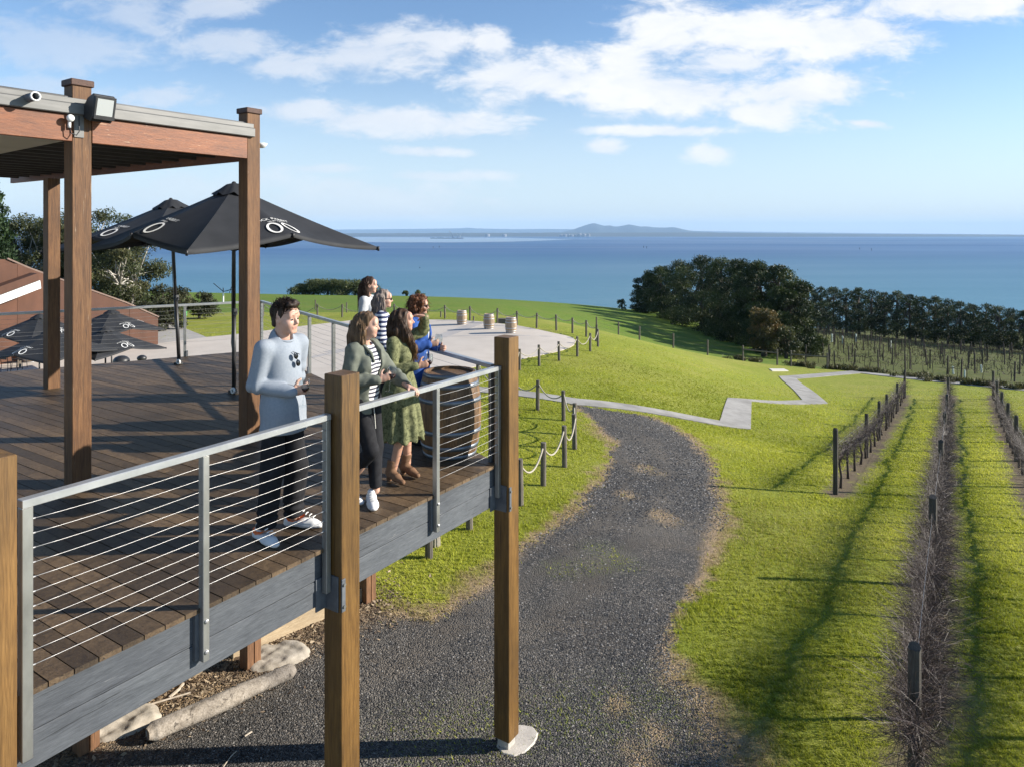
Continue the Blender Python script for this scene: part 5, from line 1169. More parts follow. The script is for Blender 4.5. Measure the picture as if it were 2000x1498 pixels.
rope_fence(far_px, .97, .062, lambda i, n: '%s grey rope post from the right along the far edge of the plaza' % ORD[n-1-i], g1, .17, lambda i, n: 'sagging rope, %s from the right along the far edge of the plaza' % ORD[n-2-i], 'ropes along the far edge of the plaza')
rope_fence(near_px, .95, .062, lambda i, n: '%s grey rope post from the right along the near grass edge of the plaza' % ORD[i], g2, .19, lambda i, n: 'pale sagging rope, %s from the right along the near edge of the plaza' % ORD[i], 'ropes along the near edge of the plaza')
rope_fence(low_px, 1.0, .066, lambda i, n: '%s grey rope post from the lower end of the curve beside the gravel drive' % ORD[n-1-i], g3, .22, lambda i, n: 'sagging rope, %s from the lower end of the curve beside the gravel drive' % ORD[n-2-i], 'ropes curving beside the drive')
for (x, y, h, lb) in ((861, 620, .42, 'short stump of a post standing behind the plaza near the first barrel'), (925, 627, .3, 'short stump standing between the first and second plaza barrels'), (677, 611, .8, 'thin grey post standing alone in the grass behind the far rope line'), (616, 607, .9, 'thin grey field post standing behind the rope line above the man')):
    p = ground(x, y); t = MB().tube([(0, 0, -.1), (0, 0, h)], .05, 8).build('field_stump', M_FPOST, loc=p); tag(t, lb, 'post')
p = ground(981, 632); bx_ = MB().box((0, 0, .16), (.55, .35, .32)).build('timber_block', M_FPOST, loc=p, bevel=.02); tag(bx_, 'small dark block on the ground between the second and third plaza barrels', 'block')
# weathered split stump behind the corner bay
p = ground(852, 1066)
mb = MB()
for k in range(7):
    w = k*.9; mb.tube([(.05*math.cos(w), .05*math.sin(w), -.05), (.045*math.cos(w), .045*math.sin(w), .25), (.09*math.cos(w), .09*math.sin(w), .55+.08*(k % 3))], [.035, .03, .012], 5)
tag(mb.build('split_stump', simple('bleached_wood', (.32, .28, .23), (.5, .45, .38), 9, (6, 6, 1), rough=.9, bmp=.5), loc=p), 'pale split and frayed stump beside the lowest rope post under the deck edge', 'stump')
# barrels
M_OAK = wood('barrel_oak', (.07, .036, .014), (.15, .082, .036), (.225, .135, .066), (3, 3, .7), .3, .6, 5, rnd=.30)
M_OAK2 = wood('pale_oak', (.26, .18, .11), (.36, .26, .165), (.46, .35, .235), (3, 3, .7), .3, .65, 5, rnd=.22)
M_HOOP = simple('hoop_steel', (.36, .36, .37), (.52, .52, .53), 12, rough=.45, metal=.5)
M_HOOP2 = simple('hoop_blue_grey', (.13, .155, .185), (.22, .245, .28), 12, rough=.42, metal=.55)
M_HEADW = wood('barrel_head', (.10, .075, .05), (.17, .13, .095), (.25, .195, .145), (8, 1, 1), .3, .7, 3)
def barrel(label, loc, rm, re, h, mo, mh, group=None, rz=0):
    t = thing('wine_barrel', label, 'barrel', loc, rz, group)
    prof = []
    n = 14
    for i in range(n+1):
        z = h*i/n; q = (2*z/h-1); prof.append((re+(rm-re)*(1-q*q), z))
    rr_ = lambda z: re+(rm-re)*(1-(2*z/h-1)**2)
    full = [(re-.022, .03)]+[(re-.022, 0)]+prof+[(re-.022, h), (re-.022, h-.03)]
    MB().lathe(full, 28, rnd_seg=True).build('staves', mo, t, False)
    mb = MB(); mb.lathe([(.001, h-.032), (re-.018, h-.032), (re-.018, h-.05), (.001, h-.05)], 28, cap=False); mb.build('barrel_head', M_HEADW, t)
    for z, wd in ((.022, .04), (h*.135, .045), (h*.315, .045), (h*.685, .045), (h*.865, .045), (h-.022, .04)):
        a, b = z-wd/2, z+wd/2; MB().lathe([(rr_(a)-.002, a), (rr_(a)+.0045, a), (rr_(b)+.0045, b), (rr_(b)-.002, b)], 36, cap=False).build('hoop', mh, t, True)
    return t
barrel('large oak wine barrel standing on the deck corner behind the wires', Vector((-.66, 7.53, .001)), .335, .272, .865, M_OAK, M_HOOP2, None, 1.0)
for (x, y, lb) in ((902, 634, 'leftmost of three wine barrels on the round plaza'), (955, 642.5, 'middle of three wine barrels on the round plaza'), (998, 650.5, 'rightmost of three plaza barrels, just above the corner post')):
    barrel(lb, ground(x, y, .03), .345, .285, .92, M_OAK2, M_HOOP, 'wine barrels on the plaza', random.uniform(0, 6))
# timbers under the deck
M_SLEEP = wood('sleeper_timber', (.30, .22, .13), (.42, .32, .20), (.52, .42, .28), (1.2, 10, 10), .3, .8, 3, rnd=.1)
def sleeper(a, b, h, lb, w=.07):
    a, b = Vector(a), Vector(b); d = b-a; c = (a+b)/2
    o = MB().box((0, 0, h/2-.05), (d.xy.length, w, h)).build('timber_sleeper', M_SLEEP, loc=(c.x, c.y, (a.z+b.z)/2), rz=math.atan2(d.y, d.x), bevel=.005)
    o.rotation_euler = (0, -math.atan2(d.z, d.xy.length), math.atan2(d.y, d.x)); tag(o, lb, 'sleeper', 'timber sleepers under the deck')
sleeper(ground(160, 1418), ground(405, 1306), .28, 'pale edging timber under the deck, left part below the grey edge boards')
sleeper(ground(452, 1285), ground(716, 1170), .26, 'pale edging timber under the deck running towards the right pier')
lg_ = thing('driftwood_log', 'bleached bare log lying on the ground under the front of the deck', 'log', ground(432, 1385))
a, b = ground(292, 1448), ground(572, 1322); o_ = Vector(lg_.location)
mb = MB(); K, n_ = 44, 18; ax_ = (b-a).normalized(); sd_ = ax_.cross(Vector((0, 0, 1))).normalized(); up_ = sd_.cross(ax_); vs = []; fs = []
for k in range(K+1):
    q = k/K; c = a.lerp(b, q)+Vector((0, 0, .085))
    for j in range(n_):
        w = 2*math.pi*j/n_; p3 = np.array([[q*2.2, math.cos(w)*.35, math.sin(w)*.35]]); rr0 = .108*(1+.10*float(wob(p3, 6, 8)[0])+.07*float(wob(p3*np.array([.35, 1, 1]), 26, 8, 5)[0]))*(1-.12*q)*(1 if 0 < k < K else .55)
        if k in (0, K): c2 = c+ax_*(-.02 if k == 0 else .02)
        else: c2 = c
        vs.append(c2+(sd_*math.cos(w)+up_*math.sin(w)*.85)*rr0-o_)
for k in range(K):
    for j in range(n_): fs.append((k*n_+j, k*n_+(j+1) % n_, (k+1)*n_+(j+1) % n_, (k+1)*n_+j))
fs += [tuple(range(n_)), tuple(range(K*n_, K*n_+n_))]
mb.add(vs, fs); mb.build('log_wood', wood('bleached_log', (.15, .12, .09), (.33, .285, .23), (.52, .46, .39), (2.5, 2.5, 2.5), 1.0, .9, 4, ((.045, .034, .026), (3, 3, 3), 2.0, .58)), lg_, True)
M_FOOT = simple('old_concrete', (.27, .235, .185), (.46, .41, .34), 7, rough=.95, bmp=.6, bscale=30)
i_ = 2
for (x, y, rx, ry, lb) in ((538, 1283, .40, .30, 'rough pale concrete footing beside the second pier under the deck'), (232, 1415, .40, .28, 'rough pale concrete footing by the left pier under the deck')):
    p = ground(x, y); k = 13; poly = [(p.x*0+rx*(1+.2*math.sin(3*w+x))*math.cos(w), ry*(1+.15*math.cos(2*w+y))*math.sin(w), -.06) for w in [2*math.pi*i/k for i in range(k)]]
    sf = SDF((-rx-.15, -ry-.15, -.12), (rx+.15, ry+.15, .2), .012); sf.ell((0, 0, -.02), (rx, ry, .12), .02); sf.ell((rx*.45, -ry*.3, -.02), (rx*.55, ry*.6, .10), .02); sf.cut(lambda q: q[..., 2]-.055-.02*q[..., 0]); sf.fold(.02, lambda q: wob(q, 16, 9, i_)+.5*wob(q, 45, 9, 3)); o = sf.build('concrete_footing', M_FOOT, None); o.location = p; o.rotation_euler = (0, 0, .6); i_ = 7; tag(o, lb, 'footing')
M_TWIG = simple('dry_twig', (.34, .28, .21), (.52, .45, .36), 20, rough=.9)
for (pp_, r_, lb) in (([(205, 1410), (290, 1376), (372, 1352)], .012, 'long thin dry stick lying among the wood chips under the deck'), ([(330, 1362), (350, 1345), (358, 1334)], .016, 'curl of pale bark lying on the wood chips'), ([(436, 1497), (452, 1475), (462, 1466)], .005, 'thin straw stalk on the gravel at the picture bottom'), ([(478, 1437), (492, 1428)], .008, 'small pale chip on the gravel right of the log')):
    q = [ground(x, y, .02) for x, y in pp_]; tag(MB().tube([p-q[0] for p in q], r_, 5).build('stick', M_TWIG, loc=q[0]), lb, 'stick')
# ---------------------------------------------------------------- rusty shed, terrace things
M_RUST = simple('rust_steel', (.066, .025, .012), (.108, .043, .022), 1.6, (1, 1, .45), rough=.75, bmp=.05, detail=8, rnd=.1)
M_RUST2 = simple('rust_trim', (.13, .08, .06), (.18, .12, .09), 3, rough=.7)
sa, sb = ground(309, 674), ground(178, 691); sdir = (sb-sa); sdir.z = 0; sdir.normalize()
snrm = Vector((-sdir.y, sdir.x, 0)); snrm = snrm if snrm.y > 0 else -snrm
def shed_pt(px, py):      # point of the wall plane seen at a pixel
    s = (px-CX)/F; t = (s*sa.y-sa.x)/(sdir.x-s*sdir.y); q = sa+sdir*t; return Vector((q.x, q.y, CAMZ-(py-Y0)/F*q.y))
shed = thing('rusty_shed', 'rust coloured steel building with a sloping wall top and a white angled beam', 'building', (sa.x, sa.y, sa.z))
outl = [shed_pt(309, 676), shed_pt(309, 621.5), shed_pt(246, 593), shed_pt(60, 527), shed_pt(15, 507.5)]
outl += [shed_pt(-120, 507)]; outl += [Vector((outl[-1].x, outl[-1].y, sa.z-.1))]
# panels with fine joints
def shed_top(px): return np.interp(px, [-120, 15, 60, 246, 309], [507, 507.5, 527, 593, 621.5])
xs_ = [309, 253, 178, 107, 34, -120]
for i in range(len(xs_)-1):
    a, b = xs_[i]-.25, xs_[i+1]+.25
    for lo, hi in ((0, .52), (.52, 1)):
        q = []
        for px in (a, b):
            bt = shed_pt(px, 600); z0 = sa.z-.1; z1 = shed_pt(px, float(shed_top(px))).z; q.append((bt, z0+(z1-z0)*lo+(.006 if lo else 0), z0+(z1-z0)*hi-.006))
        mb = MB(); f = [Vector((q[0][0].x, q[0][0].y, q[0][1])), Vector((q[1][0].x, q[1][0].y, q[1][1])), Vector((q[1][0].x, q[1][0].y, q[1][2])), Vector((q[0][0].x, q[0][0].y, q[0][2]))]
        mb.prism(f, snrm*.08); worlds(mb.build('wall_panel', M_RUST), shed)
mb = MB(); mb.prism([p+snrm*.085 for p in outl], snrm*5.5); worlds(mb.build('building_body', M_RUST), shed)
q = [shed_pt(x, y-1) for x, y in ((311, 620.5), (246, 592), (60, 526), (15, 506.5))]
mb = MB(); mb.tube([p+snrm*.05 for p in q], .05, 4); worlds(mb.build('wall_capping', M_RUST2), shed)
q = [p-snrm*.9 for p in (shed_pt(-120, 615), shed_pt(62.5, 547), shed_pt(64.5, 562), shed_pt(-120, 632))]
mb = MB(); mb.prism(q, snrm*.88); worlds(mb.build('white_beam', simple('white_paint', (.78, .78, .76), rough=.5)), shed)
q = [p-snrm*.88 for p in (shed_pt(-120, 596), shed_pt(58, 533), shed_pt(61, 546.5), shed_pt(-120, 613.5))]
mb = MB(); mb.prism(q, snrm*.8); worlds(mb.build('awning_roof', M_RUST), shed)
def terrace_umb(px, apex_y, d, label, rz):
    zb = CAMZ-6.05+.03; base = Vector(((px-CX)/F*d, d, zb)); top = CAMZ-(apex_y-Y0)/F*d-zb-.08
    make_umbrella(label, base, R(rz), 0, 1.5, top-.66, top-.88, top, big=False, group='black umbrellas on the lower terrace')
terrace_umb(218, 603, 30.5, 'black terrace umbrella nearest the shed corner, seen through the rear railing', -30)
terrace_umb(206, 637, 27.5, 'black terrace umbrella lowest in view, in front of the others by the shed', -24)
terrace_umb(77, 612, 28.5, 'black terrace umbrella farthest left against the rusty wall', -20)
terrace_umb(100, 640, 25.5, 'low black terrace umbrella mostly hidden between the roof posts', -14)
zT = CAMZ-6.05+.03
d = 6.05*F/(708-Y0); barrel('wine barrel on the lower terrace beside a dark table', Vector(((60-CX)/F*d, d, zT)), .36, .30, .95, M_OAK2, M_HOOP, None, .4)
M_TBL = wood('table_timber', (.12, .095, .07), (.20, .165, .13), (.28, .235, .19), (6, 1, 1), .3, .75, 3)
d = 6.05*F/(722-Y0); tb = thing('terrace_table', 'timber terrace table at the left picture edge beyond the deck', 'table', ((6-CX)/F*d, d, zT), .7)
MB().box((0, 0, .74), (1.5, .75, .05)).build('tabletop', M_TBL, tb, bevel=.006)
for x in (-.6, .6):
    for y in (-.28, .28): MB().box((x, y, .36), (.09, .09, .71)).build('leg', M_TBL, tb)
def chair(label, px, py, rz):
    d = 6.05*F/(py-Y0); c = thing('terrace_chair', label, 'chair', ((px-CX)/F*d, d, zT), rz, 'dark chairs on the lower terrace')
    MB().box((0, 0, .45), (.42, .42, .03)).build('seat', M_BLK, c, bevel=.01)
    mb = MB(); mb.tube([(-.21, .2, .45), (-.22, .24, .80), (0, .27, .84), (.22, .24, .80), (.21, .2, .45)], .014, 6); mb.build('back_frame', M_BLK, c, True)
    MB().box((0, .245, .68), (.36, .02, .14)).build('backrest', M_BLK, c, bevel=.006)
    for x in (-.19, .19):
        for y in (-.19, .19): MB().tube([(x, y, .44), (x*1.15, y*1.15, 0)], .012, 6).build('leg', M_BLK, c, True)
chair('dark metal chair between the terrace table and the barrel', 38, 722, R(100)); chair('dark metal chair at the near side of the terrace table', 18, 730, R(160)); 
# dark domes of unknown use beyond the rear deck edge, stems added
for (x, y, r_, lb) in ((237, 699.5, .17, 'larger dark rounded dome showing over the rear deck edge'), (277, 696.5, .10, 'smaller dark rounded dome showing over the rear deck edge')):
    d = 4.6*F/(y-Y0); q = P(x, y, 15.5); q.z -= r_*.4
    b_ = MB(); b_.ell((0, 0, 0), (r_, r_, r_*.7), 16, 8); b_.tube([(0, 0, -.1), (0, 0, gz(q.x, q.y)-q.z)], .05, 8); tag(b_.build('dark_dome', M_BLK, smooth=True, loc=q), lb, 'dome')
# sculpture, garden sign
sp_ = thing('weather_vane', 'white post with dark thin metal arms standing in the grass by the near umbrella pole', 'vane', ground(436, 593))
sc_ = sp_.location.y/F
MB().tube([(0, 0, -.1), (0, 0, 21*sc_)], .09, 10).build('post', M_WHT, sp_)
mb = MB(); mb.tube([(-19*sc_, 0, 39*sc_), (0, 0, 23*sc_), (6*sc_, 0, 24*sc_), (16*sc_, 0, 27*sc_)], .045, 5); mb.tube([(0, 0, 20*sc_), (0, 0, 30*sc_)], .05, 5); mb.tube([(12*sc_, 0, 20*sc_), (16*sc_, 0, 32*sc_), (19*sc_, 0, 22*sc_)], .04, 5); mb.build('metal_arms', M_BLK, sp_)
gsn = thing('garden_sign', 'small green box with a white top board beside the shrubs', 'sign', ground(361, 618))
sc_ = gsn.location.y/F
MB().box((0, 0, 5.5*sc_), (6*sc_, .3, 11*sc_)).build('green_box', simple('green_paint', (.06, .30, .08), rough=.5), gsn, bevel=.02)
MB().box((0, .18, 13*sc_), (.1, .1, 26*sc_)).build('post', M_WHT, gsn); MB().box((0, .1, 27*sc_), (8*sc_, .08, 3*sc_)).build('board', M_WHT, gsn)
# ---------------------------------------------------------------- trees
def leaf_mat(name, c1, c2, c3, transl=.25, rough=.6, spec=.3):
    m, nt, b = new_mat(name); a = attr(nt, 'rnd'); c = ramp(nt, a, [(0, c1), (.5, c2), (1, c3)]).outputs[0]
    L(nt, c, b.inputs['Base Color']); b.inputs['Roughness'].default_value = rough; b.inputs['Specular IOR Level'].default_value = spec
    t = N(nt, 'ShaderNodeBsdfTranslucent'); L(nt, c, t.inputs['Color']); mx = N(nt, 'ShaderNodeMixShader'); mx.inputs[0].default_value = transl
    L(nt, b.outputs[0], mx.inputs[1]); L(nt, t.outputs[0], mx.inputs[2]); L(nt, mx.outputs[0], nt.nodes['Material Output'].inputs[0]); return m
M_PINE = leaf_mat('pine_needles', (.012, .022, .007), (.030, .048, .012), (.105, .130, .034), .15, .55)
M_EUC = leaf_mat('eucalypt_leaves', (.035, .048, .022), (.075, .088, .036), (.15, .135, .06), .3, .5)
M_CON = leaf_mat('conifer_leaves', (.012, .028, .010), (.024, .048, .016), (.05, .085, .03), .15)
M_SHRUB = leaf_mat('shrub_leaves', (.028, .034, .018), (.055, .062, .030), (.10, .095, .045), .25)
M_BUSH = leaf_mat('bush_leaves', (.05, .065, .024), (.09, .11, .04), (.15, .16, .06), .25)
M_ORNG = leaf_mat('orange_leaves', (.05, .052, .02), (.10, .085, .03), (.24, .15, .055), .3)
M_BARK = simple('bark', (.05, .038, .028), (.10, .078, .06), 6, (3, 3, .6), rough=.95, bmp=.6)
M_GUM = simple('gum_bark', (.34, .31, .27), (.55, .52, .47), 3, (1, 1, .4), rough=.8)
def clump(rg, centers, radii, n, size, asp=2.2, up=.25, shell=.55, out=.6):
    """leaf quads through ellipsoidal clumps"""
    k = rg.choice(len(centers), n, p=np.array([r[0]*r[1]+.3*r[2]*r[0] for r in radii])/sum(r[0]*r[1]+.3*r[2]*r[0] for r in radii))
    d = rg.normal(size=(n, 3)); d /= np.linalg.norm(d, axis=1)[:, None]
    rr = shell+(1-shell)*rg.random(n)**.6; rr *= 1+.18*rg.normal(size=n)*.6
    c = np.array(centers)[k]+d*rr[:, None]*np.array(radii)[k]
    t = d*out+rg.normal(size=(n, 3))*.7+np.array([0, 0, up]); t /= np.linalg.norm(t, axis=1)[:, None]
    s = np.cross(t, rg.normal(size=(n, 3))); s /= np.linalg.norm(s, axis=1)[:, None]
    ln = size*(.6+.8*rg.random(n))[:, None]; w = ln/asp
    V = np.stack([c-t*ln*.5, c+s*w*.5, c+t*ln*.5, c-s*w*.5], 1).reshape(-1, 3)
    Fq = np.arange(n*4).reshape(n, 4)
    # clump tone varies from clump to clump
    tone = rg.random(len(centers))[k]
    return V, Fq, np.clip(.25*rg.random(n)+.55*tone+.2*rg.random(n), 0, 1)
def crown(name, parts, m, T):
    V = np.concatenate([p[0] for p in parts]); off = np.cumsum([0]+[len(p[0]) for p in parts[:-1]])
    Fq = np.concatenate([p[1]+o for p, o in zip(parts, off)]); r_ = np.concatenate([p[2] for p in parts])
    o = np_mesh(name, V, Fq, m, 4, False, {'rnd': ('FACE', r_)}); o.parent = T; return o
def limbs(rg, base_h, tops, r0, m, T, name='trunk', bend=.12):
    mb = MB(); h = base_h; mb.tube([(0, 0, -.3), (.04, .02, h*.5), (0, 0, h)], [r0*1.15, r0*.9, r0*.75], 8)
    for (x, y, z) in tops:
        a = Vector((0, 0, h*rg.uniform(.75, 1.0))); b = Vector((x, y, z)); md = a.lerp(b, .5)+Vector((rg.normal()*bend, rg.normal()*bend, abs(rg.normal())*bend))*(b-a).length*.5
        mb.tube([a, md, b], [r0*.55, r0*.3, r0*.06], 6)
    return mb.build(name, m, T, True)
def pine(label, p, h, w, seed, n=5200, size=.42, low=.12, group=None, rz=0):
    rg = np.random.default_rng(seed); t = thing('pine_tree', label, 'tree', (p.x, p.y, p.z), rz, group); C_ = []; R_ = []; tops = []
    m_ = 34
    for i in range(m_):
        q = (i+.5)/m_; z = h*(low+(1-low-.04)*q); env = w*(math.sin(math.pi*min(1, .28+.62*q))**.8)*(1-.25*q*q)
        ang = i*2.4+rg.random(); rad = env*rg.uniform(.35, .95) if q < .93 else env*.2
        C_.append((rad*math.cos(ang), rad*math.sin(ang), z)); s = w*rg.uniform(.22, .38)*(1-.35*q); R_.append((s*1.15, s*1.15, s*.62))
        if i % 3 == 0: tops.append((rad*.8*math.cos(ang), rad*.8*math.sin(ang), z))
    crown('crown', [clump(rg, C_, R_, n, size, 3.2, .7, .35, .5)], M_PINE, t); limbs(rg, h*.8, tops, .03*h**.9, M_BARK, t)
    return t
pb = [((1268, 605), 128, 9.0, 3.6), ((1290, 612), 119, 10.5, 4.6), ((1330, 622), 110, 12.0, 5.0), ((1370, 640), 102, 13.6, 5.4), ((1408, 654), 95, 14.2, 5.2), ((1445, 668), 88, 14.2, 5.0), ((1482, 678), 83, 14.0, 4.8), ((1520, 688), 78, 13.6, 4.4), ((1542, 692), 74, 11.0, 3.7)]
for i, ((x, y), d, h, w) in enumerate(pb):
    X = (x-CX)/F*d; p = Vector((X, d, gz(X, d)-.1))
    top_px = [533, 522, 510, 500, 503, 507, 508, 516, 546][i]; h = (CAMZ-(top_px-Y0)/F*d)-p.z
    pine('%s dark pine from the left in the big clump below the hills' % ORD[i].replace('first', 'first'), p, h, w, 40+i, 26000, .27, .04, 'pines in the big dark clump', 0)
protos = []
for i in range(21):
    q = i/20; X = 62+(64-62)*q; 
    px = 1578+ (2075-1578)*q; d = 162-72*q**.8; X = (px-CX)/F*d; p = Vector((X, d, gz(X, d)-.1))
    topy = np.interp(px, [1560, 1590, 1620, 1680, 1730, 1800, 1880, 1960, 2060], [556, 552, 560, 564, 569, 577, 589, 600, 612])+random.uniform(-4, 4)
    h = (CAMZ-(topy-Y0)/F*d)-p.z; w = h*random.uniform(.30, .38)
    lab = '%s pine from the left in the dark row behind the far vineyard' % (ORD[i] if i < 20 else 'last')
    pine(lab, p, h, w*1.12, 80+i, 10000, h*.032, .08, 'pines in the long row behind the far vineyard')
def bushy(name, label, cat, p, h, w, m, seed, n, size, trunk=M_BARK, k=20, group=None, low=.1, asp=2.4, up=0, tall=False, r0=.06, base=.25, depth=None):
    rg = np.random.default_rng(seed); t = thing(name, label, cat, (p.x, p.y, p.z), 0, group); C_ = []; R_ = []; tops = []
    for i in range(k):
        q = rg.random(); z = h*(low+(.95-low)*q); ang = rg.random()*6.28; env = w*(1-.55*max(0, q-.45)/.55)*(.75+.25*math.sin(3*q+seed)); rad = env*math.sqrt(rg.random())*.85
        s = w*rg.uniform(.22, .38); C_.append((rad*math.cos(ang), rad*math.sin(ang)*(depth or 1), min(z, h-s*.7))); R_.append((s, s, s*.75)); tops.append(C_[-1])
    crown('crown', [clump(rg, C_, R_, n, size, asp, up, .4, .4)], m, t); limbs(rg, h*base, tops[:14], r0*h, trunk, t); return t
# orange flowering shrub in front of the pines
X = (1492-CX)/F*70; bushy('flowering_shrub', 'orange tipped leafy shrub growing in front of the dark pines', 'shrub', Vector((X, 70, gz(X, 70))), 4.9, 2.3, M_ORNG, 5, 5200, .26, k=26, low=.25)
X = (1535-CX)/F*69; bushy('leafy_shrub', 'grey green lower shrub right beside the orange tipped one', 'shrub', Vector((X, 69, gz(X, 69))), 3.2, 2.0, M_EUC, 6, 2600, .25, k=16)
# trees on the left
def at_px(px, d): X = (px-CX)/F*d; return Vector((X, d, gz(X, d)))
tr = at_px(-18, 43)
rg = np.random.default_rng(11); t = thing('cypress_tree', 'tall dark green conifer cut by the left picture edge', 'tree', tr); C_ = []; R_ = []; h = (CAMZ-(352-Y0)/F*43)-tr.z
for i in range(46):
    q = (i+.5)/46; ang = i*2.4; env = 1.75*(1-q)**.55; s = .75*(1-.5*q); C_.append((env*.75*math.cos(ang), env*.75*math.sin(ang), h*(.03+.94*q))); R_.append((s, s, s*.9))
crown('crown', [clump(rg, C_, R_, 15000, .24, 2.6, .8, .3, .5)], M_CON, t); limbs(rg, h*.9, [], .2, M_BARK, t)
for (px, d, topy, w, sd_, lb, m) in ((60, 47, 408, 2.6, 21, 'dark leafy gum tree left of the roof posts behind the shed', M_EUC), (118, 50, 420, 2.5, 22, 'gum tree showing between the two roof posts above the shed', M_EUC), (185, 47, 392, 2.7, 23, 'tall gum tree just right of the floodlight post', M_EUC), (240, 45, 425, 2.7, 24, 'wide drooping gum tree with white branches under the umbrellas', M_EUC)):
    p = at_px(px, d); h = (CAMZ-(topy-Y0)/F*d)-p.z
    rg = np.random.default_rng(sd_); t = thing('gum_tree', lb, 'tree', p, 0, 'gum trees behind the rusty shed'); C_ = []; R_ = []; tops = []
    for i in range(48):
        q = .16+.76*rg.random(); ang = rg.random()*6.28; env = w*math.sin(math.pi*min(1, .25+.6*q))**.7; rad = env*math.sqrt(rg.random()); s = rg.uniform(.5, 1.0)
        C_.append((rad*math.cos(ang), rad*math.sin(ang), q*h-.3)); R_.append((s, s, s*.8)); tops.append(C_[-1])
    crown('crown', [clump(rg, C_, R_, 24000, .19, 3.0, -.5, .1, .3)], m, t)
    mb = MB(); 
    for j in range(3):
        ang = j*2.1+rg.random(); f0 = Vector((.15*math.cos(ang), .15*math.sin(ang), -.2)); f1 = Vector((.7*math.cos(ang), .7*math.sin(ang), h*.40)); mb.tube([f0, (f0+f1)/2+Vector((.1, 0, .2)), f1], [.14, .11, .08], 7)
        for q in tops[j::3]:
            b = Vector(q); mb.tube([f1, f1.lerp(b, .5)+Vector((rg.normal()*.15, rg.normal()*.15, .15)), b], [.055, .035, .008], 5)
    mb.build('trunk', M_GUM, t, True)
for i, (px, d, topy, w, lb) in enumerate(((268, 46, 548, 1.5, 'low olive shrub at the shed end below the drooping gum'), (305, 47, 556, 1.5, 'olive shrub behind the leaning umbrella pole'), (345, 49, 562, 1.6, 'dark shrub between the leaning pole and the near pole'), (388, 51, 570, 1.4, 'low shrub at the right end of the hedge clump'), (325, 44.5, 588, 1.2, 'small low shrub at the front of the clump above the side path'), (285, 43.5, 590, 1.2, 'small low shrub next to the sloping end of the shed'))):
    p = at_px(px, d); h = (CAMZ-(topy-Y0)/F*d)-p.z
    bushy('garden_shrub', lb, 'shrub', p, h, w, M_SHRUB, 60+i, 4200, .16, k=22, group='shrubs beside the shed', low=.05, up=.3)
for i, (px, topy, w) in enumerate(((590, 560, 2.4), (612, 551, 2.7), (640, 550, 2.8), (668, 551, 2.8), (694, 552, 2.6), (718, 556, 2.4))):
    d = 121; p = at_px(px, d); h = (CAMZ-(topy-5-Y0)/F*d)-p.z
    bushy('field_bush', '%s rounded bush from the left in the clump on the field crest' % ORD[i], 'bush', p, h, w*1.25, M_BUSH, 90+i, 5200, .26, k=26, group='bushes on the crest of the field', low=.05)
for i, (px, y, w, lb) in enumerate(((792, 582, .8, 'small dark bush on the crest of the field above the women'), (818, 583, 1.0, 'low dark bush on the field crest left of the auburn haired woman'), (1214, 599, 1.6, 'small pale bush at the left foot of the big pine clump'))):
    d = 121; p = at_px(px, d); bushy('crest_bush', lb, 'bush', p, w*1.1, w, M_BUSH, 120+i, 500, .3, k=8, low=.05)
# ---------------------------------------------------------------- wire fence and gates
M_GPOST = simple('grey_post', (.085, .075, .06), (.15, .135, .11), 9, (4, 4, 1), rough=.9, bmp=.3)
for i, p in enumerate(FENCE):
    h = 1.25; o = MB().tube([(0, 0, -.2), (0, 0, h)], .075, 8).build('fence_post', M_GPOST, loc=p)
    tag(o, '%s grey fence post from the left along the wire fence below the pines' % ORD[i], 'post', 'posts of the wire fence below the pines')
for (i, j, lb) in ((5, 6, 'low grey rail barrier left of the gap in the fence'), (7, 8, 'low grey rail barrier right of the gap in the fence')):
    a, b = FENCE[i]+Vector((0, 0, .95)), FENCE[j]+Vector((0, 0, .95)); o = MB().tube([Vector(), b-a], .06, 6).build('fence_rail', M_GPOST, loc=a); tag(o, lb, 'rail')
for k in range(3):
    a = FENCE[0]+Vector((0, 0, .35+.35*k)); o = MB().tube([p+Vector((0, 0, .35+.35*k))-a for p in FENCE[:6]], .006, 4).build('fence_wire', M_GPOST, loc=a)
    tag(o, ('lowest', 'middle', 'topmost')[k]+' wire of the fence running below the pines', 'wire', 'fence wires')
# ---------------------------------------------------------------- far vineyard
va, vb_ = Vector(farp[0]).to_3d(), Vector(farp[1]).to_3d()
rdir = Vector((.80, -.60, 0)); rn = Vector((.60, .80, 0))
M_VPOST = simple('vineyard_post', (.035, .028, .022), (.085, .07, .055), 6, (3, 3, 1), rough=.9)
cand = []
o0 = Vector((30, 53, 0)); rgv = random.Random(5)
rows_ = {}
for i in range(-8, 46):
    for j in range(-24, 26):
        q = o0+rn*(i*2.7+rgv.uniform(-.15, .15))+rdir*(j*5.4+(i*1.9) % 5.4+rgv.uniform(-.7, .7)); x, y = q.x, q.y
        if not inside(VINE_AREA, np.array([x]), np.array([y]))[0]: continue
        px = CX+x/y*F
        if px > 2060 or px < 1555: continue
        # stop in front of the pines
        if y > np.interp(px, [1560, 1620, 1700, 1850, 2060], [150, 140, 122, 102, 84]): continue
        if inside([(p.x, p.y) for p in FENCE[4:]]+[(26, 66), (23, 80)], np.array([x]), np.array([y]))[0]: continue
        cand.append((y, x, i, j)); rows_.setdefault(i, []).append((j, x, y))
cand.sort(); print('vineyard posts', len(cand))
sh_ = [MB().tube([(0, 0, -.2), (lx, 0, h)], .055, 6).mesh('vineyard_post') for lx, h in ((0, 1.5), (.06, 1.4), (-.05, 1.6))]
for me in sh_: me.materials.append(M_VPOST)
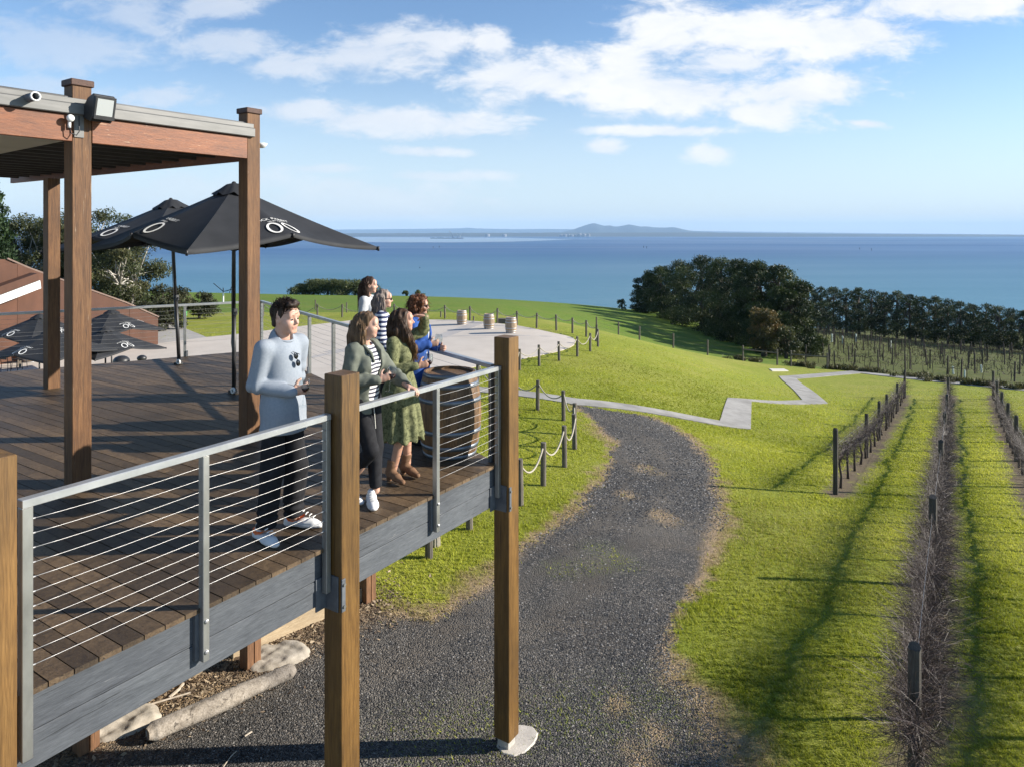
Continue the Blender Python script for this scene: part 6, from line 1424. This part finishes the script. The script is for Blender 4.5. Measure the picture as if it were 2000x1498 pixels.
for n, (y, x, i, j) in enumerate(cand[:290]):
    o = bpy.data.objects.new('vineyard_post', sh_[n % 3]); col.objects.link(o); o.location = (x+rgv.uniform(-.12, .12), y+rgv.uniform(-.12, .12), gz(x, y)); o.rotation_euler = (rgv.uniform(-.05, .05), rgv.uniform(-.05, .05), rgv.random()*6)
    zone = 'nearest the path' if y < 62 else ('in the middle of the far vineyard' if y < 85 else 'far back near the pine row')
    tag(o, 'thin dark far vineyard post %s' % zone, 'post', 'posts of the far vineyard '+zone)
if len(cand) > 290:
    mb = MB()
    for (y, x, i, j) in cand[290:]: mb.tube([(x, y, gz(x, y)-.2), (x, y, gz(x, y)+1.7)], .055, 5)
    tag(mb.build('vineyard_posts', M_VPOST), 'mass of thin dark posts farthest back in the far vineyard', 'posts', kind='stuff')
M_CANE = simple('vine_cane', (.040, .026, .018), (.095, .066, .048), 20, rough=.8)
mb = MB(); rgn = np.random.default_rng(8)
for i, lst in rows_.items():
    lst.sort()
    for (j, x, y) in lst:
        for k in range(4):
            q = Vector((x, y, 0))+rdir*(k*1.3+rgn.uniform(-.2, .2))
            if not inside(VINE_AREA, np.array([q.x]), np.array([q.y]))[0]: continue
            g = Vector((q.x, q.y, gz(q.x, q.y))); h = rgn.uniform(.45, .8)
            mb.tube([g-Vector((0, 0, .05)), g+Vector((rgn.normal()*.05, rgn.normal()*.05, h))], [.022, .016], 4)
            for c in range(12):
                a = g+Vector((0, 0, h))+rdir*rgn.uniform(-.6, .6); b = a+Vector((rgn.normal()*.22, rgn.normal()*.22, rgn.uniform(-.1, .45))); mb.tube([a, b], [.014, .006], 3)
tag(mb.build('far_vines', M_CANE), 'brown bare vines filling the far vineyard between its posts', 'vines', kind='stuff')
M_GUARD = simple('vine_guard', (.55, .62, .56), (.68, .74, .68), 5, rough=.5)
for i, (px, py, lb) in enumerate(((1625, 668, 'pale vine guard, leftmost pair member high in the far vineyard'), (1646, 672, 'pale vine guard just right of the leftmost one'), (1672, 668, 'pale leaning vine guard in the upper vineyard'), (1739, 681, 'small pale vine guard in the middle of the vineyard'), (1862, 731, 'pale vine guard near the path, left of two'), (1884, 738, 'pale vine guard near the path, right of two'), (1917, 728, 'faint pale vine guard near the path right of the pair'))):
    p = ground(px, py); s = p.y/F; o = MB().tube([(0, 0, 0), (random.uniform(-1, 1)*s, 0, 15*s)], [1.6*s, 1.5*s], 6).build('vine_guard', M_GUARD, loc=p); tag(o, lb, 'vine guard', 'pale vine guards')
M_TUFT = leaf_mat('rough_grass', (.05, .05, .02), (.09, .09, .03), (.17, .15, .07), .2)
rgt = np.random.default_rng(4)
for i, (px, d) in enumerate(((1552, 57.5), (1574, 56.5), (1640, 55), (1658, 54.8), (1700, 54.3), (1722, 53.5), (1790, 50.5), (1835, 48.5), (1862, 47.5), (1905, 46), (1945, 45.0), (1985, 43.8), (1440, 60), (1480, 59))):
    X = (px-CX)/F*d; s = rgt.uniform(.35, .8); C_ = [(rgt.normal()*s, rgt.normal()*.3, .12) for _ in range(7)]; R_ = [(s*.6, .3, .22)]*7
    t = thing('grass_tussock', '%s rough grass tussock along the far side of the lawn path' % ORD[i], 'tussock', (X, d+.5, gz(X, d+.5)), 0, 'rough tussocks along the far path'); crown('blades', [clump(rgt, C_, R_, 500, .3, 5, 1.0, .1, .3)], M_TUFT, t)
# ---------------------------------------------------------------- near vine rows
M_TPOST = wood('trellis_timber', (.035, .030, .024), (.075, .066, .055), (.125, .112, .095), (14, 14, 1), .6, .85, 2.2)
M_WIRE = simple('trellis_wire', (.20, .20, .20), (.30, .30, .30), 9, rough=.4, metal=.7)
M_VINE = simple('vine_bark', (.040, .028, .022), (.095, .070, .055), 24, (1, 1, .3), rough=.9, bmp=.5)
M_CANE2 = simple('near_cane', (.026, .014, .012), (.085, .052, .042), 9, rough=.55)
rname = ('left', 'middle', 'right')
def vine(T_, rg, ln, detail):
    """one pruned grapevine: trunk, two arms along x, bare canes"""
    mb = MB(); h = .82+rg.normal()*.03
    pts = [(0, 0, -.05), (rg.normal()*.03, rg.normal()*.03, .3), (rg.normal()*.04, rg.normal()*.04, .6), (0, 0, h)]
    mb.tube(pts, [.040, .032, .028, .034], 6)
    arm = []
    for s in (-1, 1):
        q = [(s*ln*.5*k/6, rg.normal()*.025, h+.02+rg.normal()*.025) for k in range(7)]; q[0] = (0, 0, h); mb.tube(q, [.030, .027, .025, .022, .02, .018, .015], 5); arm += q
    mb.build('trunk', M_VINE, T_, True)
    mb = MB()
    for c in range(detail):
        a = Vector(arm[rg.integers(len(arm))])+Vector((rg.normal()*.08, 0, 0)); d = Vector((rg.normal()*.35, rg.normal()*.55, rg.uniform(-.7, .9))); d.normalize(); L_ = rg.uniform(.2, .62); pts = [a]; r0 = rg.uniform(.0013, .0029)
        for k in range(4):
            d = (d+Vector((rg.normal()*.42, rg.normal()*.38, rg.normal()*.32-.05))).normalized(); pts.append(pts[-1]+d*L_/4)
        mb.tube(pts, [r0, r0*.9, r0*.8, r0*.6, r0*.4], 3, cap=False)
        if rg.random() < .6:
            b = pts[2]; e = b+Vector((rg.normal()*.2, rg.normal()*.25, rg.uniform(-.1, .25))); mb.tube([b, (b+e)/2+Vector((0, 0, .03)), e], [r0*.7, r0*.6, r0*.3], 3, cap=False)
    mb.build('canes', M_CANE2, T_)
for r_, (a, b) in enumerate(ROWS):
    d = b-a; d.z = 0; Ln = d.length; d.normalize(); rz = math.atan2(d.y, d.x); rg = np.random.default_rng(200+r_)
    # posts
    sp_px = {0: [(1632, 965), (1690, 893), (1711, 858), (1727, 836), (1748, 803), (1767, 776)]}.get(r_)
    ps = []
    if sp_px: ps = [ground(*q) for q in sp_px]; ts = [((p-a).xy.dot(d.xy)) for p in ps]; hs = [1.62, 1.45, 1.45, 1.42, 1.4, 1.5]
    elif r_ == 1:
        ts = []; hs = []
        for (px, ty, hh) in ((1803, 1268, 1.50), (1832, 970, 1.45), (1838, 862, 1.4), (1848, 805, 1.4), (1851, 772, 1.4), (1853, 737, 1.55)):
            best = min((abs((CAMZ-(gz(*(a+d*t).xy)+hh))*F/(a+d*t).y+Y0-ty), t) for t in np.arange(.5, Ln+.01, .1) if (a+d*t).y > 1.5); ts.append(best[1]); hs.append(hh)
    else: ts = [Ln-k for k in (0, 4.5, 9.2, 13.8, 18.4, 23)]; hs = [1.5]*6
    for k, (t_, hh) in enumerate(zip(ts, hs)):
        q = a+d*t_; q.z = gz(q.x, q.y)
        rr_ = .062 if r_ != 1 or k else .055
        o = MB().tube([(0, 0, -.2), (.01, 0, hh*.5), (random.uniform(-.03, .03), 0, hh-.015), (0, 0, hh)], [rr_*1.05, rr_, rr_*.97, rr_*.92], 10).build('trellis_post', M_TPOST, loc=q, rz=rz)
        tag(o, '%s round trellis post from the near end of the %s bare vine row' % (ORD[k] if (r_ != 2) else ORD[5-k], rname[r_]), 'post', 'trellis posts of the %s vine row' % rname[r_])
    for k, hw in enumerate((.86, 1.2)):
        pts = []
        for s in np.linspace(min(ts), max(ts), 24): q = a+d*s; pts.append(Vector((q.x, q.y, gz(q.x, q.y)+hw)))
        o = MB().tube([p-pts[0] for p in pts], .0022, 4).build('trellis_wire', M_WIRE, loc=pts[0]); tag(o, '%s steel wire strung along the %s vine row' % (('lower', 'upper')[k], rname[r_]), 'wire', 'trellis wires')
    n = int(Ln/1.45)
    for k in range(n):
        s = Ln*(k+.6)/n; q = a+d*s
        if q.y < 2.5: continue
        q.z = gz(q.x, q.y); q2 = q+d*.5; slope = (gz(q2.x, q2.y)-q.z)/.5
        dist = math.hypot(q.x, q.y)
        T_ = thing('grapevine', '%s bare grapevine from the far end of the %s row' % (ORD[n-1-k] if n-1-k < 20 else 'number %d' % (n-k), rname[r_]), 'grapevine', q, 0, 'grapevines of the %s row' % rname[r_])
        T_.rotation_euler = (0, -math.atan(slope), rz)
        vine(T_, rg, Ln/n*1.02, int(np.interp(dist, [6, 12, 20, 45], [1050, 760, 380, 120])))
# ---------------------------------------------------------------- grass blades on the near lawn
def grass_blades():
    rg = np.random.default_rng(77); n = 1500000
    # even density per picture area: sample directions over the ground, nearer = denser
    y = 6.2*np.exp(rg.random(n)*math.log(46/6.2)); x = (rg.random(n)*1.75-.82)*y*1.0
    D = Dfun(x, y); pyy = Y0+F*D/y; px = CX+F*x/y
    ok = (px > -60) & (px < 2080) & (pyy < 1560)
    x, y, D = x[ok], y[ok], D[ok]
    # look the masks up on the terrain grid
    iy = np.clip(np.searchsorted(gy, y), 1, ny-2); ss = x/(y+6.5); ix = np.clip(((ss-gs[0])/(gs[1]-gs[0])).astype(int), 0, nx-2)
    sr = s_road[iy, ix]; di = dirt[iy, ix]; dr = dry[iy, ix]; wd = weed[iy, ix]
    keep = ((sr < 0) & (rg.random(len(x)) > di*1.3-.1) & (rg.random(len(x)) > dr*.45)) | ((sr > 0) & (rg.random(len(x)) < np.clip((wd-.35)*.16, 0, .06)+np.clip(dr-.35, 0, 1)*.25))
    keep &= ~inside([(p.x, p.y) for p in PATH], x, y) & ~inside([(p.x, p.y) for p in PLAZA], x, y)
    keep &= (reg[iy, ix] < 2) & (rg.random(len(x)) < np.clip((46-y)/22, 0, 1))
    x, y, D, dr, sr = x[keep], y[keep], D[keep], dr[keep], sr[keep]; n = len(x); print('blades', n)
    z = CAMZ-D; s = np.clip(y/9, .8, 3.2)
    cl = .6*wob(np.c_[x*1.0, y*1.0], 30, 10, 9)+.55*wob(np.c_[x, y], 62, 10, 19)
    h = (.017+.016*rg.random(n))*s**.4*(1+.3*wob(np.c_[x, y], 3.1, 8))*np.clip(.85+.75*cl, .25, 1.9); wdt = .0065*s*(.7+.6*rg.random(n))
    az = rg.random(n)*6.28; lean = rg.normal(size=(n, 2))*.55+np.array([-.35, -.1])+np.c_[wob(np.c_[x, y], 7, 8, 4), wob(np.c_[x, y], 7, 8, 14)]*.45
    dx, dy = np.cos(az)*wdt, np.sin(az)*wdt
    V = np.stack([np.c_[x-dx, y-dy, z-.004], np.c_[x+dx, y+dy, z-.004], np.c_[x+lean[:, 0]*h, y+lean[:, 1]*h, z+h]], 1).reshape(-1, 3)
    tone = np.clip(.5+.20*wob(np.c_[x, y], 1.3, 9, 5)+.22*wob(np.c_[x, y], .28, 8, 16)+.25*rg.normal(size=n)*.6, 0, 1)
    strw = np.clip(dr*1.3+.5*np.clip(wob(np.c_[x, y], .45, 8, 27)-.55, 0, 1)*(rg.random(n) < .55)+.06*(rg.random(n) < .06)*8, 0, 1)*(rg.random(n) < .9)
    m, nt, b = new_mat('grass_blade'); a = attr(nt, 'rnd'); c = ramp(nt, a, [(0, (.20, .235, .02)), (.5, (.40, .425, .045)), (1, (.60, .60, .10))]).outputs[0]
    c = mixc(nt, attr(nt, 'straw'), c, (.42, .33, .18)); L(nt, c, b.inputs['Base Color']); b.inputs['Roughness'].default_value = .6; b.inputs['Specular IOR Level'].default_value = .25
    t = N(nt, 'ShaderNodeBsdfTranslucent'); L(nt, c, t.inputs['Color']); mx = N(nt, 'ShaderNodeMixShader'); mx.inputs[0].default_value = .45
    L(nt, b.outputs[0], mx.inputs[1]); L(nt, t.outputs[0], mx.inputs[2]); L(nt, mx.outputs[0], nt.nodes['Material Output'].inputs[0])
    o = np_mesh('grass', V, np.arange(n*3).reshape(n, 3), m, 3, False, {'rnd': ('FACE', tone), 'straw': ('FACE', strw)})
    tag(o, 'short bright green grass blades covering the lawn near the deck', 'grass', kind='stuff')
grass_blades()
def stones():
    rg = np.random.default_rng(55); n = 420000
    y = 6.0*np.exp(rg.random(n)*math.log(26/6.0)); x = (rg.random(n)*1.25-.80)*y
    D = Dfun(x, y); px = CX+F*x/y; pyy = Y0+F*D/y
    iy = np.clip(np.searchsorted(gy, y), 1, ny-2); ix = np.clip(((x/(y+6.5)-gs[0])/(gs[1]-gs[0])).astype(int), 0, nx-2)
    sr = s_road[iy, ix]; ch = chip[iy, ix]; tr = track[iy, ix]; pt = wob(np.c_[x, y], 1.0, 9, 22)
    keep = (px > -80) & (px < 1560) & (pyy < 1570) & (sr > -.12+.12*rg.random(n)) & (rg.random(n) > ch*.9) & (rg.random(n) > tr*.55) & (rg.random(n) < .62+.4*pt)
    x, y, D = x[keep], y[keep], D[keep]; n = len(x); print('stones', n)
    r_ = (.0055+.0085*rg.random(n)**2.2)*np.clip(y/8, .9, 2.2); az = rg.random(n)*6.28
    ca, sa_ = np.cos(az), np.sin(az); e = r_*(.7+.6*rg.random(n)); f_ = r_*(.45+.35*rg.random(n)); z = CAMZ-D+f_*.25
    j = lambda: rg.normal(size=n)*r_*.18
    V = np.stack([np.c_[x+ca*r_+j(), y+sa_*r_+j(), z], np.c_[x-sa_*e+j(), y+ca*e+j(), z], np.c_[x-ca*r_, y-sa_*r_+j(), z], np.c_[x+sa_*e, y-ca*e, z], np.c_[x+j(), y+j(), z+f_], np.c_[x, y, z-f_]], 1).reshape(-1, 3)
    b_ = np.arange(n)[:, None, None]*6; Ft = (b_+np.array([[0, 1, 4], [1, 2, 4], [2, 3, 4], [3, 0, 4]])[None]).reshape(-1, 3)
    tone = np.repeat(rg.random(n), 4)
    m, nt, b = new_mat('gravel_stone'); c = ramp(nt, attr(nt, 'rnd'), [(0, (.022, .021, .021)), (.55, (.062, .060, .058)), (.88, (.13, .125, .118)), (1, (.36, .34, .31))]).outputs[0]
    L(nt, c, b.inputs['Base Color']); b.inputs['Roughness'].default_value = .75
    tag(np_mesh('gravel_stones', V, Ft, m, 3, False, {'rnd': ('FACE', tone)}), 'loose dark grey gravel stones covering the drive', 'gravel', kind='stuff')
    n = 9000; q = rg.integers(0, 3, n); P_ = np.array([(-6.5, 5.6), (-4.0, 7.9), (-2.7, 9.6), (-1.9, 10.6)]); t = rg.random(n)[:, None]
    c = P_[q]*(1-t)+P_[q+1]*t+rg.normal(size=(n, 2))*.36; z = CAMZ-Dfun(c[:, 0], c[:, 1])+.008
    az = rg.random(n)*6.28; ln = (.012+.035*rg.random(n)**2); w_ = ln*(.25+.3*rg.random(n)); tl = rg.normal(size=n)*.35
    d = np.c_[np.cos(az), np.sin(az), tl]*ln[:, None]; s_ = np.c_[-np.sin(az), np.cos(az), rg.normal(size=n)*.3]*w_[:, None]; c3 = np.c_[c, z]
    V = np.stack([c3-d, c3+s_, c3+d, c3-s_], 1).reshape(-1, 3)
    m, nt, b = new_mat('wood_chip'); L(nt, ramp(nt, attr(nt, 'rnd'), [(0, (.035, .022, .014)), (.5, (.15, .10, .06)), (1, (.42, .33, .22))]).outputs[0], b.inputs['Base Color']); b.inputs['Roughness'].default_value = .9
    tag(np_mesh('wood_chips', V, np.arange(n*4).reshape(n, 4), m, 4, False, {'rnd': ('FACE', rg.random(n))}), 'brown wood chips and litter strewn under the front of the deck', 'wood chips', kind='stuff')
stones()
SKY_STR = .085; EXPO = 1.0
# ------------------------------------------------------------------ camera, light, sky
cam = bpy.data.objects.new('camera', bpy.data.cameras.new('camera')); col.objects.link(cam)
cam.location = (0, 0, CAMZ); cam.rotation_euler = (R(90), 0, 0)
cam.data.sensor_fit = 'HORIZONTAL'; cam.data.sensor_width = 36; cam.data.lens = 36*F/2000
cam.data.shift_y = -(749-Y0)/2000; cam.data.clip_start = .1; cam.data.clip_end = 200000
scene.camera = cam
SUN_EL, SUN_AZ = 23.5, 3.0       # azimuth measured from +X towards +Y
sl = bpy.data.lights.new('sun', 'SUN'); sl.energy = 4.8; sl.angle = R(.5); sl.color = (1, .93, .82)
so = bpy.data.objects.new('sun', sl); col.objects.link(so)
sd = Vector((math.cos(R(SUN_EL))*math.cos(R(SUN_AZ)), math.cos(R(SUN_EL))*math.sin(R(SUN_AZ)), math.sin(R(SUN_EL))))
so.rotation_euler = sd.to_track_quat('Z', 'Y').to_euler(); so.location = sd*50
w = bpy.data.worlds.new('World'); scene.world = w; w.use_nodes = True
nt = w.node_tree; bg = nt.nodes['Background']; bg.inputs[1].default_value = SKY_STR if 'SKY_STR' in globals() else .1
sky = N(nt, 'ShaderNodeTexSky', sky_type='NISHITA'); sky.sun_disc = False
sky.sun_elevation = R(SUN_EL); sky.sun_rotation = R(90-SUN_AZ); sky.air_density = 1.0; sky.dust_density = .05; sky.ozone_density = 3.2; sky.altitude = 60
tc = N(nt, 'ShaderNodeTexCoord'); sp = N(nt, 'ShaderNodeSeparateXYZ'); L(nt, tc.outputs['Generated'], sp.inputs[0])
yy = math_(nt, 'MAXIMUM', sp.outputs[1], .05)
a_ = math_(nt, 'DIVIDE', sp.outputs[0], yy); b_ = math_(nt, 'DIVIDE', sp.outputs[2], yy)
cb = N(nt, 'ShaderNodeCombineXYZ'); L(nt, a_, cb.inputs[0]); L(nt, b_, cb.inputs[1])
def S(px, py): return ((px-CX)/F, (Y0-py)/F)
CL = [(1080, 150, 240, 66, 5), (1320, 175, 360, 74, -4), (1560, 180, 200, 60, 8), (1490, 222, 120, 38, 0), (1290, 62, 130, 80, 10), (1470, 66, 220, 72, 5), (1650, 70, 200, 76, 8), (1840, 10, 320, 50, 3), (1210, 130, 110, 60, 20),
      (100, 85, 300, 68, -4), (250, 30, 160, 50, -10), (430, 12, 130, 36, 0), (720, 105, 200, 60, 8), (1000, 140, 120, 60, 0), (1430, 120, 150, 40, 0), (580, 128, 130, 36, 0), (855, 80, 80, 62, 0), (960, 80, 60, 40, 0), (450, 90, 150, 40, 0),
      (800, 240, 300, 36, -2), (590, 218, 130, 26, 0), (1182, 287, 48, 22, 0), (1690, 242, 70, 14, -6), (1385, 303, 60, 24, 0), (830, 297, 110, 13, -2), (300, 385, 330, 60, 0), (690, 400, 330, 70, 0), (860, 345, 190, 14, 0), (640, 330, 120, 12, 0),
      (60, 170, 160, 30, 0), (320, 190, 140, 30, 0), (1290, 255, 200, 14, 0)]
dmin = None
for (px, py, rx, ry, ang) in CL:
    mp = N(nt, 'ShaderNodeMapping', vector_type='TEXTURE'); c = S(px, py)
    mp.inputs['Location'].default_value = (c[0], c[1], 0); mp.inputs['Rotation'].default_value = (0, 0, R(ang))
    mp.inputs['Scale'].default_value = (rx/F, ry/F, 1); L(nt, cb.outputs[0], mp.inputs[0])
    ln = N(nt, 'ShaderNodeVectorMath', operation='LENGTH'); L(nt, mp.outputs[0], ln.inputs[0])
    d = ln.outputs['Value']
    dmin = d if dmin is None else math_(nt, 'SMOOTH_MIN', dmin, d, .35)
mpn = N(nt, 'ShaderNodeMapping'); mpn.inputs['Scale'].default_value = (1, 2.3, 1); mpn.inputs['Rotation'].default_value = (0, 0, R(-6)); L(nt, cb.outputs[0], mpn.inputs[0])
n1 = noise(nt, mpn.outputs[0], 7.5, 9, .62, .35)
n2 = noise(nt, mpn.outputs[0], 19, 8, .65, .5)
nn = math_(nt, 'ADD', math_(nt, 'MULTIPLY', n1, 1.5), math_(nt, 'MULTIPLY', n2, 1.0))     # mean ~1.12
dens = math_(nt, 'ADD', math_(nt, 'SUBTRACT', 1.0, dmin), math_(nt, 'MULTIPLY', math_(nt, 'SUBTRACT', nn, 1.25), 1.35))
cov = N(nt, 'ShaderNodeMapRange', interpolation_type='SMOOTHSTEP'); L(nt, dens, cov.inputs[0])
cov.inputs[1].default_value = -.04; cov.inputs[2].default_value = .70
# the clouds to the left and low down are thinner than the white bank to the right
thin = N(nt, 'ShaderNodeMapRange'); L(nt, a_, thin.inputs[0]); thin.inputs[1].default_value = -.7; thin.inputs[2].default_value = .05; thin.inputs[3].default_value = .42; thin.inputs[4].default_value = .97
low = N(nt, 'ShaderNodeMapRange'); L(nt, b_, low.inputs[0]); low.inputs[1].default_value = .02; low.inputs[2].default_value = .16; low.inputs[3].default_value = .35; low.inputs[4].default_value = 1
fac = math_(nt, 'MULTIPLY', math_(nt, 'MULTIPLY', cov.outputs[0], thin.outputs[0]), low.outputs[0], clamp=True)
front = N(nt, 'ShaderNodeMapRange'); L(nt, sp.outputs[1], front.inputs[0]); front.inputs[1].default_value = .05; front.inputs[2].default_value = .25
fac = math_(nt, 'MULTIPLY', fac, front.outputs[0], clamp=True)
shade = ramp(nt, n1, [(.32, (5.0, 5.35, 5.9)), (.62, (6.3, 6.3, 6.3))]).outputs[0]
ccol = mixc(nt, thin.outputs[0], (3.5, 4.0, 4.9), shade)
tint = mixc(nt, 1.0, sky.outputs[0], (1.0, 1.02, 1.05), 'MULTIPLY')
hz = N(nt, 'ShaderNodeMapRange', interpolation_type='SMOOTHSTEP'); L(nt, b_, hz.inputs[0]); hz.inputs[1].default_value = .30; hz.inputs[2].default_value = -.01; hz.inputs[3].default_value = 0; hz.inputs[4].default_value = .78
tint = mixc(nt, hz.outputs[0], tint, (4.5, 5.25, 5.9))
fin = mixc(nt, fac, tint, ccol)
L(nt, fin, bg.inputs[0])
vs = scene.view_settings; scene.display_settings.display_device = 'sRGB'
vs.view_transform = 'Standard'; vs.look = 'None'; vs.exposure = EXPO if 'EXPO' in globals() else .9; vs.gamma = 1; vs.use_curve_mapping = False
cy = scene.cycles; cy.use_denoising = True; cy.max_bounces = 8; cy.diffuse_bounces = 3; cy.glossy_bounces = 3; cy.transmission_bounces = 6; cy.transparent_max_bounces = 12; cy.volume_bounces = 0
cy.use_adaptive_sampling = True; cy.adaptive_threshold = .01; cy.sample_clamp_indirect = 6; cy.caustics_reflective = False; cy.caustics_refractive = False
